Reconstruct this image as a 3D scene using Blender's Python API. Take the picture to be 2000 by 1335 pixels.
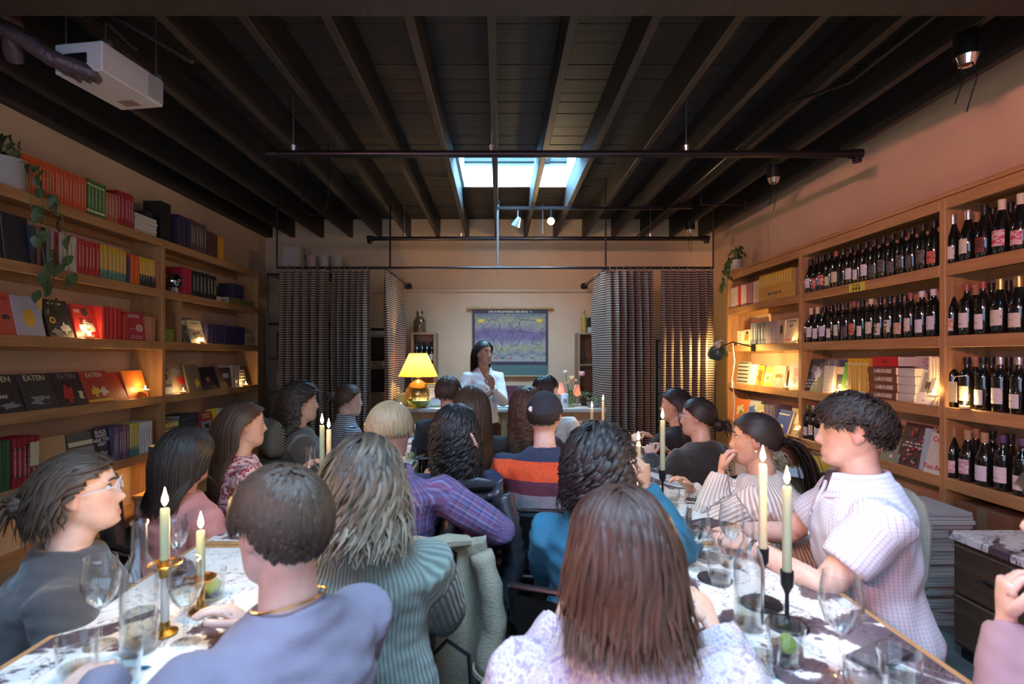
import bpy, bmesh, math, random
import numpy as np
from mathutils import Vector, Matrix, noise
for o in list(bpy.data.objects): bpy.data.objects.remove(o)
scene = bpy.context.scene
COL = scene.collection
rnd = random.Random(7)
R = math.radians
# ---------------------------------------------------------------- camera
F, CX, CY, CH = 1020.0, 975.0, 695.0, 1.45       # focal length and principal point for a 2000 px wide frame
cam = bpy.data.objects.new('camera', bpy.data.cameras.new('camera'))
COL.objects.link(cam)
cam.location = (0, 0, CH); cam.rotation_euler = (R(90), 0, 0)
cam.data.sensor_width = 36; cam.data.lens = 36*F/2000
cam.data.shift_x = (1000-CX)/2000; cam.data.shift_y = (CY-667.5)/2000
cam.data.clip_start = 0.02
cam.data.dof.use_dof = True; cam.data.dof.focus_distance = 3.6; cam.data.dof.aperture_fstop = 2.8
scene.camera = cam
# ---------------------------------------------------------------- sky, daylight, exposure
scene.view_settings.view_transform = 'Standard'; scene.view_settings.look = 'None'
scene.view_settings.gamma = 1.0; scene.view_settings.use_curve_mapping = False
scene.view_settings.exposure = 0.15
W = bpy.data.worlds.new('dusk_sky'); scene.world = W; W.use_nodes = True
W.node_tree.nodes['Background'].inputs[0].default_value = (0.42, 0.62, 0.9, 1)
W.node_tree.nodes['Background'].inputs[1].default_value = 3.0
def light(name, kind, loc, energy, col, size=None, size_y=None, rot=None, radius=None, spread=None):
    d = bpy.data.lights.new(name, kind); d.energy = energy; d.color = col
    if kind == 'AREA':
        d.shape = 'RECTANGLE'; d.size = size; d.size_y = size_y or size
        if spread: d.spread = spread
    if radius is not None: d.shadow_soft_size = radius
    o = bpy.data.objects.new(name, d); COL.objects.link(o); o.location = loc
    if rot: o.rotation_euler = rot
    return o
# dusk sky over the skylight, dusk through the shop window behind the camera, pink neon in that window
light('skylight_daylight', 'AREA', (0.16, 5.35, 3.95), 560, (0.28, 0.64, 1.0), 1.5, 1.2, (0, 0, 0))
light('near_skylight_daylight', 'AREA', (0.15, 0.4, 3.95), 420, (0.44, 0.72, 1.0), 2.2, 1.4, (0, 0, 0))
light('shop_window_daylight', 'AREA', (-0.1, -1.62, 1.75), 15, (0.62, 0.70, 1.0), 4.6, 1.7, (R(90), 0, 0))
light('neon_glow', 'AREA', (-1.9, -1.35, 2.72), 105, (1.0, 0.40, 0.40), 1.6, 0.12, (R(100), 0, R(-58)), None, R(110))
# ---------------------------------------------------------------- helpers
def at(px, py, Y): return Vector(((px-CX)*Y/F, Y, CH-(py-CY)*Y/F))
def on_side(px, X): return F*X/(px-CX)           # depth of a column of the photo on a side wall
class MB:
    def __init__(s): s.v = []; s.f = []; s.m = []; s.mi = 0
    def add(s, vs, fs):
        b = len(s.v); s.v += [tuple(v) for v in vs]
        s.f += [tuple(i+b for i in f) for f in fs]; s.m += [s.mi]*len(fs)
        return s
    def box(s, x0, x1, y0, y1, z0, z1, c=0.0):
        if c <= 0:
            vs = [(x, y, z) for x in (x0, x1) for y in (y0, y1) for z in (z0, z1)]
            return s.add(vs, [(0,1,3,2),(4,6,7,5),(0,4,5,1),(2,3,7,6),(0,2,6,4),(1,5,7,3)])
        C = ((x0+x1)/2, (y0+y1)/2, (z0+z1)/2); H = ((x1-x0)/2, (y1-y0)/2, (z1-z0)/2)
        vs = []; idx = {}
        for sx in (-1, 1):
            for sy in (-1, 1):
                for sz in (-1, 1):
                    for a in range(3):
                        p = [H[k]-(c if k != a else 0) for k in range(3)]
                        idx[(sx, sy, sz, a)] = len(vs)
                        vs.append((C[0]+sx*p[0], C[1]+sy*p[1], C[2]+sz*p[2]))
        fs = []
        for a in range(3):
            b, d = (a+1) % 3, (a+2) % 3
            for sg in (-1, 1):
                q = []
                for (u, w) in ((-1,-1),(1,-1),(1,1),(-1,1)):
                    k = [0,0,0]; k[a] = sg; k[b] = u; k[d] = w; q.append(idx[tuple(k)+(a,)])
                fs.append(q if sg > 0 else q[::-1])
            for u in (-1, 1):                       # edges parallel to a
                for w in (-1, 1):
                    k0 = [0,0,0]; k0[b] = u; k0[d] = w; k1 = list(k0); k0[a] = -1; k1[a] = 1
                    q = [idx[tuple(k0)+(b,)], idx[tuple(k1)+(b,)], idx[tuple(k1)+(d,)], idx[tuple(k0)+(d,)]]
                    fs.append(q if u*w < 0 else q[::-1])
        for sx in (-1, 1):
            for sy in (-1, 1):
                for sz in (-1, 1):
                    q = [idx[(sx, sy, sz, a)] for a in range(3)]
                    fs.append(q if sx*sy*sz > 0 else q[::-1])
        return s.add(vs, fs)
    def lathe(s, prof, seg=20, c=(0,0,0), cap=True):
        vs = []; n = len(prof)
        for (r, z) in prof:
            for k in range(seg):
                a = 2*math.pi*k/seg; vs.append((c[0]+r*math.cos(a), c[1]+r*math.sin(a), c[2]+z))
        fs = [(i*seg+k, i*seg+(k+1) % seg, (i+1)*seg+(k+1) % seg, (i+1)*seg+k) for i in range(n-1) for k in range(seg)]
        if cap:
            if prof[0][0] > 1e-6: fs.append(tuple(range(seg))[::-1])
            if prof[-1][0] > 1e-6: fs.append(tuple((n-1)*seg+k for k in range(seg)))
        return s.add(vs, fs)
    def tube(s, pts, rad, seg=8, flat=1.0, up=None, cap=True):
        pts = [Vector(p) for p in pts]; n = len(pts)
        if not hasattr(rad, '__len__'): rad = [rad]*n
        vs = []; prev = Vector(up) if up else None
        for i, p in enumerate(pts):
            t = (pts[min(i+1, n-1)]-pts[max(i-1, 0)])
            t = t.normalized() if t.length > 1e-9 else Vector((0,0,1))
            if prev is None: prev = Vector((0,0,1)) if abs(t.z) < .9 else Vector((1,0,0))
            u = prev-t*prev.dot(t)
            u = u.normalized() if u.length > 1e-6 else t.orthogonal().normalized()
            w = t.cross(u); prev = u
            rr = rad[i]; ru, rw = rr if hasattr(rr, '__len__') else (rr*flat, rr)
            for k in range(seg):
                a = 2*math.pi*k/seg; vs.append(p+u*math.cos(a)*ru+w*math.sin(a)*rw)
        fs = [(i*seg+k, i*seg+(k+1) % seg, (i+1)*seg+(k+1) % seg, (i+1)*seg+k) for i in range(n-1) for k in range(seg)]
        if cap: fs += [tuple(range(seg))[::-1], tuple((n-1)*seg+k for k in range(seg))]
        return s.add(vs, fs)
    def ball(s, c, r, seg=14, rings=9, rot=None):
        r = r if hasattr(r, '__len__') else (r, r, r)
        b = len(s.v); prof = [(math.sin(math.pi*i/rings), -math.cos(math.pi*i/rings)) for i in range(rings+1)]
        m = rot or Matrix.Identity(3); vs = [Vector(c)+m @ Vector((0,0,-r[2]))]
        for i in range(1, rings):
            for k in range(seg):
                a = 2*math.pi*k/seg
                vs.append(Vector(c)+m @ Vector((prof[i][0]*math.cos(a)*r[0], prof[i][0]*math.sin(a)*r[1], prof[i][1]*r[2])))
        vs.append(Vector(c)+m @ Vector((0,0,r[2]))); e = len(vs)-1
        fs = [(0, 1+(k+1) % seg, 1+k) for k in range(seg)]
        fs += [(1+i*seg+k, 1+i*seg+(k+1) % seg, 1+(i+1)*seg+(k+1) % seg, 1+(i+1)*seg+k) for i in range(rings-2) for k in range(seg)]
        fs += [(1+(rings-2)*seg+k, 1+(rings-2)*seg+(k+1) % seg, e) for k in range(seg)]
        return s.add(vs, fs)
    def grid(s, fn, nu, nv):
        vs = [fn(i/nu, j/nv) for i in range(nu+1) for j in range(nv+1)]
        fs = [(i*(nv+1)+j, (i+1)*(nv+1)+j, (i+1)*(nv+1)+j+1, i*(nv+1)+j+1) for i in range(nu) for j in range(nv)]
        return s.add(vs, fs)
    def mesh(s, name, mats, smooth=False):
        me = bpy.data.meshes.new(name); me.from_pydata(s.v, [], s.f)
        for m in (mats if isinstance(mats, (list, tuple)) else [mats]): me.materials.append(m)
        if any(s.m): me.polygons.foreach_set('material_index', s.m)
        if smooth:
            me.polygons.foreach_set('use_smooth', [True]*len(s.f))
            if smooth != 'all': me.set_sharp_from_angle(angle=R(40))
        me.update(); return me
    def build(s, name, mats, parent=None, smooth=False, loc=None, rz=None):
        return link(name, s.mesh(name, mats, smooth), parent, loc, rz)
def link(name, data, parent=None, loc=None, rz=None):
    o = bpy.data.objects.new(name, data); COL.objects.link(o)
    if parent is not None: o.parent = parent
    if loc is not None: o.location = loc
    if rz is not None: o.rotation_euler = rz if hasattr(rz, '__len__') else (0, 0, rz)
    return o
def tag(o, label, cat, group=None):
    o['label'] = label; o['category'] = cat
    if group: o['group'] = group
    return o
def thing(name, label, cat, loc=(0,0,0), rz=0, group=None):
    return tag(link(name, None, None, loc, rz), label, cat, group)
KIDS = {}
def copy_tree(root, loc=None, rz=None, label=None, group=None):
    c = root.copy(); COL.objects.link(c)
    if loc is not None: c.location = loc
    if rz is not None: c.rotation_euler = rz if hasattr(rz, '__len__') else (0, 0, rz)
    if label: c['label'] = label
    if group: c['group'] = group
    if root.name not in KIDS: KIDS[root.name] = [(a, list(a.children)) for a in root.children]
    for a, subs in KIDS[root.name]:
        b = a.copy(); COL.objects.link(b); b.parent = c
        for g in subs:
            h = g.copy(); COL.objects.link(h); h.parent = b
    return c
def struct(o): o['kind'] = 'structure'; return o
def solidify_modifier_mesh(o):
    dg = bpy.context.evaluated_depsgraph_get(); ev = o.evaluated_get(dg)
    me = bpy.data.meshes.new_from_object(ev); return me
TXT = {}
def text_mesh(s, size, mat, bold=0.0):
    k = (s, size, mat.name, bold)
    if k not in TXT:
        c = bpy.data.curves.new('t', 'FONT'); c.body = s; c.size = size; c.extrude = 0.0004; c.offset = bold
        c.align_x = 'CENTER'; c.align_y = 'CENTER'; c.resolution_u = 2; c.space_line = .85
        o = bpy.data.objects.new('t', c); COL.objects.link(o)
        dg = bpy.context.evaluated_depsgraph_get()
        me = bpy.data.meshes.new_from_object(o.evaluated_get(dg))
        bpy.data.objects.remove(o); bpy.data.curves.remove(c)
        me.transform(Matrix.Rotation(R(90), 4, 'X'))        # stands in the xz plane, reads from -y
        me.materials.clear(); me.materials.append(mat); TXT[k] = me
    return TXT[k]
# ---------------------------------------------------------------- materials
MATS = {}
def nodemat(name):
    m = bpy.data.materials.new(name); m.use_nodes = True; nt = m.node_tree
    b = nt.nodes['Principled BSDF']
    def new(t, **kw):
        n = nt.nodes.new('ShaderNode'+t)
        for k, v in kw.items():
            if k in n.inputs.keys(): n.inputs[k].default_value = v
            else: setattr(n, k, v)
        return n
    return m, nt, b, new, nt.links.new
def rgb(c): return (c[0], c[1], c[2], 1)
def ramp(new, stops, interp='LINEAR'):
    n = new('ValToRGB'); n.color_ramp.interpolation = interp
    while len(n.color_ramp.elements) < len(stops): n.color_ramp.elements.new(.5)
    for e, (p, c) in zip(n.color_ramp.elements, stops): e.position = p; e.color = rgb(c)
    return n
def M(name, col=(.5,.5,.5), rough=.6, metal=0, var=0.0, vscale=8, bump=0, bscale=60, emit=None, estr=0, spec=.5, sss=0, coat=0, stretch=None, sheen=0):
    if name in MATS: return MATS[name]
    m, nt, b, new, ln = nodemat(name); MATS[name] = m
    b.inputs['Base Color'].default_value = rgb(col); b.inputs['Roughness'].default_value = rough
    b.inputs['Metallic'].default_value = metal; b.inputs['Specular IOR Level'].default_value = spec
    if coat: b.inputs['Coat Weight'].default_value = coat
    if sheen: b.inputs['Sheen Weight'].default_value = sheen
    if sss:
        b.inputs['Subsurface Weight'].default_value = sss; b.inputs['Subsurface Radius'].default_value = (.02,.008,.004); b.inputs['Subsurface Scale'].default_value = .5
    if emit: b.inputs['Emission Color'].default_value = rgb(emit); b.inputs['Emission Strength'].default_value = estr
    if var or bump:
        tc = new('TexCoord'); src = tc.outputs['Object']
        if stretch:
            mp = new('Mapping'); mp.inputs['Scale'].default_value = stretch; ln(src, mp.inputs['Vector']); src = mp.outputs[0]
        if var:
            n = new('TexNoise', Scale=vscale, Detail=5.0, Roughness=.6); ln(src, n.inputs['Vector'])
            r = ramp(new, [(.3, [max(0, c*(1-var)) for c in col]), (.7, [min(1, c*(1+var)) for c in col])])
            ln(n.outputs['Fac'], r.inputs[0]); ln(r.outputs[0], b.inputs['Base Color'])
        if bump:
            n2 = new('TexNoise', Scale=bscale, Detail=4.0); ln(src, n2.inputs['Vector'])
            bp = new('Bump', Strength=bump, Distance=.01); ln(n2.outputs['Fac'], bp.inputs['Height']); ln(bp.outputs[0], b.inputs['Normal'])
    return m
def pane_mat(name, tint=(1,1,1), refl=1.0, rough=.02, opac=0.0, ocol=(1,1,1)):
    "thin glass: clear straight through, mirror-like at grazing angles"
    if name in MATS: return MATS[name]
    m, nt, b, new, ln = nodemat(name); MATS[name] = m; nt.nodes.remove(b)
    out = nt.nodes['Material Output']
    t = new('BsdfTransparent', Color=rgb(tint)); g = new('BsdfGlossy', Roughness=rough, Color=(1,1,1,1))
    lw = new('LayerWeight', Blend=.5); pw = new('Math', operation='POWER'); pw.inputs[1].default_value = 2.4; ln(lw.outputs['Facing'], pw.inputs[0])
    mx = new('MixShader'); sc = new('Math', operation='MULTIPLY_ADD', use_clamp=True); sc.inputs[1].default_value = .85*refl; sc.inputs[2].default_value = .05*refl
    ln(pw.outputs[0], sc.inputs[0]); ln(sc.outputs[0], mx.inputs[0]); ln(t.outputs[0], mx.inputs[1]); ln(g.outputs[0], mx.inputs[2])
    if opac:
        d = new('BsdfDiffuse', Color=rgb(ocol)); m2 = new('MixShader'); m2.inputs[0].default_value = opac
        ln(mx.outputs[0], m2.inputs[1]); ln(d.outputs[0], m2.inputs[2]); ln(m2.outputs[0], out.inputs[0])
    else: ln(mx.outputs[0], out.inputs[0])
    return m
def wood(name, c1, c2, rough=.55, axis='Y', scale=1.0, bump=.15):
    if name in MATS: return MATS[name]
    m, nt, b, new, ln = nodemat(name); MATS[name] = m
    tc = new('TexCoord'); oi = new('ObjectInfo'); mp = new('Mapping')
    sc = {'X': (1.2, 14, 14), 'Y': (14, 1.2, 14), 'Z': (14, 14, 1.2)}[axis]
    mp.inputs['Scale'].default_value = [k*scale for k in sc]
    cb = new('CombineXYZ'); ml = new('Math', operation='MULTIPLY'); ml.inputs[1].default_value = 37.0
    ln(oi.outputs['Random'], ml.inputs[0])
    for k in range(3): ln(ml.outputs[0], cb.inputs[k])
    ln(tc.outputs['Object'], mp.inputs['Vector']); ln(cb.outputs[0], mp.inputs['Location'])
    n = new('TexNoise', Scale=1.6, Detail=6.0, Roughness=.62, Distortion=.6); ln(mp.outputs[0], n.inputs['Vector'])
    r = ramp(new, [(.3, c1), (.52, [(a+d)/2 for a, d in zip(c1, c2)]), (.72, c2)]); ln(n.outputs['Fac'], r.inputs[0])
    ln(r.outputs[0], b.inputs['Base Color']); b.inputs['Roughness'].default_value = rough
    bp = new('Bump', Strength=bump, Distance=.004); ln(n.outputs['Fac'], bp.inputs['Height']); ln(bp.outputs[0], b.inputs['Normal'])
    return m
def stripes(name, axis, cols, period, rough=.8, soft=False, bump=0, base_noise=.0, offset=0.0, cloth=False):
    "repeating bands along one axis of the object; cols = [(position 0..1, colour)]"
    if name in MATS: return MATS[name]
    m, nt, b, new, ln = nodemat(name); MATS[name] = m
    tc = new('TexCoord'); sp = new('SeparateXYZ'); ln(new('Attribute', attribute_name='cloth').outputs['Vector'] if cloth else tc.outputs['Object'], sp.inputs[0])
    a = new('Math', operation='MULTIPLY_ADD'); a.inputs[1].default_value = 1/period; a.inputs[2].default_value = offset
    ln(sp.outputs['XYZ'.index(axis)], a.inputs[0]); src = a.outputs[0]
    if base_noise:
        n = new('TexNoise', Scale=9.0, Detail=3.0); ln(tc.outputs['Object'], n.inputs['Vector'])
        c = new('Math', operation='MULTIPLY_ADD'); c.inputs[1].default_value = base_noise; ln(n.outputs['Fac'], c.inputs[0]); ln(src, c.inputs[2]); src = c.outputs[0]
    fr = new('Math', operation='FRACT'); ln(src, fr.inputs[0])
    r = ramp(new, cols, 'LINEAR' if soft else 'CONSTANT'); ln(fr.outputs[0], r.inputs[0]); ln(r.outputs[0], b.inputs['Base Color'])
    b.inputs['Roughness'].default_value = rough
    if bump:
        bp = new('Bump', Strength=bump, Distance=.004); ln(r.outputs[0], bp.inputs['Height']); ln(bp.outputs[0], b.inputs['Normal'])
    return m
def glass(name, col=(1,1,1), rough=0.0, ior=1.45):
    if name in MATS: return MATS[name]
    m, nt, b, new, ln = nodemat(name); MATS[name] = m
    b.inputs['Base Color'].default_value = rgb(col); b.inputs['Roughness'].default_value = rough
    b.inputs['Transmission Weight'].default_value = 1.0; b.inputs['IOR'].default_value = ior
    return m
def emis(name, col, s):
    if name in MATS: return MATS[name]
    m, nt, b, new, ln = nodemat(name); MATS[name] = m; nt.nodes.remove(b)
    e = new('Emission', Color=rgb(col), Strength=s); ln(e.outputs[0], nt.nodes['Material Output'].inputs[0]); return m
# ---------------------------------------------------------------- the room
XL, XR, YB, YF = -3.22, 2.95, 7.2, -1.9
ZJ, ZD = 3.08, 3.33                                   # joist undersides, underside of the roof boards
m_wall = M('peach_plaster', (.62,.43,.28), .9, var=.06, vscale=2.2, bump=.12, bscale=90)
m_floor = M('polished_concrete', (.13,.15,.15), .38, var=.35, vscale=3.5, bump=.05, bscale=40)
m_deck = wood('dark_stained_boards', (.010,.009,.009), (.030,.025,.022), .6, 'X', 1.0, .5)
m_joist = wood('dark_stained_joists', (.013,.011,.011), (.036,.029,.026), .55, 'Y', .8, .5)
m_black = M('matte_black_metal', (.02,.02,.022), .45, .6)
m_pipe = M('painted_black_pipe', (.035,.028,.030), .32, .7)
m_steel = M('galvanised_steel', (.45,.46,.48), .35, .9)
m_white = M('white_paint', (.72,.70,.68), .5)
struct(MB().box(XL-.2, XR+.2, YF-.2, YB+.2, -.1, 0).build('floor', m_floor))
struct(MB().box(XL-.15, XL, YF, YB, 0, ZD+.1).build('wall_left', m_wall))
struct(MB().box(XR, XR+.15, YF, YB, 0, ZD+.1).build('wall_right', m_wall))
wb = struct(MB().box(XL-.15, XR+.15, YB, YB+.15, 0, ZD+.1).build('wall_back', m_wall))
MB().box(XL, XR, YB-.025, YB, 2.33, 2.37, .004).build('ledge', m_wall, wb)
# shop front behind the camera: low wall, posts and one wide window
wf = MB(); wf.box(XL-.15, XR+.15, YF-.15, YF, 0, .8); wf.box(XL-.15, XR+.15, YF-.15, YF, 2.7, ZD+.1)
wf.box(XL-.15, -2.5, YF-.15, YF, .8, 2.7); wf.box(2.3, XR+.15, YF-.15, YF, .8, 2.7)
struct(wf.build('wall_front', m_wall))
w1 = struct(link('window_1', None))
fr = MB()
for x in (-2.5, -.93, .65, 2.24): fr.box(x, x+.06, YF-.11, YF-.04, .8, 2.7)
fr.box(-2.5, 2.3, YF-.11, YF-.04, .8, .86); fr.box(-2.5, 2.3, YF-.11, YF-.04, 2.64, 2.7)
fr.build('window_frame', m_black, w1)
m_pane = pane_mat('window_glass')
for x in (-2.44, -.87, .71): MB().box(x, x+1.51, YF-.08, YF-.074, .86, 2.64).build('pane', m_pane, w1)
# roof: boards laid across the joists, open over the skylight
ceil = struct(link('ceiling', None))
SX0, SX1, SY0, SY1 = -.385, .745, 4.88, 5.80
NX0, NX1, NY0, NY1 = -.86, 1.16, -.20, 1.00             # a second skylight over the camera's end of the room
pm = {}
def plank(x0, x1, y, w):
    k = (round(x1-x0, 3), round(w, 3))
    if k not in pm: pm[k] = MB().box(-(x1-x0)/2, (x1-x0)/2, 0, w, 0, .03, .003).mesh('plank', m_deck)
    link('plank', pm[k], ceil, ((x0+x1)/2, y+.004, ZD+rnd.uniform(0, .006)))
y = YF; wd = [.183, .183, .13, .183, .235]; i = 0
edges = []
while y < YB-.01:
    w = wd[i % 5]; i += 1
    for q in (NY0, NY1, SY0, SY1):
        if y+.001 < q < y+w: w = q-y; break
    w = min(w, YB-y); edges.append((y, w)); y += w
for (y, w) in edges:
    if w < .02: continue
    if SY0-.001 <= y < SY1-.001:
        plank(XL, SX0, y, w-.007); plank(SX1, XR, y, w-.007)
    elif NY0-.001 <= y < NY1-.001:
        plank(XL, NX0, y, w-.007); plank(NX1, XR, y, w-.007)
    else: plank(XL, XR, y, w-.007)
MB().box(XL, SX0-.03, NY1+.03, YB, ZD+.04, ZD+.08).box(SX1+.03, XR, NY1+.03, YB, ZD+.04, ZD+.08).box(XL, NX0-.03, YF, NY1+.03, ZD+.04, ZD+.08).box(NX1+.03, XR, YF, NY1+.03, ZD+.04, ZD+.08).box(NX0-.03, NX1+.03, YF, NY0-.03, ZD+.04, ZD+.08)\
    .box(SX0-.03, SX1+.03, NY1+.03, SY0-.03, ZD+.04, ZD+.08).box(SX0-.03, SX1+.03, SY1+.03, YB, ZD+.04, ZD+.08).build('roof_sheathing', m_black, ceil)
jm = MB().box(-.024, .024, YF, YB, ZJ, ZD-.002, .003).mesh('joist', m_joist)
for k in range(-7, 8):
    x = -.036+.4*k
    if XL+.03 < x < XR-.03: link('joist', jm, ceil, (x, 0, rnd.uniform(-.004, .004)))
MB().box(XL, XL+.10, YF, YB, ZJ, ZD, .004).build('joist', m_joist, ceil)
MB().box(XR-.045, XR, YF, YB, ZD-.05, ZD, .004).build('joist', m_joist, ceil)
MB().box(XL, XR, 1.93, 2.28, 2.93, ZJ-.002, .006).build('cross_beam', m_joist, ceil)
# skylight: painted curb, glazing bars and panes
m_curb = M('skylight_white_curb', (.62,.66,.68), .6)
H0, H1 = ZD, ZD+.30
def skylight(name, x0, x1, y0, y1, bx):
    sk = struct(link(name, None)); cb = MB()
    cb.box(x0-.03, x0, y0-.03, y1+.03, H0, H1).box(x1, x1+.03, y0-.03, y1+.03, H0, H1).box(x0, x1, y0-.03, y0, H0, H1).box(x0, x1, y1, y1+.03, H0, H1)
    cb.build('curb', m_curb, sk)
    MB().box(x0, x1, y1-.06, y1, H1-.04, H1+.01).box(x0, x1, y0, y0+.05, H1-.04, H1+.01).box(bx, bx+.06, y0, y1, H1-.05, H1+.01).build('glazing_bar', m_black, sk)
    for (a, b) in ((x0, bx), (bx+.06, x1)): MB().box(a, b, y0, y1, H1, H1+.006).build('pane', m_pane, sk)
skylight('window_2', SX0, SX1, SY0, SY1, .50); skylight('window_3', NX0, NX1, NY0, NY1, .1)
# ---------------------------------------------------------------- pipes and rails under the ceiling
def pipe_bar(px0, px1, Y, z, label, hang_px):
    a, b = (px0-CX)*Y/F, (px1-CX)*Y/F
    t = thing('pipe', label, 'pipe', ((a+b)/2, Y, z)); h = (b-a)/2
    MB().tube([(-h, 0, 0), (h, 0, 0)], .026, 12).build('pipe_run', m_pipe, t, True)
    for s in (-1, 1):
        MB().tube([(s*(h-.05), 0, 0), (s*(h-.01), 0, 0), (s*(h+.03), 0, 0)], [.034, .036, .036], 12).tube([(s*h, 0, -.012), (s*h, 0, -.06)], .03, 10).build('end_elbow', m_pipe, t, True)
    for hp in hang_px:
        x = (hp-CX)*Y/F-(a+b)/2
        MB().tube([(x, 0, .02), (x, 0, ZD-z)], .005, 6).tube([(x, 0, .02), (x, 0, .06)], [.014, .022], 8).build('hanger', m_steel, t, True)
    return t
pipe_bar(530, 1674, 3.75, 2.9, 'long black pipe crossing the ceiling nearest the camera', (573, 1340, 960))
pipe_bar(722, 1380, 6.45, 2.9, 'black pipe across the ceiling just in front of back wall', (790, 900, 1060, 1270))
t = thing('curtain_rail', 'thin dark pipe rail frame hung on rods holding the striped curtains', 'rail', (0, 5.69, 2.41))
RX0, RX1, TX0, TX1 = -2.42, 2.33, -1.25, 1.17
MB().tube([(RX0, 0, 0), (TX0, 0, 0), (TX1, 0, 0), (RX1, 0, 0)], .014, 10).build('front_rail', m_pipe, t, True)
for x in (TX0, TX1):
    MB().tube([(x, 0, 0), (x, YB-5.69, 0)], .014, 10).build('side_rail', m_pipe, t, True)
    MB().tube([(x, YB-5.69-.02, 0), (x, YB-5.69, 0)], [.045, .05], 14).build('wall_flange', m_pipe, t, True)
for px in (541, 762, 972, 1183, 1393):
    x = (px-CX)*5.69/F
    MB().tube([(x, 0, 0), (x, 0, ZJ-2.41+.02)], .010 if px != 972 else .012, 8).build('hanger_rod', m_steel if px == 972 else m_pipe, t, True)
# conduit along the right-hand joists
t = thing('conduit', 'thin grey metal conduit kinking along the dark joists on right', 'conduit', (0, 0, 0))
MB().tube([(2.06, .2, 3.06), (2.06, 2.9, 3.06), (2.05, 3.05, 3.05), (1.93, 3.2, 3.05), (1.85, 3.32, 3.06), (1.85, 7.0, 3.06)], .011, 8).build('tube', m_pipe, t, True)
MB().box(1.80, 2.06, 5.55, 5.59, 3.02, 3.075).build('clip', m_pipe, t)
t = thing('rod', 'short dark rod sticking out near the right wall', 'rod', (0, 0, 0))
MB().tube([(2.03, 5.3, 2.99), (2.5, 5.3, 2.985)], .011, 8).tube([(2.5, 5.3, 2.955), (2.5, 5.3, 3.015)], .016, 8).tube([(2.05, 5.3, 2.99), (2.05, 5.3, 3.1)], .008, 8).build('rod_bar', m_pipe, t, True)
# emergency heads with dangling wires on the right wall
m_chrome = M('chrome', (.8,.8,.82), .12, 1.0)
def wall_head(px, py, X, label):
    Y = on_side(px, X); z = CH-(py-CY)*Y/F
    t = thing('light_socket', label, 'light', (X, Y, z))
    MB().lathe([(.0, .02), (.055, .02), (.055, .13), (.0, .13)], 16).build('housing', m_black, t, True)
    MB().lathe([(.0, -.03), (.035, -.025), (.05, .018), (.045, .022), (.0, .022)], 16).build('reflector', m_chrome, t, True)
    MB().box(-.02, .02, -.02, .02, .12, ZD-z-.01).build('bracket', m_black, t)
    for k, (dx, l) in enumerate(((-.03, .26), (.04, .19))):
        MB().tube([(0, dx, -.02), (.01, dx-.02, -l*.4), (0, dx, -l*.7), (0, dx+.03, -l)], .0035, 5).build('wire', m_black, t, True)
wall_head(1888, 118, 2.364, 'chrome light head with two dangling wires high on right, nearer one')
wall_head(1511, 352, 2.364, 'chrome light head with two dangling wires below the pipe end')
wall_head(1348, 452, 2.364, 'small dark light head in the far right ceiling corner')
# ceiling-hung air unit at upper left with its duct and hoses
m_unit = M('white_enamel_housing', (.60,.55,.55), .45, var=.05, vscale=4)
t = thing('ceiling_unit', 'white boxy unit hanging below the joists at upper left', 'ceiling unit', (-2.0, 2.70, 2.815), R(-8))
MB().box(-.13, .13, -.19, .19, 0, .145, .006).build('housing', m_unit, t)
MB().box(-.07, .05, -.197, -.188, .04, .09, .002).build('vent_grille', m_black, t)
MB().box(.128, .134, .08, .185, .012, .135, .002).build('end_panel', M('grey_enamel', (.36,.35,.35), .5), t)
for (x, y) in ((-.11, -.15), (.11, -.15), (-.11, .16), (.11, .16)):
    MB().tube([(x, y, .14), (x, y, ZD-2.815)], .004, 6).box(x-.025, x+.025, y-.015, y+.015, .145, .16).build('hanger', m_steel, t)
MB().box(-.06, .03, .09, .15, -.002, .002).build('sticker', M('faded_brown_sticker', (.30,.17,.14), .7), t)
MB().box(-.03, .06, -.16, -.11, -.002, .002).build('sticker', M('faded_brown_sticker', (.30,.17,.14), .7), t)
m_duct = M('dark_foil_hose', (.13,.09,.10), .45, .5, bump=.6, bscale=50)
t = thing('flexible_hose', 'bundle of dark flexible hose looping beside the white ceiling unit', 'hose', (-2.0, 2.42, 2.80))
for j in range(3):
    pts = [Vector((-.62+.12*j, -.05+.1*j, .10)), Vector((-.50+.1*j, 0, .2+.03*j)), Vector((-.3, .02+.05*j, .18)), Vector((-.12, .05, .06)), Vector((.0+.05*j, .14, .0))]
    P2 = [];
    for a in range(len(pts)-1):
        for q in range(5): P2.append(pts[a].lerp(pts[a+1], q/5))
    MB().tube(P2, [.034+.006*(k % 2) for k in range(len(P2))], 10).build('hose', m_duct, t, True)
tag(MB().tube([(0, .02*math.sin(k*.9), -.0016*(k-12)**2*.35) for k in range(0, 1)] + [(-.25+.02*k, 0, .16-.012*k) for k in range(26)], [.009+.004*(k % 2) for k in range(27)], 8).build('coiled_cable', m_pipe, None, True, (-1.62, 2.33, 2.90)), 'coiled dark cable hanging between the beam and white ceiling unit', 'cable')
lp = [(-.11, 0, 3.2-at(615, 385, 4.3).z)]+[( .11*math.cos(a), .03*math.sin(a), .16*math.sin(a)) for a in [math.pi*(1+.06*k) for k in range(18)]]+[(.11, 0, 3.2-at(615, 385, 4.3).z)]
tag(MB().tube(lp, .005, 6).build('cable_loop', m_pipe, None, True, at(615, 385, 4.3)), 'thin black cable loop drooping from the left joists', 'cable')
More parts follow.
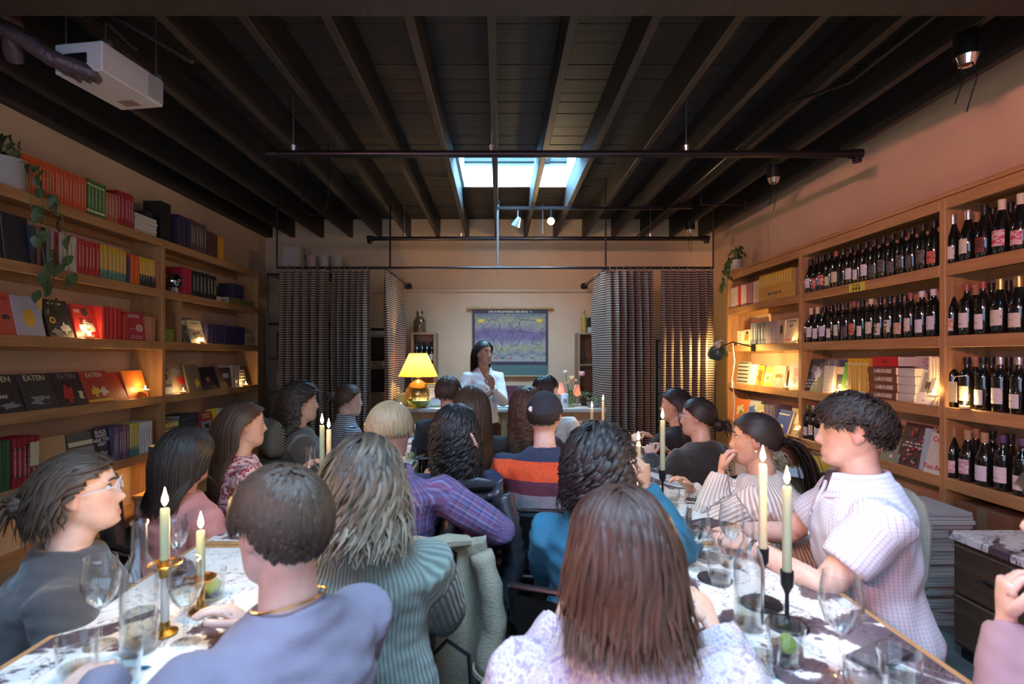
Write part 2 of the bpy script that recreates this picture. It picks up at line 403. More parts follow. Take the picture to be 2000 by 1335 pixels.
# track with a spot and a bare bulb
TZ, TY = 3.02, 5.60
t = thing('track_light', 'black ceiling track below the skylight', 'light track', (0, TY, TZ))
MB().box(-.05, 1.75, -.015, .015, 0, .03).build('track', m_pipe, t)
MB().tube([(.0, 0, .03), (.0, 0, .1)], .006, 6).tube([(1.55, 0, .03), (1.55, 0, .1)], .006, 6).build('hanger', m_pipe, t)
t = thing('spotlight', 'unlit cone spotlight hanging from the ceiling track', 'spotlight', (.20, TY, TZ))
MB().tube([(0, 0, 0), (0, 0, -.08)], .008, 8).build('stem', m_steel, t, True)
m_cone = M('pale_blue_metal', (.32,.42,.46), .3, .6)
cm = MB().lathe([(.018, .04), (.024, .03), (.05, -.06), (.045, -.055), (.0, -.02)], 16)
o = cm.build('shade', m_cone, t, True, (0, 0, -.12)); o.rotation_euler = (R(20), R(25), 0)
t = thing('bare_bulb', 'glowing bare round bulb hanging from the ceiling track', 'bulb', (.555, TY, TZ))
MB().lathe([(.016, 0), (.018, -.07), (.02, -.09)], 12).build('socket', m_pipe, t, True)
MB().ball((0, 0, -.125), .038, 16, 10).build('globe', emis('warm_bulb', (1.0, .78, .42), 22), t, True)
light('bulb_light', 'POINT', (.555, TY, TZ-.19), 16, (1, .70, .36), radius=.04)
# pink neon tube over the shop window, behind the camera
t = thing('neon_tube', 'pink neon tube over the shop window', 'neon light', (-1.9, -1.42, 2.72))
MB().tube([(-.8, 0, 0), (.8, 0, 0)], .012, 8).build('tube', emis('pink_neon', (1.0, .30, .40), 6), t, True)
MB().box(-.85, .85, -.06, -.02, -.03, .03).tube([(-.7, -.05, .0), (-.7, -.48, .0)], .008, 6).tube([(.7, -.05, .0), (.7, -.48, .0)], .008, 6).build('bracket', m_black, t)
# ---------------------------------------------------------------- bookcases
m_fir = wood('warm_fir', (.34,.160,.060), (.54,.29,.12), .45, 'Y', 1.0, .1)
m_firz = wood('warm_fir_upright', (.34,.160,.060), (.54,.29,.12), .45, 'Z', 1.0, .1)
LZ = [2.47, 2.03, 1.576, 1.104, .64]                  # shelf tops, left
RZ = [2.40, 2.0, 1.57, 1.144, .72]                    # shelf tops, right
LX, RX = -2.94, 2.68
LU = [6.38, 4.58, 2.78, .98]; RU = [6.14, 4.657, 3.16, 1.66]
def bookcase(name, label, xf, xw, ups, zs, zb):
    t = thing(name, label, 'bookcase'); s = 1 if xw > xf else -1
    a, b = sorted((xf, xw-s*.004))
    fa, fb = sorted((xf, xf+s*.022))
    for i in range(len(ups)-1):
        y1, y0 = ups[i]-.022, ups[i+1]+.022
        for z in zs+[zb]:
            MB().box(a+(.022 if s > 0 else 0), b-(.022 if s < 0 else 0), y0, y1, z-.028, z, .002).build('shelf', m_fir, t)
            MB().box(fa, fb, y0, y1, z-.068, z+.002, .003).build('fascia', m_fir, t)
            ra, rb = sorted((xw-s*.03, xw-s*.006))
            MB().box(ra, rb, y0, y1, z-.09, z-.03, .002).build('cleat', m_fir, t)
    for u in ups: MB().box(a, b, u-.022, u+.022, 0, zs[0]+.003, .003).build('upright', m_firz, t)
    return t
bookcase('bookcase', 'warm wood bookcase of crowded bookshelves along the left wall', LX, XL, LU, LZ, .16)
bc = bookcase('bookcase', 'warm wood bookcase of wine and books along the right wall', RX, XR, RU, RZ, .20)
MB().box(RX-.012, XR, RU[-1], RU[0]+.02, RZ[0]+.004, RZ[0]+.03, .003).build('top_board', m_fir, bc)
BACK = {'L': XL, 'R': XR}
m_pages = M('paper_edges', (.66,.58,.47), .9)
def bmat(col, kind='plain'):
    "book cloth with a printed band of small unreadable type on the spine"
    k = 'book_%s_%s' % (kind, '_'.join('%03d' % int(c*255) for c in col))
    if k in MATS: return MATS[k]
    m, nt, b, new, ln = nodemat(k); MATS[k] = m
    b.inputs['Roughness'].default_value = .5
    tc = new('TexCoord'); mp = new('Mapping'); ln(tc.outputs['Generated'], mp.inputs['Vector'])
    inv = (.75,.70,.62) if sum(col) < 1.2 else (.10,.06,.05)
    if kind == 'plain':
        b.inputs['Base Color'].default_value = rgb(col); return m
    n = new('TexNoise', Scale=6.0, Detail=2.0); mp.inputs['Scale'].default_value = (1, 1.2, 9); ln(mp.outputs[0], n.inputs['Vector'])
    sp = new('SeparateXYZ'); ln(tc.outputs['Generated'], sp.inputs[0])
    gate = ramp(new, [(0, (0,0,0)), (.22, (1,1,1)), (.82, (0,0,0)), (1, (0,0,0))], 'CONSTANT'); ln(sp.outputs[2], gate.inputs[0])
    gy = ramp(new, [(0, (0,0,0)), (.3, (1,1,1)), (.7, (0,0,0)), (1, (0,0,0))], 'CONSTANT'); ln(sp.outputs[1], gy.inputs[0])
    th = ramp(new, [(0, (0,0,0)), (.52, (1,1,1))], 'CONSTANT'); ln(n.outputs['Fac'], th.inputs[0])
    m1 = new('Mix', data_type='FLOAT'); mu = new('Math', operation='MULTIPLY'); ln(gate.outputs[0], mu.inputs[0]); ln(gy.outputs[0], mu.inputs[1])
    m2 = new('Math', operation='MULTIPLY'); ln(mu.outputs[0], m2.inputs[0]); ln(th.outputs[0], m2.inputs[1])
    base = ramp(new, [(0, col), (1, col)])
    if kind == 'teal': base = ramp(new, [(0, (.10,.22,.18)), (.28, col)], 'CONSTANT')
    if kind == 'blackfoot': base = ramp(new, [(0, (.02,.02,.02)), (.40, col)], 'CONSTANT')
    if kind == 'whitedot': base = ramp(new, [(0, col), (.10, (.7,.65,.4)), (.16, col), (.84, (.7,.65,.4)), (.88, col)], 'CONSTANT')
    if kind == 'bands': base = ramp(new, [(0, col), (.2, (.05,.03,.03)), (.24, col), (.76, (.05,.03,.03)), (.8, col)], 'CONSTANT')
    ln(sp.outputs[2], base.inputs[0])
    mx = new('Mix', data_type='RGBA'); ln(m2.outputs[0], mx.inputs['Factor']); ln(base.outputs[0], mx.inputs['A']); mx.inputs['B'].default_value = rgb(inv)
    ln(mx.outputs['Result'], b.inputs['Base Color'])
    return m
ORD = 'first second third fourth fifth sixth seventh eighth ninth tenth eleventh twelfth thirteenth fourteenth fifteenth sixteenth seventeenth eighteenth nineteenth twentieth'.split()
def nth(label, i, n, what='from left'):
    if n < 2: return label
    l = '%s, %s %s' % (label, ORD[i], what)
    return l if len(l.split()) <= 16 else label
BK = {}
def book_mesh(d, t, h, mat):
    "spine on the -x side, boards around a recessed page block"
    k = (round(d, 3), round(t, 3), round(h, 3), mat.name)
    if k not in BK:
        c = MB(); bt = min(.003, t*.16)
        c.box(-d, 0, -t/2, -t/2+bt, 0, h).box(-d, 0, t/2-bt, t/2, 0, h)
        n = 5; pf = [(0-(.0035*math.sin(math.pi*j/n)), -t/2+t*j/n) for j in range(n+1)]   # rounded spine at x=0 bulging out
        vs = [(-p[0], p[1], z) for z in (0, h) for p in pf] + [(-bt, p[1], z) for z in (0, h) for p in pf]
        fs = [(j, j+1, n+1+j+1, n+1+j) for j in range(n)] + [(2*(n+1)+j, 3*(n+1)+j, 3*(n+1)+j+1, 2*(n+1)+j+1) for j in range(n)]
        fs += [(j, 2*(n+1)+j, 2*(n+1)+j+1, j+1) for j in range(n)] + [((n+1)+j, n+1+j+1, 3*(n+1)+j+1, 3*(n+1)+j) for j in range(n)]
        c.add(vs, fs)
        p = MB().box(-d+.005, -bt, -t/2+bt, t/2-bt, .004, h-.005)
        BK[k] = (c.mesh('book', mat), p.mesh('pages', m_pages))
    return BK[k]
def one_book(loc, rot, dims, mat, label, group=None):
    me, pg = book_mesh(*dims, mat)
    b = link('book', me, None, loc, rot); link('pages', pg, b)
    return tag(b, label, 'book', group)
def row(side, z, px0, px1, n, h, col, label, group, kind='plain', d=.17, inset=.02, jit=.012, lean=0):
    X = (LX-inset) if side == 'L' else (RX+inset)
    ya, yb = sorted((on_side(px0, X), on_side(px1, X)))
    th = (yb-ya)/n
    for i in range(n):
        hh = h*(1+rnd.uniform(-jit, jit))
        col_i = col[i % len(col)] if isinstance(col, list) else col
        lab_ = label[i % len(label)] if isinstance(label, list) else label
        b = one_book((X+rnd.uniform(-.004, .004), ya+th*(i+.5), z+.001), (0, 0, 0 if side == 'L' else math.pi), (d, th*.97, h), bmat(col_i, kind), lab_ if isinstance(label, list) and len(label) >= n else nth(lab_, i if side == 'L' else n-1-i, n), group)
        b.scale.z = hh/h
def stack(side, z, px0, px1, n, th, col, label, group, inset=.03, d=.2, kind='plain', spine_text=None, tmat=None):
    X = (LX-inset) if side == 'L' else (RX+inset)
    ya, yb = sorted((on_side(px0, X), on_side(px1, X))); w = yb-ya
    for i in range(n):
        c = col[i % len(col)] if isinstance(col, list) else col
        # lying flat: height axis turned along y, spine towards the room
        rot = Matrix.Rotation(0 if side == 'L' else math.pi, 4, 'Z') @ Matrix.Rotation(R(90 if side == 'L' else 90), 4, 'X')
        yy = yb if side == 'L' else ya
        b = one_book((X+rnd.uniform(-.006, .006), yy, z+.002+th*(i+.5)), rot.to_euler(), (d, th*.96, w), bmat(c, kind), nth(label, i, n, 'from bottom'), group)
        if spine_text:
            tx = link('lettering', text_mesh(spine_text, th*.62, tmat, .0012), b)
            # text frame: x across, z up, facing -y  ->  book frame: spine faces +x, height is along z, flat side is y
            tx.matrix_local = Matrix.Translation((.0045, 0, w*.44)) @ Matrix(((0,-1,0,0),(0,0,1,0),(-1,0,0,0),(0,0,0,1))) if side == 'R' else Matrix.Identity(4)
PRINT = {}
def shape(kind, x, z, w, h, mat, parent, lift):
    "flat printed patch on a cover (front faces -y)"
    k = (kind, round(w, 3), round(h, 3), mat.name)
    if k not in PRINT:
        b = MB()
        if kind == 'rect': b.box(-w/2, w/2, -.0004, .0004, -h/2, h/2)
        else:
            n = 18; rr = [(1.0 if kind == 'oval' else (.75+.3*math.sin(5*q*.7+w*90)*math.cos(q*1.3))) for q in range(n)]
            p = [(w/2*rr[q]*math.cos(2*math.pi*q/n), h/2*rr[q]*math.sin(2*math.pi*q/n)) for q in range(n)]
            b.add([(a, -.0004, c) for a, c in p]+[(a, .0004, c) for a, c in p], [tuple(range(n))]+[tuple(range(2*n-1, n-1, -1))]+[(q, n+q, n+(q+1) % n, (q+1) % n) for q in range(n)])
        PRINT[k] = b.mesh('cover_print', mat)
    return link('cover_print', PRINT[k], parent, (x, -.0006-lift*.0004, z))
def dashes(x, z, w, h, rows_, mat, parent, y, rz=0, name='print_line'):
    "rows of tiny strokes: print too small to read"
    g = random.Random(int(abs(x*7919+z*104729+w*1299709)*1000)); m_ = MB(); rh = h/rows_
    for r in range(rows_):
        q = -w/2+g.uniform(0, .12)*w; e = w/2-g.uniform(0, .15)*w; zc = h/2-rh*(r+.5)
        while q < e:
            L = min(g.uniform(.10, .24)*w, e-q); k = max(2, int(L/(rh*.42)))
            for i in range(k): a = q+L*i/k; m_.box(a, a+L/k*.62, -.0003, .0003, zc-rh*.30*g.uniform(.7, 1), zc+rh*.30*g.uniform(.7, 1))
            q += L+.05*w
    o = m_.build(name, mat, parent, False, (x, y, z), rz); o['kind'] = 'stuff'; return o
def faceout(side, z, px0, px1, h, col, label, art=(), tilt=14, th=.02, inset=.03, name='book', group=None, cat='book', dy=0):
    "book or card standing cover-out, leaning back"
    X = (LX-inset) if side == 'L' else (RX+inset)
    ya, yb = sorted((on_side(px0, X), on_side(px1, X))); w = yb-ya
    rz = R(90) if side == 'L' else R(-90)
    m = Matrix.Translation((X+dy*(1 if side == 'R' else -1), (ya+yb)/2, z+.001)) @ Matrix.Rotation(rz, 4, 'Z') @ Matrix.Rotation(R(-tilt), 4, 'X')
    cm = bmat(col) if not hasattr(col, 'name') else col
    b = MB().box(-w/2, w/2, 0, .002, 0, h).box(-w/2, w/2, th-.002, th, 0, h).box(-w/2, -w/2+.002, .002, th-.002, 0, h).build(name, cm)
    b.matrix_world = m
    MB().box(-w/2+.002, w/2-.004, .002, th-.002, .003, h-.003).build('pages', m_pages, b)
    for j, a in enumerate(art):
        if a[0] == 'dash':
            _, x, zz, ww, hh, am, rows_ = a; dashes(x*w, zz*h, ww*w, hh*h, rows_, am, b, -.001-j*.0004)
        elif a[0] == 'text':
            _, s, x, zz, size, tm = a; link('lettering', text_mesh(s, size, tm, .0006), b, (x*w, -.001-j*.0004, zz*h))
        else:
            k, x, zz, ww, hh, am = a; shape(k, x*w, zz*h, ww*w, hh*h, am, b, j)
    return tag(b, label, cat, group)
# print colours
pc = lambda n, c: M('print_'+n, c, .6)
WHT, BLK, CRM, RED, YEL, ORG, GRN, BLU, PNK, GRY, DRK = (pc('white', (.75,.72,.68)), pc('black', (.02,.02,.02)), pc('cream', (.72,.62,.42)), pc('red', (.50,.03,.03)),
    pc('yellow', (.80,.50,.05)), pc('orange', (.80,.18,.03)), pc('green', (.12,.30,.08)), pc('blue', (.08,.14,.40)), pc('pink', (.70,.33,.33)), pc('grey', (.28,.27,.27)), pc('dark', (.06,.05,.05)))
# ------ left case, top
A, B, C, D, E = LZ
row('L', A, 50, 168, 20, .243, (.62,.09,.02), 'orange spined book in the long orange row on top of left bookcase', 'orange books on top of left bookcase', 'type')
row('L', A, 171, 206, 5, .257, (.06,.17,.04), 'dark green spined book beside the orange row on left bookcase top', 'green books on top of left bookcase', 'whitedot')
row('L', A, 207, 230, 4, .22, (.42,.13,.07), 'salmon spined book between green and crimson books on left bookcase top', 'salmon books on top of left bookcase', 'type')
row('L', A, 230, 262, 5, .27, (.36,.015,.03), 'crimson spined book beside the salmon books on left bookcase top', 'crimson books on top of left bookcase', 'type')
stack('L', A, 263, 306, 5, .031, (.66,.60,.52), 'white book in the flat stack on top of left bookcase', 'white flat stack on left bookcase', kind='plain', d=.18)
tag(MB().box(-.16, 0, -.07, .07, 0, .345, .003).box(-.002, .004, -.05, .05, .02, .33).build('wine_box', M('black_card', (.012,.012,.014), .45), None, False, (LX-.03, on_side(331, LX), A+.001)), 'tall black box standing on top of the left bookcase', 'box')
tag(MB().box(-.16, 0, -.045, .045, 0, .22, .003).box(0, .002, -.03, .03, .02, .2).build('box', M('black_card2', (.02,.02,.022), .5), None, False, (LX-.07, on_side(308, LX), A+.001)), 'short black box behind the white book stack', 'box')
row('L', A, 346, 372, 4, .287, (.035,.025,.07), 'dark indigo spined book right of the tall black box', 'indigo books on top of left bookcase')
row('L', A, 372, 403, 6, .29, (.10,.06,.06), 'brown spined book with pale stripes on left bookcase top', 'striped brown books on top of left bookcase', 'type')
row('L', A, 404, 425, 3, .247, (.10,.035,.025), 'plain dark brown book near the right end of left bookcase top', 'dark brown books on top of left bookcase')
row('L', A, 425, 438, 2, .24, (.65,.30,.02), 'yellow spined book at the right end of left bookcase top', 'yellow books on top of left bookcase')
# ------ left case, row B
faceout('L', B, 8, 62, .29, (.02,.02,.035), 'dark glossy book standing behind the trailing plant', [('rect', -.47, .5, .02, .9, GRY)], tilt=6)
row('L', B, 62, 98, 4, .25, [(.05,.05,.06), (.3,.1,.1), (.03,.03,.03), (.2,.2,.28)], ['charcoal book half hidden behind trailing plant leaves', 'dull red book half hidden behind trailing plant leaves', 'black book half hidden behind trailing plant leaves', 'slate blue book half hidden behind trailing plant leaves'], 'dark books behind trailing plant')
row('L', B, 100, 115, 2, .25, [(.40,.30,.30), (.30,.02,.03)], ['narrow pale pink book beside cream books, second left shelf', 'narrow maroon book beside cream books, second left shelf'], 'pink maroon pair on second left shelf')
row('L', B, 116, 150, 4, .245, (.62,.55,.46), 'cream spined book on the second left shelf', 'cream books on second left shelf', 'type')
row('L', B, 151, 193, 6, .245, (.45,.02,.025), 'red spined book with white type on the second left shelf', 'red books on second left shelf', 'type')
row('L', B, 196, 248, 7, .25, (.62,.36,.03), 'yellow spined book with teal foot on the second left shelf', 'yellow and teal books on second left shelf', 'teal')
row('L', B, 249, 253, 1, .20, (.03,.04,.12), 'thin navy book between yellow and orange books', None)
row('L', B, 254, 272, 2, .235, (.72,.13,.02), 'bright orange book on the second left shelf', 'orange pair on second left shelf')
row('L', B, 273, 304, 6, .24, (.66,.40,.03), 'yellow spined book with black foot on the second left shelf', 'yellow and black books on second left shelf', 'blackfoot')
row('L', B, 305, 317, 2, .22, (.45,.16,.08), 'pinkish orange book against the upright, second left shelf', 'pinkish pair on second left shelf')
row('L', B, 357, 375, 3, .255, (.42,.02,.05), 'crimson book right of the mirror ball', 'crimson books right of mirror ball')
row('L', B, 375, 423, 7, .25, (.018,.018,.02), 'black spined book right of the crimson ones near mirror ball', 'black books near mirror ball', 'type')
tag(MB().box(-.14, 0, -.06, .06, 0, .045, .004).box(-.14, 0, -.062, .062, .046, .052).build('small_box', M('white_card', (.6,.56,.5), .6), None, False, (LX-.04, on_side(434, LX), B+.001)), 'small white box on the second left shelf', 'box')
stack('L', B, 447, 496, 2, .035, [(.20,.20,.05), (.18,.16,.04)], 'olive book lying flat under the navy box', 'olive flat books on second left shelf')
tag(MB().box(-.16, 0, -.12, .12, 0, .16, .003).box(-.16, .003, -.123, .123, .12, .165).build('navy_box', M('navy_card', (.03,.025,.08), .55), None, False, (LX-.05, on_side(474, LX), B+.073)), 'navy box on two flat olive books, second left shelf', 'box')
# ------ left case, row C
faceout('L', C, -8, 36, .27, (.58,.10,.06), 'coral red book at the left edge of third left shelf', [('blob', .1, .42, .5, .16, DRK), ('rect', 0, .85, .6, .06, RED)], 12)
faceout('L', C, 37, 90, .26, (.48,.46,.55), 'pale grey book with a yellow lemon on its cover', [('oval', 0, .45, .42, .46, YEL), ('blob', 0, .80, .18, .1, PNK), ('blob', .3, .72, .14, .1, PNK)], 12, inset=.02)
one_book((LX-.06, on_side(96, LX), C), 0, (.15, .03, .26), bmat((.70,.42,.12)), 'amber spined book between the lemon and dark covers')
faceout('L', C, 98, 146, .262, (.03,.03,.04), 'dark book cover with flowers and a pale figure on third left shelf', [('dash', 0, .9, .75, .09, CRM, 1), ('oval', -.25, .45, .24, .18, YEL), ('oval', -.25, .45, .12, .09, DRK), ('blob', .2, .25, .5, .34, WHT), ('blob', -.2, .15, .5, .2, GRY)], 14)
faceout('L', C, 151, 196, .25, (.55,.04,.04), 'red book with a white jacketed figure on its cover', [('blob', .02, .32, .8, .55, WHT), ('oval', .02, .78, .26, .26, DRK), ('dash', .02, .5, .62, .2, BLK, 3), ('blob', .05, .26, .3, .09, ORG), ('rect', -.32, .8, .25, .1, PNK)], 12)
row('L', C, 198, 238, 5, .245, (.52,.03,.03), 'red spined book left of the SAVOR cover', 'red books left of SAVOR', 'plain')
row('L', C, 240, 249, 2, .20, (.48,.03,.03), 'short red book tucked beside the SAVOR cover', 'short red pair beside SAVOR')
faceout('L', C, 250, 287, .235, (.50,.04,.05), 'red book titled SAVOR with a white plate', [('text', 'SAVOR', -.05, .85, .042, WHT), ('oval', .18, .45, .36, .26, WHT), ('oval', .18, .45, .28, .2, PNK), ('rect', -.2, .4, .3, .012, WHT), ('dash', 0, .12, .7, .14, WHT, 2)], 8)
row('L', C, 288, 303, 4, .205, (.52,.22,.12), 'peach spined book at the right of the SAVOR cover', 'peach books right of SAVOR', 'plain')
t = thing('crate', 'small two tone crate, brown above green, on third left shelf', 'box', (LX-.04, on_side(337, LX), C+.001))
MB().box(-.15, 0, -.085, .085, .122, .27, .003).build('upper_box', M('rust_brown_card', (.18,.07,.04), .6), t)
MB().box(-.15, 0, -.085, .085, 0, .12, .003).build('lower_box', M('olive_green_card', (.22,.26,.05), .6), t)
tag(MB().box(-.2, 0, -.009, .009, 0, .385, .001).build('shelf_divider', m_firz, None, False, (LX-.01, on_side(356, LX), C+.001)), 'thin wooden divider beside the two tone crate', 'divider')
faceout('L', C, 360, 386, .25, (.10,.09,.08), 'dark photographic book leaning beside the thin divider', [('rect', 0, .8, .8, .2, CRM), ('blob', 0, .4, .7, .4, GRY)], 14)
faceout('L', C, 374, 404, .24, (.28,.26,.22), 'grey landscape photo book behind the candle, third left shelf', [('rect', 0, .78, .9, .38, CRM), ('blob', .05, .35, .8, .35, DRK), ('dash', 0, .85, .5, .08, BLK, 1)], 16, inset=.015)
row('L', C, 405, 478, 12, .205, (.04,.03,.10), 'navy spined book in the long navy row, third left shelf', 'navy books on third left shelf', 'plain', lean=5)
faceout('L', C, 479, 502, .15, (.62,.46,.25), 'small cream box card with a drawing, end of third left shelf', [('blob', 0, .65, .6, .3, ORG), ('dash', 0, .40, .8, .14, BLK, 1)], 2, th=.08)
# ------ left case, row D
def eaten(px0, px1, col, label, art, tilt=20, tm=None): return faceout('L', D, px0, px1, .245, col, label, [('text', 'EATEN', 0, .87, .052, tm or CRM)]+art, tilt, .012)
eaten(-14, 50, (.03,.025,.03), 'dark magazine titled EATEN with the word RARE', [('text', 'RARE', -.05, .42, .03, CRM), ('blob', .1, .18, .7, .2, GRY)])
eaten(55, 118, (.045,.04,.045), 'charcoal magazine titled EATEN with grey still life', [('blob', .0, .25, .8, .35, GRY), ('blob', .15, .2, .4, .2, DRK)])
eaten(119, 178, (.04,.02,.025), 'black magazine titled EATEN with a red lobster shape', [('blob', -.12, .36, .42, .62, RED), ('blob', .28, .3, .22, .36, CRM)], 20, GRY)
eaten(173, 224, (.42,.04,.03), 'red magazine titled EATEN with golden bulls', [('blob', -.1, .36, .4, .4, YEL), ('blob', .2, .34, .34, .36, CRM), ('rect', 0, .07, .9, .08, YEL)], 18)
faceout('L', D, 224, 254, .23, (.42,.03,.02), 'plain deep red book beside the orange one', [], 20, .012)
faceout('L', D, 252, 291, .235, (.78,.20,.03), 'orange book glowing behind the goblet candle', [], 16)
faceout('L', D, 322, 340, .24, (.10,.10,.10), 'black and white photo book against left upright', [('rect', 0, .65, .85, .5, GRY), ('rect', 0, .15, .85, .25, WHT), ('oval', 0, .7, .5, .3, DRK)], 14)
faceout('L', D, 337, 378, .285, (.24,.18,.14), 'large brown book with a red pear on its cover', [('oval', .05, .42, .34, .3, RED), ('blob', -.1, .75, .5, .3, GRY), ('rect', .38, .5, .2, .95, CRM)], 16, inset=.05)
faceout('L', D, 370, 396, .27, (.20,.15,.10), 'olive brown book behind the pear cover', [('blob', .2, .3, .4, .4, YEL)], 12, inset=.02)
faceout('L', D, 388, 428, .24, (.025,.015,.03), 'dark plum book with a faint flower', [('blob', .05, .45, .4, .4, M('print_plum', (.16,.03,.08), .6)), ('blob', .05, .45, .16, .16, PNK)], 14)
faceout('L', D, 430, 456, .22, (.14,.06,.035), 'brown book with a small white label', [('rect', 0, .6, .42, .24, WHT)], 6)
row('L', D, 455, 468, 4, .24, (.55,.42,.30), 'cream spined book with dark type by the right end candle', 'cream books by right end candle', 'type')
faceout('L', D, 466, 488, .23, (.03,.03,.035), 'dark book with white script near end of fourth left shelf', [('dash', 0, .55, .7, .6, WHT, 4)], 14)
stack('L', D, 418, 446, 1, .02, (.03,.02,.03), 'thin dark book lying on top of the plum cover row', None, inset=.12)
# ------ left case, row E
row('L', E, -4, 22, 3, .30, (.04,.11,.04), 'dark green spined book at the left end of lowest left shelf', 'green books on lowest left shelf')
row('L', E, 25, 78, 6, .30, (.36,.02,.025), 'red and gold spined book on the lowest left shelf', 'red books on lowest left shelf', 'bands')
faceout('L', E, 82, 134, .27, (.55,.32,.14), 'kraft brown board standing on the lowest left shelf', [], 6)
tg = thing('price_tag', 'cream hang tag tied in front of the red books', 'tag', (LX+.005, on_side(66, LX), E+.12))
MB().box(0, .002, -.032, .032, 0, .15, .0008).build('card', M('manila_card', (.72,.58,.36), .8), tg)
MB().tube([(.002, 0, .14), (.004, .01, .18), (-.01, .03, .19)], .0015, 5).build('string', m_black, tg)
faceout('L', E, 138, 190, .26, (.10,.10,.09), 'grey black photo book left of the BLACK WHITE cover', [('rect', 0, .35, .95, .5, GRY), ('rect', 0, .72, .9, .12, CRM)], 8)
faceout('L', E, 186, 222, .27, (.025,.02,.03), 'black book titled BLACK WHITE AND THE GREY', [('text', 'BLACK\nWHITE\nAND THE\nGREY', 0, .72, .036, WHT), ('blob', 0, .25, .6, .3, GRY)], 8)
row('L', E, 222, 252, 6, .26, [(.10,.09,.16), (.30,.10,.10), (.08,.07,.20)], 'purple grey spined book right of the BLACK WHITE cover', 'purple books on lowest left shelf', 'type')
row('L', E, 253, 272, 4, .265, (.42,.38,.06), 'mustard spined book with teal foot, lowest left shelf', 'mustard books on lowest left shelf', 'teal')
row('L', E, 273, 298, 5, .26, (.55,.54,.58), 'pale lilac spined book, lowest left shelf', 'lilac books on lowest left shelf', 'type')
row('L', E, 324, 348, 5, .21, (.65,.46,.12), 'yellow spined book with black bands behind the pink shirted guest', 'yellow banded books on lowest left shelf', 'bands')
stack('L', E, 350, 387, 9, .028, [(.05,.05,.05), (.08,.075,.07)], 'dark grey book in the tall flat stack, lowest left shelf', 'dark flat stack on lowest left shelf')
faceout('L', E, 389, 422, .24, (.45,.05,.03), 'red book with a black and white street picture', [('dash', .1, .84, .5, .22, WHT, 2), ('rect', .08, .4, .6, .44, GRY), ('blob', .08, .4, .4, .3, BLK)], 12)
faceout('L', E, 416, 440, .26, (.72,.55,.03), 'yellow and orange book on the lowest left shelf', [('rect', 0, .3, .98, .58, ORG)], 14)
faceout('L', E, 433, 452, .25, (.66,.60,.50), 'white book leaning beside the yellow and orange one', [], 12)
# ------ right case, far bay
r1, r2, r3, r4 = RZ[1:]
row('R', r1, 1426, 1442, 4, .235, (.62,.50,.46), 'white spined book at the far end of upper right shelf', 'white books on upper right shelf', 'type')
row('R', r1, 1442, 1447, 1, .235, (.55,.03,.04), 'single red spined book among white ones, upper right shelf', None)
row('R', r1, 1447, 1457, 2, .235, (.62,.52,.48), 'pale book right of the single red spine', 'pale pair on upper right shelf')
row('R', r1, 1457, 1470, 4, .235, (.36,.14,.17), 'dusty pink spined book on the upper right shelf', 'pink books on upper right shelf')
row('R', r1, 1471, 1481, 3, .235, (.66,.50,.34), 'cream spined book beside the golden set', 'cream books beside golden set', 'type')
row('R', r1+.115, 1482, 1546, 13, .155, (.60,.36,.03), 'golden spined book standing in the wooden case', 'golden book set on upper right shelf', 'type')
t = thing('wooden_case', 'wooden slip case with script in front of the golden books', 'box', (RX+.01, 0, r1+.001))
ya, yb = on_side(1549, RX), on_side(1480, RX)
MB().box(0, .012, ya, yb, 0, .135, .002).build('front_board', wood('golden_pine', (.50,.27,.06), (.64,.38,.10), .5), t)
MB().box(.012, .2, ya, yb, 0, .112, .002).build('tray', m_fir, t)
dashes(0, .065, .28, .05, 1, DRK, t, 0).matrix_basis = Matrix.Translation((-.001, (ya+yb)/2, .065)) @ Matrix.Rotation(R(-90), 4, 'Z')
row('R', r1+.001, 1550, 1559, 3, .25, [(.30,.12,.08), (.2,.15,.1), (.45,.3,.2)], ['tan small book right of golden set', 'olive brown small book right of golden set', 'rust small book right of golden set'], 'small books right of golden set')
row('R', r2, 1439, 1449, 3, .16, (.66,.56,.42), 'short cream spined book on the second right shelf', 'short cream books on second right shelf', 'type')
faceout('R', r2, 1449, 1465, .17, (.60,.45,.30), 'small pale picture card on the second right shelf', [('blob', 0, .5, .7, .6, ORG), ('oval', 0, .8, .3, .2, BLK)], 6)
row('R', r2, 1466, 1496, 6, .225, (.10,.12,.17), 'slate blue spined book on the second right shelf', 'slate books on second right shelf', 'bands')
row('R', r2, 1496, 1519, 8, .225, (.36,.28,.27), 'mauve spined book on the second right shelf', 'mauve books on second right shelf', 'type')
faceout('R', r2, 1519, 1530, .225, (.45,.33,.22), 'tan book with black leaves peeking behind the cream cover', [('blob', 0, .6, .6, .5, BLK)], 4)
faceout('R', r2, 1526, 1552, .235, (.66,.53,.38), 'cream cover with an orange fish lit by a candle', [('blob', .05, .14, .6, .12, ORG), ('oval', 0, .72, .3, .16, GRY), ('rect', 0, .9, .6, .03, BLK)], 12)
faceout('R', r3, 1438, 1460, .24, (.45,.42,.38), 'patterned black and white cover under the clip lamp', [('rect', 0, .1+.17*k, .9, .05, BLK) for k in range(6)], 6)
faceout('R', r3, 1460, 1476, .22, (.85,.80,.70), 'white cover glowing in the clip lamp light', [], 10)
faceout('R', r3, 1475, 1489, .21, (.72,.34,.05), 'orange floral cover on the third right shelf', [('blob', 0, .5, .8, .8, M('print_rust', (.45,.14,.02), .6))], 8)
faceout('R', r3, 1486, 1507, .20, (.78,.58,.08), 'yellow cover with a pale picture on the third right shelf', [('rect', 0, .45, .6, .5, CRM), ('oval', 0, .42, .3, .2, GRN)], 12)
faceout('R', r3, 1507, 1530, .215, (.58,.46,.30), 'beige cover with a mushroom shape on the third right shelf', [('oval', 0, .52, .62, .2, ORG), ('rect', 0, .3, .22, .3, CRM)], 8)
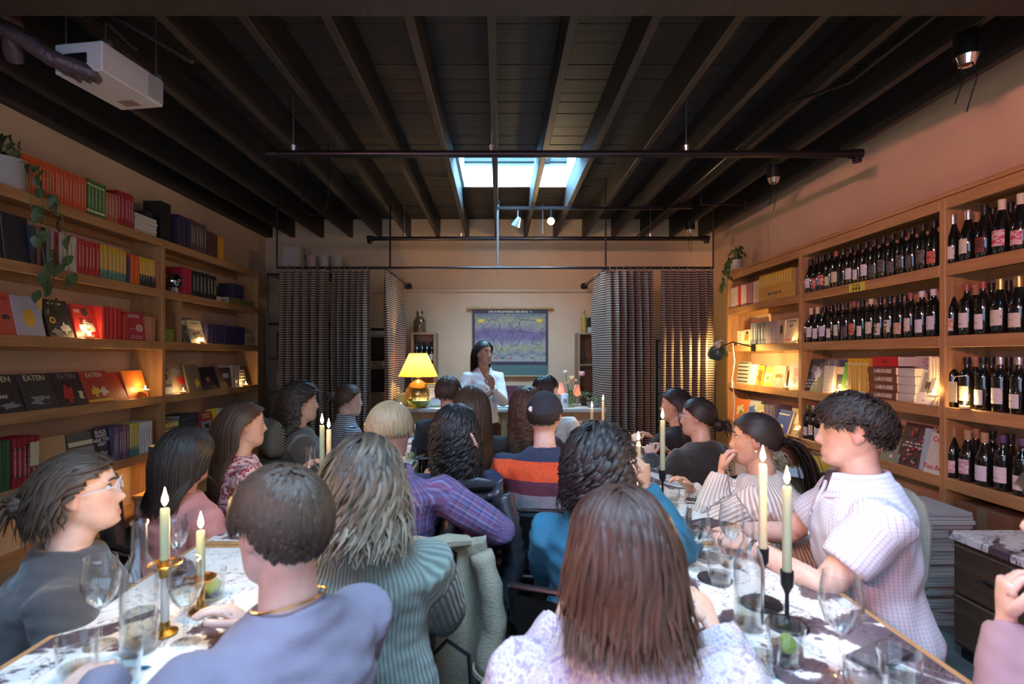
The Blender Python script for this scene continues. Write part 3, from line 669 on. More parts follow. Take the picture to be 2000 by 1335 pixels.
faceout('R', r3, 1538, 1561, .24, (.55,.42,.34), 'pale floral cover beside the far upright', [('blob', .1, .65, .7, .5, PNK), ('blob', -.1, .3, .6, .35, GRY)], 8)
faceout('R', r4, 1428, 1452, .25, (.70,.20,.06), 'orange red cover at the far end of lowest right shelf', [('blob', 0, .5, .7, .6, CRM), ('blob', .1, .4, .3, .3, GRN)], 16)
faceout('R', r4, 1448, 1474, .26, (.50,.52,.55), 'pale blue floral cover on the lowest right shelf', [('blob', 0, .55, .7, .5, BLU), ('blob', 0, .3, .6, .3, CRM)], 16, inset=.05)
faceout('R', r4, 1470, 1494, .23, (.42,.44,.26), 'pale green cover with a red rosette', [('oval', 0, .6, .6, .32, CRM), ('oval', 0, .6, .3, .16, RED), ('rect', 0, .22, .7, .1, CRM)], 16)
row('R', r4, 1493, 1512, 8, .24, (.20,.16,.19), 'dusky purple spined book on the lowest right shelf', 'dusky books on lowest right shelf', 'plain')
faceout('R', r4, 1506, 1536, .225, (.06,.10,.32), 'blue book with a pale cottage on its cover', [('blob', 0, .25, .5, .28, CRM), ('rect', 0, .8, .7, .06, CRM)], 18, inset=.0)
faceout('R', r4, 1534, 1560, .25, (.45,.34,.18), 'tan patterned cover behind the small goblet candle', [('blob', 0, .6, .7, .5, CRM), ('blob', .1, .25, .5, .2, YEL)], 16)
# ------ right case, middle bay
faceout('R', r3, 1568, 1604, .285, (.05,.05,.055), 'black and white photo book of a crowd with white title', [('blob', .05, .62, .8, .6, GRY), ('blob', .1, .55, .36, .5, WHT), ('dash', -.1, .24, .7, .3, WHT, 3), ('oval', .1, .82, .2, .1, DRK)], 12)
row('R', r3, 1604, 1640, 6, .275, [(.16,.15,.24), (.24,.22,.30)], 'tall indigo spined book behind the framed cover', 'indigo books on third right shelf', 'plain', inset=.1, d=.12)
faceout('R', r3, 1606, 1624, .225, (.48,.42,.42), 'pale gridded cover left of the tealight, third right shelf', [('rect', 0, .1+.16*k, .9, .012, GRY) for k in range(6)], 5)
faceout('R', r3, 1620, 1650, .22, (.60,.48,.38), 'beige cover with a dark photo behind the tealight', [('rect', .12, .45, .48, .55, DRK), ('blob', .15, .3, .3, .2, PNK)], 6, inset=.05)
faceout('R', r3, 1640, 1656, .26, (.14,.42,.06), 'bright green cover leaning on the yellow row', [('blob', .15, .35, .4, .3, CRM)], 10)
row('R', r3, 1656, 1697, 9, .285, (.72,.40,.02), 'yellow spined book in the yellow row, third right shelf', 'yellow books on third right shelf', 'whitedot')
row('R', r3, 1697, 1702, 1, .285, (.60,.24,.02), 'amber spined book at the end of the yellow row', None)
m_lar = M('print_larousse', (.78,.70,.60), .5)
stack('R', r3, 1697, 1751, 4, .057, (.20,.06,.03), 'brown LAROUSSE volume in the flat stack of four', 'stack of LAROUSSE volumes', spine_text='LAROUSSE', tmat=m_lar, inset=.012)
faceout('R', r3+.232, 1704, 1754, .07, (.55,.015,.02), 'red book numbered 40 on top of the LAROUSSE stack', [('text', '40', 0, .5, .04, DRK)], 0, th=.2, inset=.03)
stack('R', r3, 1754, 1788, 4, .056, (.55,.50,.48), 'white box file in the flat stack beside LAROUSSE volumes', 'white flat stack beside LAROUSSE', inset=.03, kind='plain')
faceout('R', r3, 1772, 1838, .31, (.58,.56,.60), 'pale poster book with outlined title at back of third shelf', [('dash', .12, .86, .7, .2, GRY, 3)], 10, inset=.12)
faceout('R', r3, 1782, 1822, .225, (.62,.60,.62), 'white book with a grey landscape photo', [('rect', .05, .62, .6, .58, GRY), ('blob', .05, .55, .4, .3, DRK), ('rect', 0, .1, .14, .03, GRY)], 14, inset=.03)
row('R', r3, 1814, 1838, 4, .30, (.66,.58,.50), 'tall white spined book behind the goblet candle', 'tall white books behind goblet candle', 'type', inset=.07)
faceout('R', r4, 1716, 1752, .20, (.16,.18,.14), 'grey green book with a round sticker on lowest right shelf', [('oval', .05, .2, .16, .12, CRM)], 24, inset=.02)
faceout('R', r4, 1732, 1753, .27, (.70,.36,.28), 'salmon card lettered PA behind the grey green book', [('text', 'PA', 0, .86, .05, BLK)], 6, inset=.1, th=.01)
m_berry = M('print_berries', (.07,.02,.03), .5, var=.9, vscale=30)
faceout('R', r4, 1748, 1800, .29, m_berry, 'dark book covered with little berries and white title', [('dash', 0, .5, .8, .16, WHT, 2)]+[('oval', rnd.uniform(-.42, .42), rnd.uniform(.06, .94), .09, .06, rnd.choice([PNK, RED, DRK, GRY])) for k in range(26)], 16)
faceout('R', r4, 1794, 1810, .27, (.38,.48,.56), 'pale blue narrow book beside the Cook cover', [], 10)
faceout('R', r4, 1803, 1838, .255, (.62,.58,.50), 'cream book lettered Cook and You Are', [('text', 'Cook', 0, .84, .045, RED), ('text', 'You Are', 0, .16, .045, RED), ('oval', .2, .68, .16, .12, GRN), ('blob', 0, .42, .3, .3, CRM)], 14, inset=.005)
row('R', r4, 1742, 1758, 2, .22, (.62,.40,.05), 'ochre spined book at the back of lowest right shelf', 'ochre books on lowest right shelf', inset=.12)
# ------ wine bottles
m_wine = glass('dark_bottle_glass', (.012,.018,.010), .03, 1.5)
m_wine = M('dark_wine_glass', (.008,.009,.008), .06, spec=.8, coat=.6)
m_lab = {}
def lab_mat(k):
    if k in m_lab: return m_lab[k]
    cols = {'cream': ((.62,.54,.44), (.30,.26,.22)), 'white': ((.66,.60,.60), (.36,.32,.33)), 'red': ((.50,.07,.06), (.65,.45,.42)), 'yellow': ((.62,.52,.30), (.66,.42,.05)),
            'charcoal': ((.05,.05,.05), (.14,.12,.11)), 'coral': ((.62,.16,.09), (.30,.05,.04)), 'pink': ((.62,.42,.42), (.50,.06,.10)), 'blush': ((.50,.30,.34), (.66,.58,.58)), 'crimson': ((.16,.03,.02), (.05,.02,.02)), 'lilac': ((.60,.56,.64), (.48,.44,.60)), 'picture': ((.58,.44,.38), (.48,.20,.08))}[k]
    m, nt, b, new, ln = nodemat('wine_label_'+k); m_lab[k] = m
    tc = new('TexCoord'); n = new('TexNoise', Scale=38.0, Detail=1.0); mp = new('Mapping'); mp.inputs['Scale'].default_value = (1, 1, 2.2)
    ln(tc.outputs['Object'], mp.inputs[0]); ln(mp.outputs[0], n.inputs['Vector'])
    lo = .60 if k in ('cream', 'white', 'lilac', 'yellow') else .5
    r = ramp(new, [(lo, cols[0]), (lo+.03, cols[1])]); ln(n.outputs['Fac'], r.inputs[0]); ln(r.outputs[0], b.inputs['Base Color']); b.inputs['Roughness'].default_value = .6
    return m
BP = {'bordeaux': [(0,.0),(.035,.0),(.037,.004),(.0375,.19),(.034,.205),(.018,.228),(.0145,.24),(.0142,.285),(.0158,.287),(.0158,.297),(.012,.298),(0,.298)],
      'burgundy': [(0,.0),(.038,.0),(.041,.004),(.041,.145),(.038,.165),(.028,.20),(.019,.232),(.0155,.25),(.015,.285),(.0165,.287),(.0165,.297),(.012,.298),(0,.298)]}
bmesh_c = {k: MB().lathe(p, 18).mesh('wine_bottle', m_wine, True) for k, p in BP.items()}
cap_mats = {'black': M('foil_black', (.015,.015,.017), .4, .3), 'cream': M('wax_cream', (.62,.50,.36), .5), 'silver': M('foil_silver', (.55,.50,.50), .3, .8), 'gold': M('foil_gold', (.60,.36,.12), .3, .8),
            'white': M('foil_white', (.66,.60,.62), .5), 'red': M('wax_red', (.30,.06,.04), .4), 'purple': M('foil_purple', (.10,.05,.14), .4), 'green': M('foil_green', (.16,.24,.08), .4), 'cork': M('cork', (.42,.26,.14), .8)}
capm = {(k, s): MB().lathe([(.0162, 0), (.0172, .001), (.0172 if s else .0180, .045), (.0180, .058), (.0176, .0605), (0, .0608)] if not s else [(.0152, .02), (.0168, .021), (.0178, .046), (.0182, .058), (.0176, .0605), (0, .0608)], 14).mesh('capsule', m, True) for k, m in cap_mats.items() for s in (0, 1)}
labm = {}
def wine_bottle(loc, kind, lab, cap, label, group, lh=.085, z0=.045, facing=math.pi, wide=1.0):
    b = link('wine_bottle', bmesh_c[kind], None, loc, (0, 0, facing+rnd.uniform(-.15, .15))); tag(b, label, 'bottle', group)
    if lab:
        k = (kind, lab, lh, z0, wide)
        if k not in labm:
            r = BP[kind][2][0]+.0012; n = 9; vs = []
            for j in range(n+1):
                a = (-.5+j/n)*2.1*wide
                for z in (z0, z0+lh):
                    for rr in (r, r-.0009): vs.append((rr*math.cos(a), rr*math.sin(a), z))
            fs = []
            for j in range(n):
                p, q = 4*j, 4*j+4; fs += [(p, q, q+2, p+2), (p+1, p+3, q+3, q+1), (p, p+1, q+1, q), (p+2, q+2, q+3, p+3)]
            labm[k] = MB().add(vs, fs).mesh('label', lab_mat(lab), True)
        link('label', labm[k], b)
    if cap: link('capsule', capm[(cap, 1 if kind == 'bordeaux' else 0)], b, (0, 0, .2385))
    return b
def bottle_row(z, px0, px1, specs, shelf, back=True, fx=.055, backcap='black'):
    X = RX+fx; ya, yb = on_side(px1, X), on_side(px0, X); n = len(specs)
    for i, (kind, lab, cap) in enumerate(specs):
        y = yb-(yb-ya)*(i+.5)/n
        nm = {'cream': 'cream', 'white': 'white', 'red': 'red', 'yellow': 'yellow and white', 'charcoal': 'charcoal printed', 'coral': 'coral', 'pink': 'pink splashed', 'blush': 'blush marbled', 'crimson': 'dark crimson', 'lilac': 'pale lilac', 'picture': 'pictured', None: 'no'}[lab]
        wine_bottle((X, y, z+.001), kind, lab, cap, nth('%s labelled bottle, %s top, %s' % (nm, cap, shelf), i, n), '%s label %s top bottles, %s' % (nm, cap, shelf), wide=.8 if i % 3 else 1.0, lh=.085 if i % 4 else .075, z0=.045 if i % 2 else .03)
    if back:
        for i in range(n-1):
            y = yb-(yb-ya)*(i+1)/n
            wine_bottle((X+.095, y, z+.001), 'bordeaux' if i % 2 else 'burgundy', None, backcap if i % 4 else 'cork', nth('dark back row bottle, %s' % shelf, i, n-1), 'back row bottles, %s' % shelf)
b_, g_ = 'bordeaux', 'burgundy'
bottle_row(r1, 1567, 1836, [(g_,'cream','black'),(g_,'white','black'),(g_,'red','black'),(g_,'red','black'),(b_,'yellow','black'),(b_,'yellow','red'),(b_,None,'black'),(b_,'white','black'),(b_,'white','black'),(b_,'white','black'),(b_,'charcoal','black'),(b_,'charcoal','black'),(b_,'charcoal','black'),(b_,'charcoal','black'),(b_,'charcoal','black'),(b_,'charcoal','black'),(b_,'coral','black')], 'top wine shelf, middle bay')
bottle_row(r2, 1567, 1836, [(g_,'charcoal','black'),(g_,'white','cream'),(g_,'white','cream'),(g_,'lilac','black'),(b_,'white','black'),(b_,'cream','black'),(b_,'charcoal','black'),(b_,'coral','red'),(b_,'white','black'),(b_,'cream','cream'),(b_,'cream','black'),(b_,'cream','black'),(b_,'picture','black'),(b_,'cream','red'),(b_,'lilac','white'),(b_,'lilac','white')], 'second wine shelf, middle bay')
bottle_row(r4, 1572, 1606, [(b_,'white','green'),(b_,'cream','silver'),(b_,'white','black')], 'lowest shelf, middle bay', False)
bottle_row(r1, 1847, 2055, [(g_,'cream','silver'),(g_,'cream','silver'),(g_,'crimson','black'),(g_,'pink','cream'),(g_,'pink','cream'),(g_,'pink','cream')], 'top shelf, near right bay', True)
bottle_row(r2, 1845, 2050, [(g_,'picture','black'),(b_,'white','red'),(b_,'white','red'),(g_,'cream','gold'),(g_,'cream','gold'),(g_,'cream','gold')], 'second shelf, near right bay', True)
bottle_row(r3, 1845, 2050, [(b_,'cream','black'),(b_,'cream','black'),(b_,'white','black'),(b_,'white','silver'),(b_,'white','silver'),(b_,'white','silver')], 'third shelf, near right bay', True)
bottle_row(r4, 1845, 2060, [(g_,'blush','cork'),(g_,'blush','cork'),(g_,'lilac','cork'),(b_,'white','purple'),(b_,'white','purple'),(b_,'white','purple')], 'lowest shelf, near right bay', True)
# lettering on the two Paterna labels
for o in [q for q in COL.objects if q.name.startswith('wine_bottle') and q.get('label', '').startswith('cream labelled bottle, black top, second wine shelf')][1:3]:
    link('lettering', text_mesh('Pat\n er\nna', .034, BLK, .0005), o, (.0395, 0, .085), R(90))
sg = thing('shelf_sign', 'yellow sign with three small bottle marks on wine shelf edge', 'sign', (RX-.003, on_side(1674, RX), r1-.033))
MB().box(-.001, .002, -.085, .085, -.032, .032, .0008).build('card', M('lime_yellow_card', (.66,.62,.06), .6), sg)
dashes(0, .016, .11, .022, 1, BLK, sg, 0).matrix_basis = Matrix.Translation((-.0015, 0, .016)) @ Matrix.Rotation(R(-90), 4, 'Z')
for k in (-1, 0, 1): MB().lathe([(.006,-.022),(.006,-.008),(.0022,-.001),(.0022,.006)], 8, (-.004, k*.032, 0)).build('bottle_mark', BLK, sg)
# ---------------------------------------------------------------- curtains
m_curt = stripes('striped_curtain_cloth', 'Z', [(0, (.055,.035,.035)), (.46, (.055,.035,.035)), (.54, (.54,.41,.31)), (.96, (.54,.41,.31)), (1, (.055,.035,.035))], .0262, .85, True, 0, .10)
_nt = m_curt.node_tree; _b = _nt.nodes['Principled BSDF']; _tr = _nt.nodes.new('ShaderNodeBsdfTranslucent'); _mx = _nt.nodes.new('ShaderNodeMixShader'); _mx.inputs[0].default_value = .35
_nt.links.new(_b.inputs['Base Color'].links[0].from_socket, _tr.inputs['Color']); _nt.links.new(_b.outputs[0], _mx.inputs[1]); _nt.links.new(_tr.outputs[0], _mx.inputs[2]); _nt.links.new(_mx.outputs[0], _nt.nodes['Material Output'].inputs[0])
def curtain(p0, p1, label, folds, ztop=2.39, zbot=.03, amp=.045, seed=1, flare=0.0):
    a, b = Vector((p0[0], p0[1], 0)), Vector((p1[0], p1[1], 0)); L = (b-a).length; d = (b-a)/L; n = Vector((d.y, -d.x, 0))
    rr = random.Random(seed); ph = [rr.uniform(0, 6.28) for _ in range(5)]; NU, NV = folds*10, 26
    t = thing('curtain', label, 'curtain', (a.x, a.y, 0))
    def pt(u, v, off):
        w = 2*math.pi*folds*u+.5*math.sin(3*u+ph[0])+.35*v*math.sin(9*u+ph[1])
        k = amp*(.35+.65*min(1, v*5))*(1+.35*math.sin(5*u+ph[2]))
        z = ztop+(zbot-ztop)*v-.012*(1-v)*(1-math.cos(w))*.5
        s = u*L*(1+flare*v)+.012*math.sin(w*2+ph[3])
        return d*s+n*(k*math.sin(w)+.012*math.sin(7*v+9*u+ph[4])+off)+Vector((0, 0, z))
    m = MB(); m.grid(lambda u, v: pt(u, v, 0), NU, NV); k = len(m.v); m.grid(lambda u, v: pt(u, v, .004), NU, NV)
    m.f = m.f[:len(m.f)//2]+[f[::-1] for f in m.f[len(m.f)//2:]]
    m.build('cloth', m_curt, t, 'all')
    for i in range(folds+1):
        c = d*(L*(i+.25)/(folds+.5)); r = MB()
        r.tube([c+n*.022*math.cos(q)+Vector((0, 0, 2.413+.022*math.sin(q)-.006)) for q in [k*math.pi/6 for k in range(13)]], .0028, 5, cap=False).build('ring', m_steel, t, True)
    return t
def cx(px): return (px-CX)*5.69/F
curtain((cx(546), 5.69), (cx(640), 5.69), 'brown striped curtain panel beside the left bookcase', 6, seed=1)
curtain((cx(648), 5.69), (cx(722), 5.69), 'brown striped curtain panel behind the striped turtleneck guest', 6, seed=2)
curtain((-1.25, 5.74), (-1.25, 6.72), 'striped curtain on the side rail, brightly lit by the yellow table lamp', 7, seed=3, amp=.04, ztop=2.39)
curtain((1.17, 6.28), (1.17, 5.74), 'short striped curtain wrapped around the right side rail', 4, seed=4, amp=.05)
curtain((cx(1187), 5.69), (cx(1274), 5.69), 'striped curtain right of the counter', 6, seed=5, amp=.05, flare=.05)
curtain((cx(1290), 5.69), (cx(1391), 5.69), 'striped curtain lit yellow by the clip lamp', 6, seed=6, amp=.05)
# ---------------------------------------------------------------- counter and the things on it
m_oak = wood('fluted_oak', (.30,.165,.075), (.44,.26,.13), .5, 'Z', 1.2, .2)
m_top = M('stone_counter_top', (.50,.46,.42), .35, var=.15, vscale=12)
c = thing('counter', 'wood panelled service counter behind the speaker', 'counter', (0, 5.78, 0))
MB().box(-1.16, 1.20, .03, .58, .06, .83).build('carcass', m_oak, c)
for k in range(6): MB().box(-1.158+.393*k, -1.158+.393*k+.389, 0, .03, .06, .83, .003).build('front_panel', m_oak, c)
MB().box(-1.17, 1.21, -.02, .60, .83, .87, .004).build('worktop', m_top, c)
MB().box(-1.15, 1.19, .05, .56, 0, .06).build('plinth', m_black, c)
CT = .871
# yellow table lamp
t = thing('table_lamp', 'yellow pleated table lamp with golden glass base on counter', 'lamp', (-.93, 6.0, CT))
m_gold = M('mercury_glass', (.52,.34,.14), .16, .85, var=.4, vscale=9)
MB().lathe([(0,0),(.09,0),(.10,.01),(.135,.06),(.15,.13),(.14,.20),(.10,.26),(.05,.295),(.03,.31),(.03,.33),(0,.335)], 28).build('base', m_gold, t, True)
m, nt, b, new, ln = nodemat('yellow_lampshade'); MATS['yellow_lampshade'] = m
b.inputs['Base Color'].default_value = (.80,.40,.07,1); b.inputs['Roughness'].default_value = .8
tr = new('BsdfTranslucent', Color=(.90,.44,.08,1)); mx = new('MixShader'); mx.inputs[0].default_value = .6
ln(b.outputs[0], mx.inputs[1]); ln(tr.outputs[0], mx.inputs[2]); ln(mx.outputs[0], nt.nodes['Material Output'].inputs[0])
sh = MB(); N = 96
def sp(u, v): return (lambda r, a: (r*math.cos(a), r*math.sin(a), .345+.265*v))((.222-.122*v)*(1+(.014 if int(u*N+.5) % 2 else -.014)), 2*math.pi*u)
sh.grid(sp, N, 4); sh.build('shade', m, t)
MB().tube([(.222*math.cos(q), .222*math.sin(q), .345) for q in [k*math.pi/16 for k in range(33)]], .003, 5).tube([(.1*math.cos(q), .1*math.sin(q), .61) for q in [k*math.pi/16 for k in range(33)]], .003, 5).build('shade_trim', M('gold_trim', (.6,.36,.1), .5), t, True)
MB().ball((0, 0, .45), .03, 12, 8).build('bulb', emis('lamp_bulb', (1, .72, .35), 40), t, True)
light('table_lamp_light', 'POINT', (-.93, 6.0, CT+.47), 58, (1, .62, .22), radius=.035)
# bowl with napkins, frame, tumblers
t = thing('bowl', 'green bowl filled with white napkins on counter', 'bowl', (-.90, 5.86, CT))
MB().lathe([(0,0),(.05,0),(.06,.01),(.11,.05),(.135,.085),(.130,.086),(.10,.05),(.05,.015),(0,.014)], 24).build('bowl_body', M('lime_ceramic', (.30,.36,.05), .3), t, True)
m_nap = M('paper_napkin', (.78,.72,.62), .9)
for k in range(9):
    a = k*.9; o = MB().grid(lambda u, v: (.09*(u-.5), .002*math.sin(9*u), .08*v+.01*math.sin(6*u+k)), 5, 3)
    q = o.build('napkin', m_nap, t, False, (.05*math.cos(a)*(k % 3)/1.5, .05*math.sin(a)*(k % 3)/1.5, .035)); q.rotation_euler = (rnd.uniform(-.5, .5), rnd.uniform(-.5, .5), a)
def sign_frame(px, py, Y, w, h, label):
    p = at(px, py, Y); t = thing('menu_frame', label, 'frame', (p.x, Y, CT)); g = M('brass_green_frame', (.22,.24,.09), .4)
    for (x0, x1, z0, z1) in ((-w/2, w/2, 0, .018), (-w/2, w/2, h-.018, h), (-w/2, -w/2+.018, .018, h-.018), (w/2-.018, w/2, .018, h-.018)): MB().box(x0, x1, -.012, .012, z0, z1, .002).build('frame_bar', g, t)
    MB().box(-w/2+.018, w/2-.018, -.004, .004, .018, h-.018).build('sheet', M('pale_print_sheet', (.62,.63,.70), .7), t)
    MB().box(-.02, .02, .012, .09, .0, .012).build('foot', g, t)
    dashes(0, h*.84, w*.6, .03, 1, BLK, t, -.005); dashes(0, h*.62, w*.7, .07, 3, DRK, t, -.005); dashes(0, h*.40, w*.7, .045, 2, DRK, t, -.005)
sign_frame(848, 765, 5.95, .20, .27, 'standing framed notice sheet on counter beside the lamp')
m_thin = pane_mat('thin_glass', (.97,.98,.98), 1.0, .01)
m_thin2 = pane_mat('thin_green_glass', (.75,.86,.72), 1.0, .02)
m_water = pane_mat('water', (.90,.95,.93), 1.3, .01)
m_wax = M('candle_wax', (.75,.62,.42), .5, sss=.3)
m_flame = emis('candle_flame', (1.0, .74, .34), 26)
def flame(parent, x, y, z, s=1.0, watts=1.0, col=(1, .60, .22)):
    MB().lathe([(0, -.002), (.0045*s, .003*s), (.0078*s, .012*s), (.0070*s, .020*s), (.0036*s, .033*s), (.0012*s, .044*s), (0, .048*s)], 10, (x, y, z)).build('flame', m_flame, parent, True)
    MB().tube([(x, y, z-.012), (x, y, z+.004)], .0012, 5).build('wick', m_black, parent)
    w = parent.matrix_basis @ Vector((x, y, z+.028*s))
    light('flame_light', 'POINT', w, watts*3.0, col, radius=.012)
def tealight(loc, label, glassy=True, watts=.35):
    t = thing('tealight', label, 'candle', loc)
    MB().lathe([(0,.002),(.024,.002),(.026,.006),(.028,.03),(.026,.031),(.0245,.008),(0,.006)], 18).build('glass_cup', m_thin, t, True)
    MB().lathe([(0,.0065),(.0235,.0065),(.0235,.02),(0,.02)], 18).build('wax', m_wax, t, True)
    flame(t, 0, 0, .026, .6, watts)
    return t
def goblet_candle(loc, label, watts=.45):
    t = thing('goblet_candle', label, 'candle', loc)
    MB().lathe([(0,0),(.03,0),(.031,.004),(.008,.012),(.006,.03),(.009,.045),(.03,.055),(.045,.10),(.043,.10),(.028,.06),(.006,.052)], 18, cap=False).build('glass_goblet', m_thin, t, True)
    MB().lathe([(0,.058),(.027,.058),(.03,.068),(0,.068)], 16).build('wax', m_wax, t, True)
    flame(t, 0, 0, .075, .6, watts); return t
def on_shelf(side, px, z, inset=.03):
    X = (LX-inset) if side == 'L' else (RX+inset); return (X, on_side(px, X), z+.001)
tealight(on_shelf('L', 176, C, -.0), 'tealight in glass cup before the white jacket cover, third left shelf', watts=.5)
tealight(on_shelf('L', 397, C, .0), 'tealight before the grey landscape book, third left shelf')
tealight(on_shelf('L', 358, D, .0), 'tealight before the red pear cover')
tealight(on_shelf('L', 480, D, .0), 'tealight at the right end of fourth left shelf', watts=.5)
goblet_candle(on_shelf('L', 284, D, .0), 'candle burning in a small glass goblet before the orange book', .7)
tealight(on_shelf('R', 1549, r2, .0), 'tealight in front of the cream fish cover')
tealight(on_shelf('R', 1534, r3, .0), 'tealight on the third right shelf, far bay')
tealight(on_shelf('R', 1625, r3, .0), 'tealight in front of the beige cover with dark photo', watts=.6)
goblet_candle(on_shelf('R', 1823, r3, -.005), 'candle burning in a glass goblet before tall white books', .8)
goblet_candle(on_shelf('R', 1556, r4, .0), 'candle in a small goblet on the lowest right shelf')
tealight(on_shelf('R', 1884, r3, -.006), 'tealight in front of the near wine bottles', watts=.6)
tg = thing('price_tag', 'pale hang tag dangling from a near wine bottle', 'tag', (RX-.004, on_side(1862, RX), r3+.035))
MB().box(-.002, 0, -.03, .03, 0, .12, .0008).build('card', M('manila_card', (.72,.58,.36), .8), tg)
MB().tube([(-.001, 0, .11), (-.004, -.02, .15), (.03, -.06, .16)], .0015, 5).build('string', WHT, tg)
# tumblers with candles, box, papers on the counter
def tumbler(loc, label, group=None, liquid=0.0, lime=False, r=.038, h=.085, green=False):
    t = thing('tumbler', label, 'glass', loc, 0, group)
    MB().lathe([(0,.001),(r*.8,.001),(r*.86,.004),(r,h),(r-.0025,h),(r*.84,.012),(0,.010)], 20).build('glass_wall', m_thin2 if green else m_thin, t, True)
    if liquid: MB().lathe([(0,.0115),(r*.83,.0125),(r*.83+(r-.003-r*.83)*liquid, h*liquid),(0, h*liquid)], 20).build('water', m_water, t, True)
    if lime:
        o = MB().lathe([(0,-.006),(r*.48,-.005),(r*.54,0),(r*.48,.005),(0,.006)], 16).build('lime_slice', M('lime', (.15,.22,.04), .4), t, True, (.004, 0, h*.45)); o.rotation_euler = (R(62), R(20), 0)
    return t
for (px, y, l) in ((833, 5.84, 'glass tumbler with a candle glow by the green bowl'), (783, 5.82, 'tumbler candle at the left end of the counter')):
    t = tumbler(((px-CX)*y/F, y, CT), l); MB().lathe([(0,.012),(.03,.012),(.03,.03),(0,.03)], 14).build('wax', m_wax, t, True); flame(t, 0, 0, .036, .6, .4)
tag(MB().box(-.06, .06, -.04, .04, 0, .14, .004).box(-.062, .062, -.042, .042, .11, .145).build('tin_box', M('sage_tin', (.16,.19,.12), .5), None, False, ((790-CX)*6.05/F-.03, 6.12, CT)), 'small sage green tin behind the bowl', 'box')
t = thing('paper_pile', 'pale papers lying on the counter beside the speaker', 'paper', (.10, 5.9, CT)); 
for k in range(4): MB().box(-.13, .13, -.09, .09, .004*k, .004*k+.003).build('sheet', M('pale_blue_paper', (.55,.62,.64), .8), t, False, (.01*k, 0, 0), rnd.uniform(-.25, .25))
t = thing('maroon_menu', 'dark maroon folder board leaning behind the counter papers', 'folder', (.12, 6.2, CT))
MB().box(-.14, .14, -.008, .008, 0, .23, .003).build('board', M('maroon_board', (.10,.02,.035), .6), t); MB().box(-.02, .02, .008, .07, 0, .01).build('foot', m_black, t)
def mini_lamp(px, y, h, label):
    t = thing('candle_lamp', label, 'lamp', ((px-CX)*y/F, y, CT))
    MB().lathe([(0,0),(.035,0),(.035,.008),(.008,.02),(.006,h*.45),(0,h*.45)], 14).build('stand', m_steel, t, True)
    m_ps = MATS.get('pink_paper_shade')
    if not m_ps:
        m_ps, nt, b, new, ln = nodemat('pink_paper_shade'); MATS['pink_paper_shade'] = m_ps
        b.inputs['Base Color'].default_value = (.72,.50,.46,1); tr = new('BsdfTranslucent', Color=(.8,.5,.42,1)); mx = new('MixShader'); mx.inputs[0].default_value = .5
        ln(b.outputs[0], mx.inputs[1]); ln(tr.outputs[0], mx.inputs[2]); ln(mx.outputs[0], nt.nodes['Material Output'].inputs[0])
    MB().lathe([(.045, h*.5), (.028, h), (.027, h), (.044, h*.5)], 20, cap=False).build('shade', m_ps, t, True)
    MB().lathe([(0,h*.45),(.015,h*.45),(.015,h*.5),(0,h*.5)], 12).build('wax', m_wax, t, True); flame(t, 0, 0, h*.53, .6, .35)
mini_lamp(1096, 6.15, .27, 'pale paper shaded candle lamp left of the flower vase')
mini_lamp(1127, 6.05, .25, 'pink paper shaded candle lamp right of the flower vase')
t = thing('white_can', 'white cylinder can with a small label on counter', 'can', ((1103-CX)*5.9/F, 5.9, CT))
MB().lathe([(0,0),(.04,0),(.042,.004),(.042,.15),(.039,.155),(0,.155)], 20).build('can_body', M('white_enamel', (.68,.68,.72), .4), t, True)
MB().box(-.018, .018, -.0435, -.040, .05, .10).build('label', GRY, t)
t = thing('flower_vase', 'glass vase of pink and peach flowers on counter', 'vase', ((1114-CX)*5.95/F, 5.95, CT))
MB().lathe([(0,.001),(.045,.001),(.05,.01),(.05,.13),(.03,.17),(.034,.19),(.031,.19),(.027,.17),(.046,.13),(.046,.012),(0,.01)], 20).build('glass_body', m_thin2, t, True)
m_stem = M('green_stem', (.10,.20,.05), .6)
for k, (dx, dz, c1, r) in enumerate(((-.06, .40, (.72,.50,.36), .035), (.015, .33, (.80,.38,.16), .045), (.13, .38, (.72,.28,.26), .05), (-.03, .28, (.75,.42,.20), .04), (.06, .30, (.78,.45,.3), .03))):
    MB().tube([(0, 0, .02), (dx*.4, .01*k, .18), (dx, .01*k-.02, dz)], .0035, 5).build('stem', m_stem, t, True)
    mt = M('petal_%d' % k, c1, .7)
    for q in range(6):
        a = q*1.047; MB().ball((0, 0, 0), (r*.55, r*.18, r*.6), 8, 5).build('petal', mt, t, True, (dx+r*.5*math.cos(a), .01*k-.02+r*.5*math.sin(a), dz), (R(25)*math.sin(a), R(25)*math.cos(a), a+1.57))
t = thing('succulent_bowl', 'shallow planter of succulents on counter end', 'plant', ((1165-CX)*5.95/F, 5.97, CT))
MB().lathe([(0,0),(.09,0),(.12,.05),(.115,.05),(.085,.01),(0,.01)], 20).build('planter', M('grey_planter', (.22,.22,.18), .7), t, True)
for k in range(26):
    a = rnd.uniform(0, 6.28); q = rnd.uniform(0, .1)
    MB().ball((0, 0, 0), (.010, .006, .026), 6, 4).build('leaf', M('succulent_green', (.22,.27,.12), .6), t, True, (q*math.cos(a), q*math.sin(a), .06+rnd.uniform(0, .03)), (rnd.uniform(-.7, .7), rnd.uniform(-.7, .7), a))
t = thing('potted_plant', 'small dark leaved pot plant behind the vase', 'plant', ((1142-CX)*6.1/F, 6.12, CT))
MB().lathe([(0,0),(.04,0),(.05,.07),(.045,.07),(0,.06)], 16).build('pot', m_black, t, True)
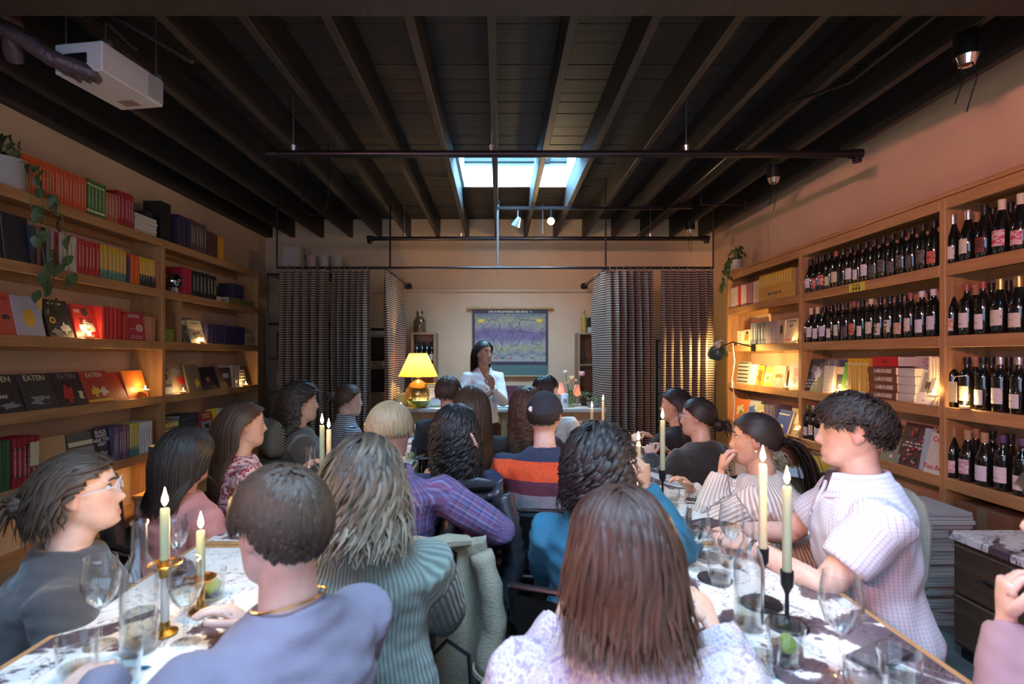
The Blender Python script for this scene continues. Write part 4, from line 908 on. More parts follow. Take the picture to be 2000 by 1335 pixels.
for k in range(22):
    a = rnd.uniform(0, 6.28); e = rnd.uniform(.2, 1.2)
    MB().ball((0, 0, 0), (.009, .003, .028), 6, 4).build('leaf', M('dark_leaf', (.05,.09,.04), .5), t, True, (.05*math.cos(a)*e*.8, .05*math.sin(a)*e*.8, .10+.05*rnd.random()), (e*math.sin(a), e*math.cos(a), a))
# ---------------------------------------------------------------- wall map
m, nt, b, new, ln = nodemat('school_map_print'); MATS['school_map_print'] = m
tc = new('TexCoord'); spx = new('SeparateXYZ'); ln(tc.outputs['Object'], spx.inputs[0])
n1 = new('TexNoise', Scale=4.5, Detail=5.0); ln(tc.outputs['Object'], n1.inputs['Vector'])
ad = new('Math', operation='MULTIPLY_ADD'); ad.inputs[1].default_value = .34; ln(n1.outputs['Fac'], ad.inputs[0])
sc = new('Math', operation='MULTIPLY_ADD'); sc.inputs[1].default_value = 1.32; sc.inputs[2].default_value = .33; ln(spx.outputs[2], sc.inputs[0]); ln(sc.outputs[0], ad.inputs[2])
r = ramp(new, [(0, (0.331,0.302,0.259)), (.14, (0.331,0.302,0.259)), (.17, (0.180,0.194,0.216)), (.24, (0.288,0.274,0.238)), (.32, (0.346,0.310,0.158)), (.40, (0.317,0.288,0.274)), (.47, (0.202,0.144,0.230)), (.60, (0.173,0.115,0.209)), (.70, (0.317,0.274,0.238)), (.80, (0.331,0.288,0.173)), (.9, (0.173,0.180,0.194)), (1, (0.288,0.259,0.230))])
ln(ad.outputs[0], r.inputs[0])
n2 = new('TexNoise', Scale=6.0, Detail=6.0, Roughness=.65); ln(tc.outputs['Object'], n2.inputs['Vector'])
ed = ramp(new, [(.49, (1,1,1)), (.5, (.25,.18,.25)), (.515, (1,1,1))]); ln(n2.outputs['Fac'], ed.inputs[0])
mu = new('Mix', data_type='RGBA', blend_type='MULTIPLY'); mu.inputs['Factor'].default_value = 1; ln(r.outputs[0], mu.inputs['A']); ln(ed.outputs[0], mu.inputs['B']); ln(mu.outputs['Result'], b.inputs['Base Color']); b.inputs['Roughness'].default_value = .7
mp0, mp1 = at(923, 711, 7.17), at(1070, 605, 7.17); W_, H_ = mp1.x-mp0.x, mp1.z-mp0.z
t = thing('wall_map', 'rolled school wall map of the world hanging behind the speaker', 'map', ((mp0.x+mp1.x)/2, 7.17, mp0.z))
MB().box(-W_/2, W_/2, -.002, .002, -.16, H_, 0).build('backing_cloth', M('map_backing', (.09,.15,.14), .7), t)
MB().box(-W_/2, W_/2, -.006, -.003, -.005, H_).build('border', M('map_border', (.035,.03,.05), .6), t)
o = MB().box(-W_/2+.03, W_/2-.03, -.010, -.007, -H_/2+.035, H_/2-.05).build('map_sheet', m, t, False, (0, 0, H_/2))
link('lettering', text_mesh('DIE ATMOSPHÄRE DER ERDE · II', .042, CRM, .0004), t, (0, -.0075, H_-.026))
for (x, w) in ((-.40, .13), (.40, .12)): shape('blob', x, H_*.80, w, .07, YEL, t, 30)
cont = M('map_continent_line', (.17,.11,.19), .7)
for (x, z, w, h) in ((-.24, .66, .24, .2), (-.16, .42, .12, .24), (.06, .72, .12, .1), (.07, .50, .17, .26), (.26, .70, .34, .22), (.36, .42, .12, .1)):
    n = 22; ph = x*7
    pts = [(x+w/2*(1+.3*math.sin(3*a+ph)+.15*math.sin(7*a))*math.cos(a), -.0105, H_*z+h/2*(1+.25*math.sin(2*a+ph))*math.sin(a)) for a in [k*2*math.pi/n for k in range(n+1)]]
    MB().tube(pts, .0035, 4).build('coast_line', cont, t)
for k in range(7): MB().box(-.02, .02, -.0112, -.0105, -.008, .008).build('legend_mark', rnd.choice([RED, BLU, DRK, GRY]), t, False, (-.30+.1*k, 0, .085))
MB().tube([(-W_/2-.08, -.01, H_+.02), (W_/2+.08, -.01, H_+.02)], .016, 10).build('top_rod', m_fir, t, True)
MB().tube([(-W_/2-.05, -.01, -.165), (W_/2+.06, -.01, -.165)], .014, 10).build('bottom_rod', m_fir, t, True)
# ---------------------------------------------------------------- cabinets against the back wall
m_cab = wood('cabinet_wood', (.26,.15,.08), (.38,.24,.13), .5, 'Z')
def cab(x0, x1, y0, zt, label, glassdoor):
    t = thing('wall_cabinet', label, 'cabinet', ((x0+x1)/2, y0, 0)); h = (x1-x0)/2; d = YB-.005-y0
    MB().box(-h, -h+.025, 0, d, 0, zt).build('side', m_cab, t); MB().box(h-.025, h, 0, d, 0, zt).build('side', m_cab, t)
    MB().box(-h+.025, h-.025, d-.012, d, 0, zt).build('back', m_cab, t)
    for z in (.05, .5, .93, 1.32, zt-.025): MB().box(-h+.025, h-.025, .0, d-.012, z, z+.025).build('shelf', m_cab, t)
    if glassdoor: MB().box(-h+.02, h-.02, -.012, -.006, .93, zt-.02).build('glass_door', m_thin, t)
    return t
cab(-1.16, -.84, 6.88, 1.76, 'narrow wood cabinet with wine bottles left of the map', False)
cab(1.04, 1.36, 6.88, 1.76, 'narrow wood cabinet with glass door right of the map', True)
for k in range(4): wine_bottle((-1.10+.067*k, 6.96, 1.346), 'bordeaux', 'white' if k == 3 else None, 'black', nth('wine bottle on the shelf of the cabinet left of map', k, 4), 'bottles in back cabinet', facing=-math.pi/2)
for k in range(3):
    t = tumbler((1.12+.08*k, 6.96, 1.346), nth('clear glass on the cabinet shelf right of the map', k, 3), 'glasses in back cabinet')
t = thing('glass_jar', 'large clear glass jar on the cabinet left of map', 'jar', (-1.06, 6.98, 1.761))
MB().lathe([(0,.002),(.08,.002),(.095,.02),(.095,.15),(.06,.21),(.05,.22),(.055,.29),(.05,.29),(.045,.22),(.09,.14),(.09,.02),(0,.012)], 24).build('jar_body', pane_mat('smoky_glass', (.80,.74,.66), 1.6, .03), t, True)
MB().lathe([(0,.016),(.085,.02),(.085,.05),(0,.05)], 20).build('contents', M('corks', (.30,.18,.10), .8), t, True)
b = wine_bottle((1.13, 6.97, 1.761), 'bordeaux', None, 'gold', 'golden glass bottle on top of the right back cabinet', None); b.data = b.data.copy(); b.data.materials.clear(); b.data.materials.append(M('amber_glass', (.42,.26,.05), .1, spec=.8))
t = thing('radio', 'small black box speaker on a pale box on right back cabinet', 'speaker', (1.26, 6.98, 1.761))
MB().box(-.08, .08, -.07, .07, 0, .07, .004).build('pale_base', M('pale_green_card', (.42,.48,.42), .6), t); MB().box(-.08, .08, -.07, .07, .072, .20, .006).build('housing', m_black, t)
MB().box(-.06, .06, -.075, -.069, .085, .15).build('grille', M('dark_grille', (.03,.03,.03), .8), t)
MB().box(-.05, .05, -.076, -.069, .165, .172).build('dial', WHT, t)
# dark metal shelving with boxes behind the curtains
def rack(x0, x1, y0, y1, zs, label):
    t = thing('storage_rack', label, 'shelving', ((x0+x1)/2, y0, 0)); h = (x1-x0)/2; d = y1-y0
    for (x, y) in ((-h, 0), (h, 0), (-h, d), (h, d)): MB().tube([(x, y, 0), (x, y, zs[-1]+.02)], .012, 8).build('post', m_pipe, t)
    for z in zs: MB().box(-h, h, 0, d, z-.012, z+.012).build('shelf', m_pipe, t)
    return t
rack(-2.86, -1.95, 6.45, 7.0, [.1, .55, 1.0, 1.42, 1.85, 2.46], 'black storage rack behind the left curtain')
rack(-1.85, -1.35, 6.75, 7.12, [.1, .6, 1.0, 1.4, 1.8], 'dark storage rack seen between the left curtains')
rack(2.10, 2.62, 6.35, 6.95, [.1, .55, .95, 1.30, 1.65], 'black wire rack behind the right curtain')
m_dk = [M('dark_carton_%d' % k, c, .8) for k, c in enumerate(((.07,.045,.035), (.035,.03,.03), (.12,.09,.07), (.05,.05,.055)))]
def carton(x, y, z, w, d, h, mt, label, cat='box', name='carton'):
    t = thing(name, label, cat, (x, y, z)); MB().box(-w/2, w/2, -d/2, d/2, 0, h, .004).build('carton_body', mt, t); MB().box(-w/2-.001, w/2+.001, -.03, .03, h*.6, h+.001).build('tape', M('packing_tape', (.20,.14,.09), .4), t); return t
carton(-2.62, 6.72, 2.472, .22, .3, .36, M('white_carton', (.42,.38,.34), .8), 'tall white carton on top of the black rack by left curtain')
for k in range(3): tag(MB().lathe([(0,0),(.07,0),(.07,.27),(.05,.27),(.05,.01),(0,.01)], 18).build('paper_roll', M('roll_%d' % k, ((.50,.30,.28), (.46,.40,.36), (.42,.37,.33))[k], .8), None, True, (-2.42+.16*k, 6.75, 2.472)), ('pink paper roll standing above the left curtain', 'grey white paper roll beside the pink one', 'white paper roll farthest right above the left curtain')[k], 'paper roll')
carton(-2.55, 6.7, 1.862, .40, .36, .36, m_dk[0], 'brown carton on the upper level of left black rack'); carton(-2.55, 6.7, 1.432, .40, .36, .36, m_dk[2], 'light brown carton on the middle level of left black rack')
carton(-2.55, 6.7, 1.012, .40, .36, .32, m_dk[1], 'black carton on the lower level of left black rack'); carton(-2.55, 6.7, .562, .40, .36, .36, m_dk[3], 'grey black carton near the foot of left black rack')
t = thing('picture_panel', 'pale framed print leaning on the left black rack', 'picture', (-2.58, 6.42, 1.40)); MB().box(-.16, .16, 0, .015, 0, .34, .002).build('panel', m_black, t); MB().box(-.13, .13, -.003, 0, .05, .29).build('print', M('pale_grey_print', (.20,.16,.15), .8, var=.4, vscale=30), t)
t = thing('picture_panel', 'black panel with white scribbles on the left black rack', 'picture', (-2.58, 6.42, .99)); MB().box(-.16, .16, 0, .015, 0, .36, .002).build('panel', m_black, t)
for k in range(9): MB().ball((0, 0, 0), (.022, .002, .014), 8, 5).build('mark', M('faint_white', (.20,.18,.18), .8), t, True, (-.09+.09*(k % 3), -.002, .10+.08*(k//3)))
carton(-1.6, 6.93, 1.012, .3, .26, .26, m_dk[1], 'black carton between the left curtains'); carton(-1.62, 6.93, 1.412, .3, .26, .28, m_dk[0], 'dark brown carton higher between the left curtains')
t = thing('cookbook_stand', 'red and white leaflet standing between the left curtains', 'leaflet', (-1.42, 6.78, 1.013)); MB().box(-.05, .05, 0, .01, 0, .16).build('card', WHT, t); MB().box(-.051, .051, -.002, .011, 0, .05).build('red_band', RED, t)
tag(MB().ball((0, 0, .12), (.2, .17, .125), 14, 9).ball((.02, 0, .25), (.08, .06, .05), 10, 6).build('black_bag', M('black_nylon', (.018,.018,.02), .5, bump=.4, bscale=14), None, True, (2.34, 6.62, 1.664)), 'bulky black bag on top of the right wire rack', 'bag')
carton(2.34, 6.62, 1.312, .42, .36, .26, m_dk[3], 'dark case on the right wire rack below the bag'); carton(2.34, 6.62, .962, .42, .36, .2, M('white_tote', (.45,.42,.36), .6), 'white bin on the right wire rack'); carton(2.34, 6.62, .562, .42, .36, .3, m_dk[1], 'black bin low on the right wire rack')
# clip lamp on the end of the right bookcase
p = at(1402, 690, 5.48)
cd_ = Vector((.28, .62, -.70)).normalized()
t = thing('clip_lamp', 'dark green clip lamp shining on the far right shelves', 'lamp', (p.x, p.y, p.z), (-cd_).to_track_quat('Z', 'Y').to_euler())
MB().lathe([(.025,.10),(.05,.085),(.085,.05),(.105,0),(.103,0),(.08,.047),(.02,.09)], 22, cap=False).build('shade', M('dark_green_enamel', (.03,.05,.045), .35), t, True)
MB().lathe([(0,.16),(.02,.16),(.028,.15),(.028,.10),(.024,.095)], 16).build('neck', M('cream_ribbed', (.5,.46,.38), .5), t, True)
MB().ball((0, 0, .03), .03, 12, 8).build('bulb', emis('clip_bulb', (1, .72, .32), 60), t, True)
MB().tube([(0, 0, .13), (.03, .02, .17), (.06, .02, .16)], .006, 6).build('swivel', m_steel, t, True)
o = MB().tube([(p.x, p.y, p.z+.06), (p.x+.16, p.y, p.z+.12), (RX-.02, p.y, 1.545)], .007, 6).box(RX-.03, RX+.006, p.y-.02, p.y+.02, 1.50, 1.575).build('clamp', m_black, t); o.matrix_basis = t.matrix_basis.inverted()
light('clip_lamp_light', 'POINT', (p.x+cd_.x*.035, p.y+cd_.y*.035, p.z+cd_.z*.035), 34, (1, .66, .24), radius=.03)
tag(MB().tube([(0, 0, 0), (.02, 0, -.2), (-.01, 0, -.4), (.02, 0, -.6), (.0, .02, -1.0), (.02, .05, -1.45)], .005, 6).tube([(0, 0, -.40), (.0, 0, -.47)], .014, 8).build('lamp_cord', WHT, None, True, (p.x+.16, p.y, p.z+.11)), 'white lamp cord with inline switch beside the right bookcase', 'cord')
# ---------------------------------------------------------------- marble tables
m, nt, b, new, ln = nodemat('veined_marble'); MATS['veined_marble'] = m
tc = new('TexCoord'); n1 = new('TexNoise', Scale=2.1, Detail=8.0, Roughness=.58, Distortion=1.4); ln(tc.outputs['Object'], n1.inputs['Vector'])
r1_ = ramp(new, [(.0, (.05,.035,.045)), (.435, (.10,.07,.085)), (.455, (.20,.165,.18)), (.47, (.66,.64,.64)), (.62, (.78,.77,.76))]); ln(n1.outputs['Fac'], r1_.inputs[0])
n2 = new('TexNoise', Scale=5.0, Detail=7.0, Roughness=.6, Distortion=2.2); ln(tc.outputs['Object'], n2.inputs['Vector'])
r2_ = ramp(new, [(.485, (1,1,1)), (.5, (.22,.19,.22)), (.512, (1,1,1))]); ln(n2.outputs['Fac'], r2_.inputs[0])
mx = new('Mix', data_type='RGBA', blend_type='MULTIPLY'); mx.inputs['Factor'].default_value = 1; ln(r1_.outputs[0], mx.inputs['A']); ln(r2_.outputs[0], mx.inputs['B']); ln(mx.outputs['Result'], b.inputs['Base Color']); b.inputs['Roughness'].default_value = .18
m_marble = m
m_edge = wood('table_edge_wood', (.34,.17,.07), (.50,.28,.13), .5, 'Y')
TZ0 = .75
def table(x0, x1, y0, y1, label):
    t = thing('marble_table', label, 'table', ((x0+x1)/2, (y0+y1)/2, 0)); a, c = (x1-x0)/2, (y1-y0)/2
    MB().box(-a+.018, a-.018, -c+.03, c-.03, TZ0-.03, TZ0, .002).build('marble_top', m_marble, t)
    for s in (-1, 1):
        MB().box(s*a-.009-s*.009, s*a+.009-s*.009, -c, c, TZ0-.05, TZ0-.001, .002).build('edge_rail', m_edge, t)
        MB().box(-a+.018, a-.018, s*c-.015-s*.015, s*c+.015-s*.015, TZ0-.05, TZ0-.001, .002).build('end_rail', m_edge, t)
        for q in (-1, 1): MB().box(s*(a-.09)-.02, s*(a-.09)+.02, q*(c-.12)-.02, q*(c-.12)+.02, 0, TZ0-.05, .002).build('leg', m_black, t)
        MB().box(-a+.09, a-.09, s*(c-.12)-.012, s*(c-.12)+.012, TZ0-.09, TZ0-.051).build('cross_rail', m_black, t)
    return t
table(-1.13, -.53, .22, 1.94, 'marble topped table nearest the camera on the left'); table(-1.13, -.53, 1.955, 4.5, 'marble topped table farther back on the left')
table(.46, 1.02, .22, 1.94, 'marble topped table nearest the camera on the right'); table(.46, 1.02, 1.955, 4.5, 'marble topped table farther back on the right')
TT = TZ0+.001
def tp(px, py): s = (py-CY)/(CH-TZ0); Y = F/s; return Vector(((px-CX)/s, Y, TT))       # point of the table plane
# ---------------------------------------------------------------- tableware
def wine_glass(loc, label, fill=0.0, k=1.0, group=None):
    t = thing('wine_glass', label, 'wine glass', loc, 0, group)
    MB().lathe([(0,.001),(.033*k,.001),(.034*k,.003),(.010*k,.007),(.0042*k,.014),(.0038*k,.085*k)], 20).build('foot_and_stem', m_thin, t, True)
    z = .085*k
    MB().lathe([(.0038*k,z),(.014*k,z+.006),(.030*k,z+.028*k),(.039*k,z+.055*k),(.040*k,z+.075*k),(.033*k,z+.120*k),(.0315*k,z+.120*k),(.0385*k,z+.075*k),(.0375*k,z+.056*k),(.029*k,z+.030*k),(.012*k,z+.009),(0,z+.008)], 24, cap=False).build('glass_bowl', m_thin, t, True)
    if fill: MB().lathe([(0,z+.009),(.012*k,z+.010),(.0288*k,z+.031*k),(.0355*k,z+.050*k),(0,z+.050*k)], 20).build('wine', m_water, t, True)
    return t
def water_bottle(loc, label, h=.30, r=.038, fill=.3):
    t = thing('water_bottle', label, 'bottle', loc)
    MB().lathe([(0,.002),(r*.9,.002),(r,.01),(r,h*.55),(r*.86,h*.64),(r*.42,h*.74),(r*.38,h*.97),(r*.46,h*.975),(r*.46,h),(r*.40,h),(r*.32,h*.96),(r*.36,h*.74),(r*.8,h*.63),(r*.93,h*.55),(r*.93,.016),(0,.012)], 24, cap=False).build('glass_body', m_thin, t, True)
    if fill: MB().lathe([(0,.0165),(r*.92,.0168),(r*.92,h*fill),(0,h*fill)], 20).build('water', m_water, t, True)
    return t
m_can = M('sage_candle_wax', (.34,.36,.22), .5, sss=.25); m_can2 = M('ivory_candle_wax', (.48,.42,.28), .5, sss=.25)
m_brass = M('brass', (.50,.29,.08), .28, .95, var=.15, vscale=20)
def taper(loc, ztop, zbot, label, holder='black', wax=None, watts=1.3, r=.0115, dish_z=None):
    t = thing('taper_candle', label, 'candle', loc); z0 = loc[2]; T_, B_ = ztop-z0, zbot-z0; wax = wax or m_can
    MB().lathe([(0,B_-.02),(r,B_-.02),(r*.93,T_-.004),(r*.8,T_-.001),(r*.5,T_-.003),(0,T_-.004)], 16).build('candle', wax, t, True)
    flame(t, 0, 0, T_+.008, .95, watts)
    if holder == 'black': MB().lathe([(0,.001),(.048,.001),(.052,.005),(.048,.010),(.012,.013),(.0055,.02),(.0048,B_-.055),(.008,B_-.045),(.015,B_-.032),(.016,B_+.006),(.013,B_+.006),(.012,B_-.02),(0,B_-.022)], 20).build('holder', m_black, t, True)
    elif holder == 'brass':
        dz = (dish_z or zbot)-z0
        MB().lathe([(0,.001),(.030,.001),(.030,.006),(.012,.012),(.011,.03),(.009,.034)], 18).build('holder_base', m_brass, t, True)
        MB().lathe([(.009,.03),(.010,.034),(.010,dz-.03),(.009,dz-.026)], 16).build('holder_stem', m_brass if watts < 1.25 else M('pearl_stem', (.62,.60,.58), .25), t, True)
        MB().lathe([(0,dz-.03),(.013,dz-.03),(.014,dz-.008),(.036,dz-.004),(.040,dz+.004),(.038,dz+.005),(.034,dz-.001),(.014,dz-.002),(.0125,dz+.014),(.0115,dz+.014),(.011,dz-.02),(0,dz-.02)], 20).build('holder_dish', m_brass, t, True)
    elif holder == 'bottle':
        MB().lathe([(0,.002),(.034,.002),(.036,.008),(.036,B_*.5),(.014,B_*.75),(.0135,B_),(.0115,B_),(.012,B_*.74),(.033,B_*.49),(.033,.012),(0,.01)], 20, cap=False).build('glass_holder', m_thin, t, True)
    return t
taper(tp(322, 1238), 1.067, .925, 'tall sage candle in the brass dish holder nearest the glasses wearer', 'brass', watts=1.4)
taper(tp(392, 1196), .974, .842, 'shorter sage candle in a brass holder by the boy', 'brass', watts=1.2)
p = at(629, 830, 2.35); taper((p.x, p.y, TT), p.z, .93, 'left one of the candle pair by the round bottle', 'black', watts=1.0)
p = at(642, 838, 2.47); taper((p.x, p.y, TT), p.z, .96, 'right one of the candle pair by the round bottle', 'brass', m_can2, watts=1.0)
taper((.742, 1.47, TT), 1.147, .905, 'tallest candle on the near right table, flame before the cream sweater', 'black', m_can2, watts=1.4)
taper((.745, 1.352, TT), 1.113, .889, 'sage candle in black holder nearest the man in checked shirt', 'black', watts=1.4)
p = at(1294, 820, 2.36); taper((p.x, p.y, TT), p.z, .93, 'tall sage candle in front of the woman with glasses in black', 'black', watts=1.0)
p = at(1247, 862, 2.62); taper((p.x, p.y, TT), p.z, .87, 'short candle beside the raised hand', 'bottle', m_can2, watts=1.0)
p = at(1156, 797, 3.9); taper((p.x, p.y, TT), p.z, .98, 'candle stuck in a bottle at the far right table', 'bottle', m_can2, watts=.8)
p = at(1178, 783, 4.1); taper((p.x, p.y, TT), p.z, .85, 'farthest tall candle before the striped curtain', 'black', m_can2, watts=.8)
wine_glass(tp(196, 1262), 'empty wine glass on the left table before the grey sweater', 0, 1.05)
wine_glass(tp(362, 1258), 'wine glass on the left table beside the brass holder', .3, 1.0)
wine_glass(tp(345, 1120), 'wine glass behind the tall left candle', 0, .9)
water_bottle(tp(272, 1272), 'tall clear water bottle on the near left table', .31, .040, .3)
tumbler(tp(412, 1168), 'tumbler with a lime wedge on the near left table', None, .45, True, .042, .08)
tumbler(tp(150, 1326), 'empty tumbler at the lower left corner of the photo', None, .3, False, .040, .095)
tumbler(tp(235, 1338), 'tumbler of water near the boy, lower left', None, .5, False, .042, .075)
t = thing('pen', 'blue pen lying on the near left table', 'pen', tp(225, 1316), R(12)); MB().tube([(-.07, 0, .005), (.06, 0, .005), (.072, 0, .005)], [.004, .004, .001], 8).build('barrel', M('blue_pen', (.02,.10,.20), .4), t, True)
t = thing('paper_sheet', 'white sheet of paper on the near left table', 'paper', tp(215, 1320), R(8)); t.location.z -= .0; MB().box(-.14, .14, -.10, .10, 0, .0015).build('sheet', M('white_paper', (.70,.72,.74), .8), t); bpy.data.objects['pen'].location.z += .002
t = thing('wooden_tray', 'open wooden tray with dark contents on the left table', 'tray', (-.93, 2.18, TT), R(-6))
for (x0, x1, y0, y1) in ((-.15, .15, -.11, -.098), (-.15, .15, .098, .11), (-.15, -.138, -.098, .098), (.138, .15, -.098, .098)): MB().box(x0, x1, y0, y1, 0, .06, .001).build('side', m_edge, t)
MB().box(-.138, .138, -.098, .098, 0, .008).build('bottom', m_edge, t); MB().box(-.12, .12, -.08, .08, .008, .03, .003).build('navy_contents', M('navy_print', (.05,.06,.14), .6), t)
t = water_bottle((-.83, 2.30, TT), 'round bellied clear bottle beside the candle pair', .30, .05, .2)
wine_glass((-.70, 2.62, TT), 'wine glass beyond the candle pair', .2); tumbler((-.80, 2.55, TT), 'small tumbler beyond the candle pair')
p = at(812, 850, 3.75); wine_glass((p.x, p.y, TT), 'wine glass standing at the far end of the left table', .3, 1.05)
p = at(803, 870, 3.5); tumbler((p.x, p.y, TT), 'tumbler with lime at the far end of the left table', None, .4, True)
p = at(828, 860, 3.7); t = thing('plate', 'pale rectangular plate at far end of left table', 'plate', (-.66, 3.45, TT)); MB().box(-.10, .10, -.14, .14, 0, .012, .004).build('plate_body', M('glazed_plate', (.60,.55,.46), .3), t); MB().box(-.085, .085, -.125, .125, .012, .014).build('well', M('glazed_well', (.50,.45,.36), .25), t)
# right table
water_bottle(tp(1462, 1226), 'clear water bottle on the near right table', .30, .036, .22)
tumbler(tp(1405, 1140), 'tumbler of water on a dark coaster, near right table', None, .4); tumbler(tp(1385, 1095), 'tumbler behind two wine glasses, near right table', None, .3, False, .042, .07)
tumbler(tp(1334, 1020), 'tumbler beside the open booklet', None, .25, False, .04, .07)
tumbler(tp(1534, 1290), 'tumbler with a lime wedge on the near right table', None, .4, True, .042, .085); tumbler(tp(1488, 1310), 'short tumbler by the auburn haired guest', None, .45, False, .040, .075)
tumbler(tp(1757, 1345), 'cut off tumbler at the lower right', None, .4, False, .042, .08); tumbler(tp(1690, 1372), 'tumbler beneath the frame edge, lower right', None, .4, False, .04, .08)
wine_glass(tp(1362, 1112), 'left one of two half full wine glasses, right table', .4); wine_glass(tp(1428, 1105), 'right one of two half full wine glasses, right table', .4)
wine_glass(tp(1643, 1322), 'empty wine glass before the black phone', 0, 1.1)
for (a, l) in (((1404, 1140), 'black stone coaster under a tumbler'), ((1495, 1192), 'black stone coaster beside the water bottle')):
    t = thing('coaster', l, 'coaster', tp(*a)); t.location.y += .03; MB().lathe([(0,0),(.05,0),(.052,.004),(.05,.008),(0,.008)], 18).build('disc', M('black_stone', (.02,.02,.024), .5), t, True)
bpy.data.objects['tumbler.001'].location.z += 0
t = thing('phone', 'black phone lying on the near right table', 'phone', tp(1718, 1284), R(-62)); MB().box(-.036, .036, -.075, .075, 0, .009, .002).build('case', m_black, t); MB().box(-.033, .033, -.071, .071, .009, .0098).build('screen', M('dark_screen', (.012,.012,.016), .08, spec=.8), t)
bk = thing('booklet', 'open white booklet before the cream sweater woman', 'booklet', tp(1372, 998), R(18))
for s in (-1, 1): MB().grid(lambda u, v: (s*.15*u, -.105+.21*v, .002+.006*math.sin(math.pi*u)), 8, 2).build('page', M('white_page', (.70,.69,.68), .8), bk, 'all')
t = thing('phone', 'phone with pale case lying on the open booklet', 'phone', tp(1368, 985)+Vector((0, 0, .010)), R(60)); MB().box(-.034, .034, -.07, .07, 0, .008, .002).build('case', M('mauve_case', (.35,.27,.28), .5), t); MB().box(-.031, .031, -.066, .066, .008, .0088).build('screen', M('dark_screen', (.012,.012,.016), .08), t)
t = thing('notebook', 'dark notebook under the open booklet', 'notebook', tp(1385, 1018), R(12)); t.location.z -= .0; MB().box(-.11, .11, -.075, .075, 0, .0018).build('cover', M('maroon_cover', (.05,.025,.03), .6), t)
for (px, y, l) in ((1130, 4.0, 'far wine glass near the counter end'), (1170, 3.85, 'farthest right wine glass by the bottle candle')): wine_glass(((px-CX)*y/F, y, TT), l, .2)
water_bottle((.66, 2.45, TT), 'clear bottle beside the short candle', .28, .036, .3); wine_glass((.62, 2.75, TT), 'wine glass beyond the short candle', .2); tumbler((.75, 2.65, TT), 'tumbler beyond the short candle', None, .3)
tumbler((.80, 2.42, TT), 'clear tumbler right of the black holder', None, .4)
# ---------------------------------------------------------------- folding chair
def make_chair():
    t = thing('folding_chair', '', 'chair')
    MB().box(-.20, .20, -.19, .19, .435, .455, .006).build('seat', m_black, t)
    MB().grid(lambda u, v: (-.20+.4*u, -.235-.02*math.sin(math.pi*u)-.03*v, .60+.15*v), 10, 3).grid(lambda u, v: (-.20+.4*u, -.245-.02*math.sin(math.pi*u)-.03*v, .60+.15*v), 10, 3).build('backrest', m_black, t, 'all')
    for s in (-1, 1):
        MB().tube([(s*.215, .22, .012), (s*.215, .02, .44), (s*.215, -.235, .66), (s*.215, -.262, .77)], .011, 8).build('front_leg', m_pipe, t, True)
        MB().tube([(s*.19, -.26, .012), (s*.19, -.10, .25), (s*.19, .10, .43)], .010, 8).build('rear_leg', m_pipe, t, True)
        MB().lathe([(.013, 0), (.016, .0), (.016, .02), (.012, .022)], 10, (s*.215, .22, 0)).lathe([(.012, 0), (.015, 0), (.015, .02), (.011, .022)], 10, (s*.19, -.26, 0)).build('rubber_foot', m_black, t, True)
    MB().tube([(-.215, -.262, .77), (0, -.275, .775), (.215, -.262, .77)], .011, 8).build('top_rail', m_pipe, t, True)
    MB().tube([(-.215, .15, .16), (.215, .15, .16)], .008, 8).build('stretcher', m_chrome, t, True)
    return t
CHAIR = make_chair(); CHAIR_USED = [0]
def seat_for(pr, who):
    r = pr['root']; c = CHAIR if not CHAIR_USED[0] else copy_tree(CHAIR)
    CHAIR_USED[0] += 1; c.location = (r.location.x, r.location.y, 0); c.rotation_euler = (0, 0, r.rotation_euler.z)
    c['label'] = 'black folding chair under the '+who; c['group'] = 'folding chairs at the two tables'; return c
# ---------------------------------------------------------------- people
JOBS = []
def remesh_job(mb, voxel, smooth, done):
    me = bpy.data.meshes.new('tmp'); me.from_pydata(mb.v, [], mb.f); o = bpy.data.objects.new('tmp', me); COL.objects.link(o)
    m = o.modifiers.new('r', 'REMESH'); m.mode = 'VOXEL'; m.voxel_size = voxel; m.use_smooth_shade = True
    if smooth: q = o.modifiers.new('s', 'SMOOTH'); q.factor = .5; q.iterations = smooth
    JOBS.append((o, done))
def run_jobs():
    dg = bpy.context.evaluated_depsgraph_get(); dg.update()
    for o, done in JOBS:
        me = bpy.data.meshes.new_from_object(o.evaluated_get(dg)); old = o.data; bpy.data.objects.remove(o); bpy.data.meshes.remove(old); done(me)
    JOBS.clear()
def verts(me):
    a = np.empty(len(me.vertices)*3, np.float32); me.vertices.foreach_get('co', a); return a.reshape(-1, 3)
def normals(me):
    a = np.empty(len(me.vertices)*3, np.float32); me.vertex_normals.foreach_get('vector', a); return a.reshape(-1, 3)
def wrinkle(me, amp, seed, scale=1.0, squash=1.6):
    v = verts(me); n = normals(me); g = np.random.default_rng(seed); d = np.zeros(len(v), np.float32)
    for k in range(7):
        f = g.normal(0, 1, 3)*np.array([1, 1, squash])*(14+9*k)*scale; w = g.normal(0, 1, 3)*6
        d += np.sin(v @ f+g.uniform(0, 6)+1.5*np.sin(v @ w+g.uniform(0, 6)))/(1+.5*k)
    v = v+n*(d*amp/2.2)[:, None]; me.vertices.foreach_set('co', v.astype(np.float32).ravel()); me.update()
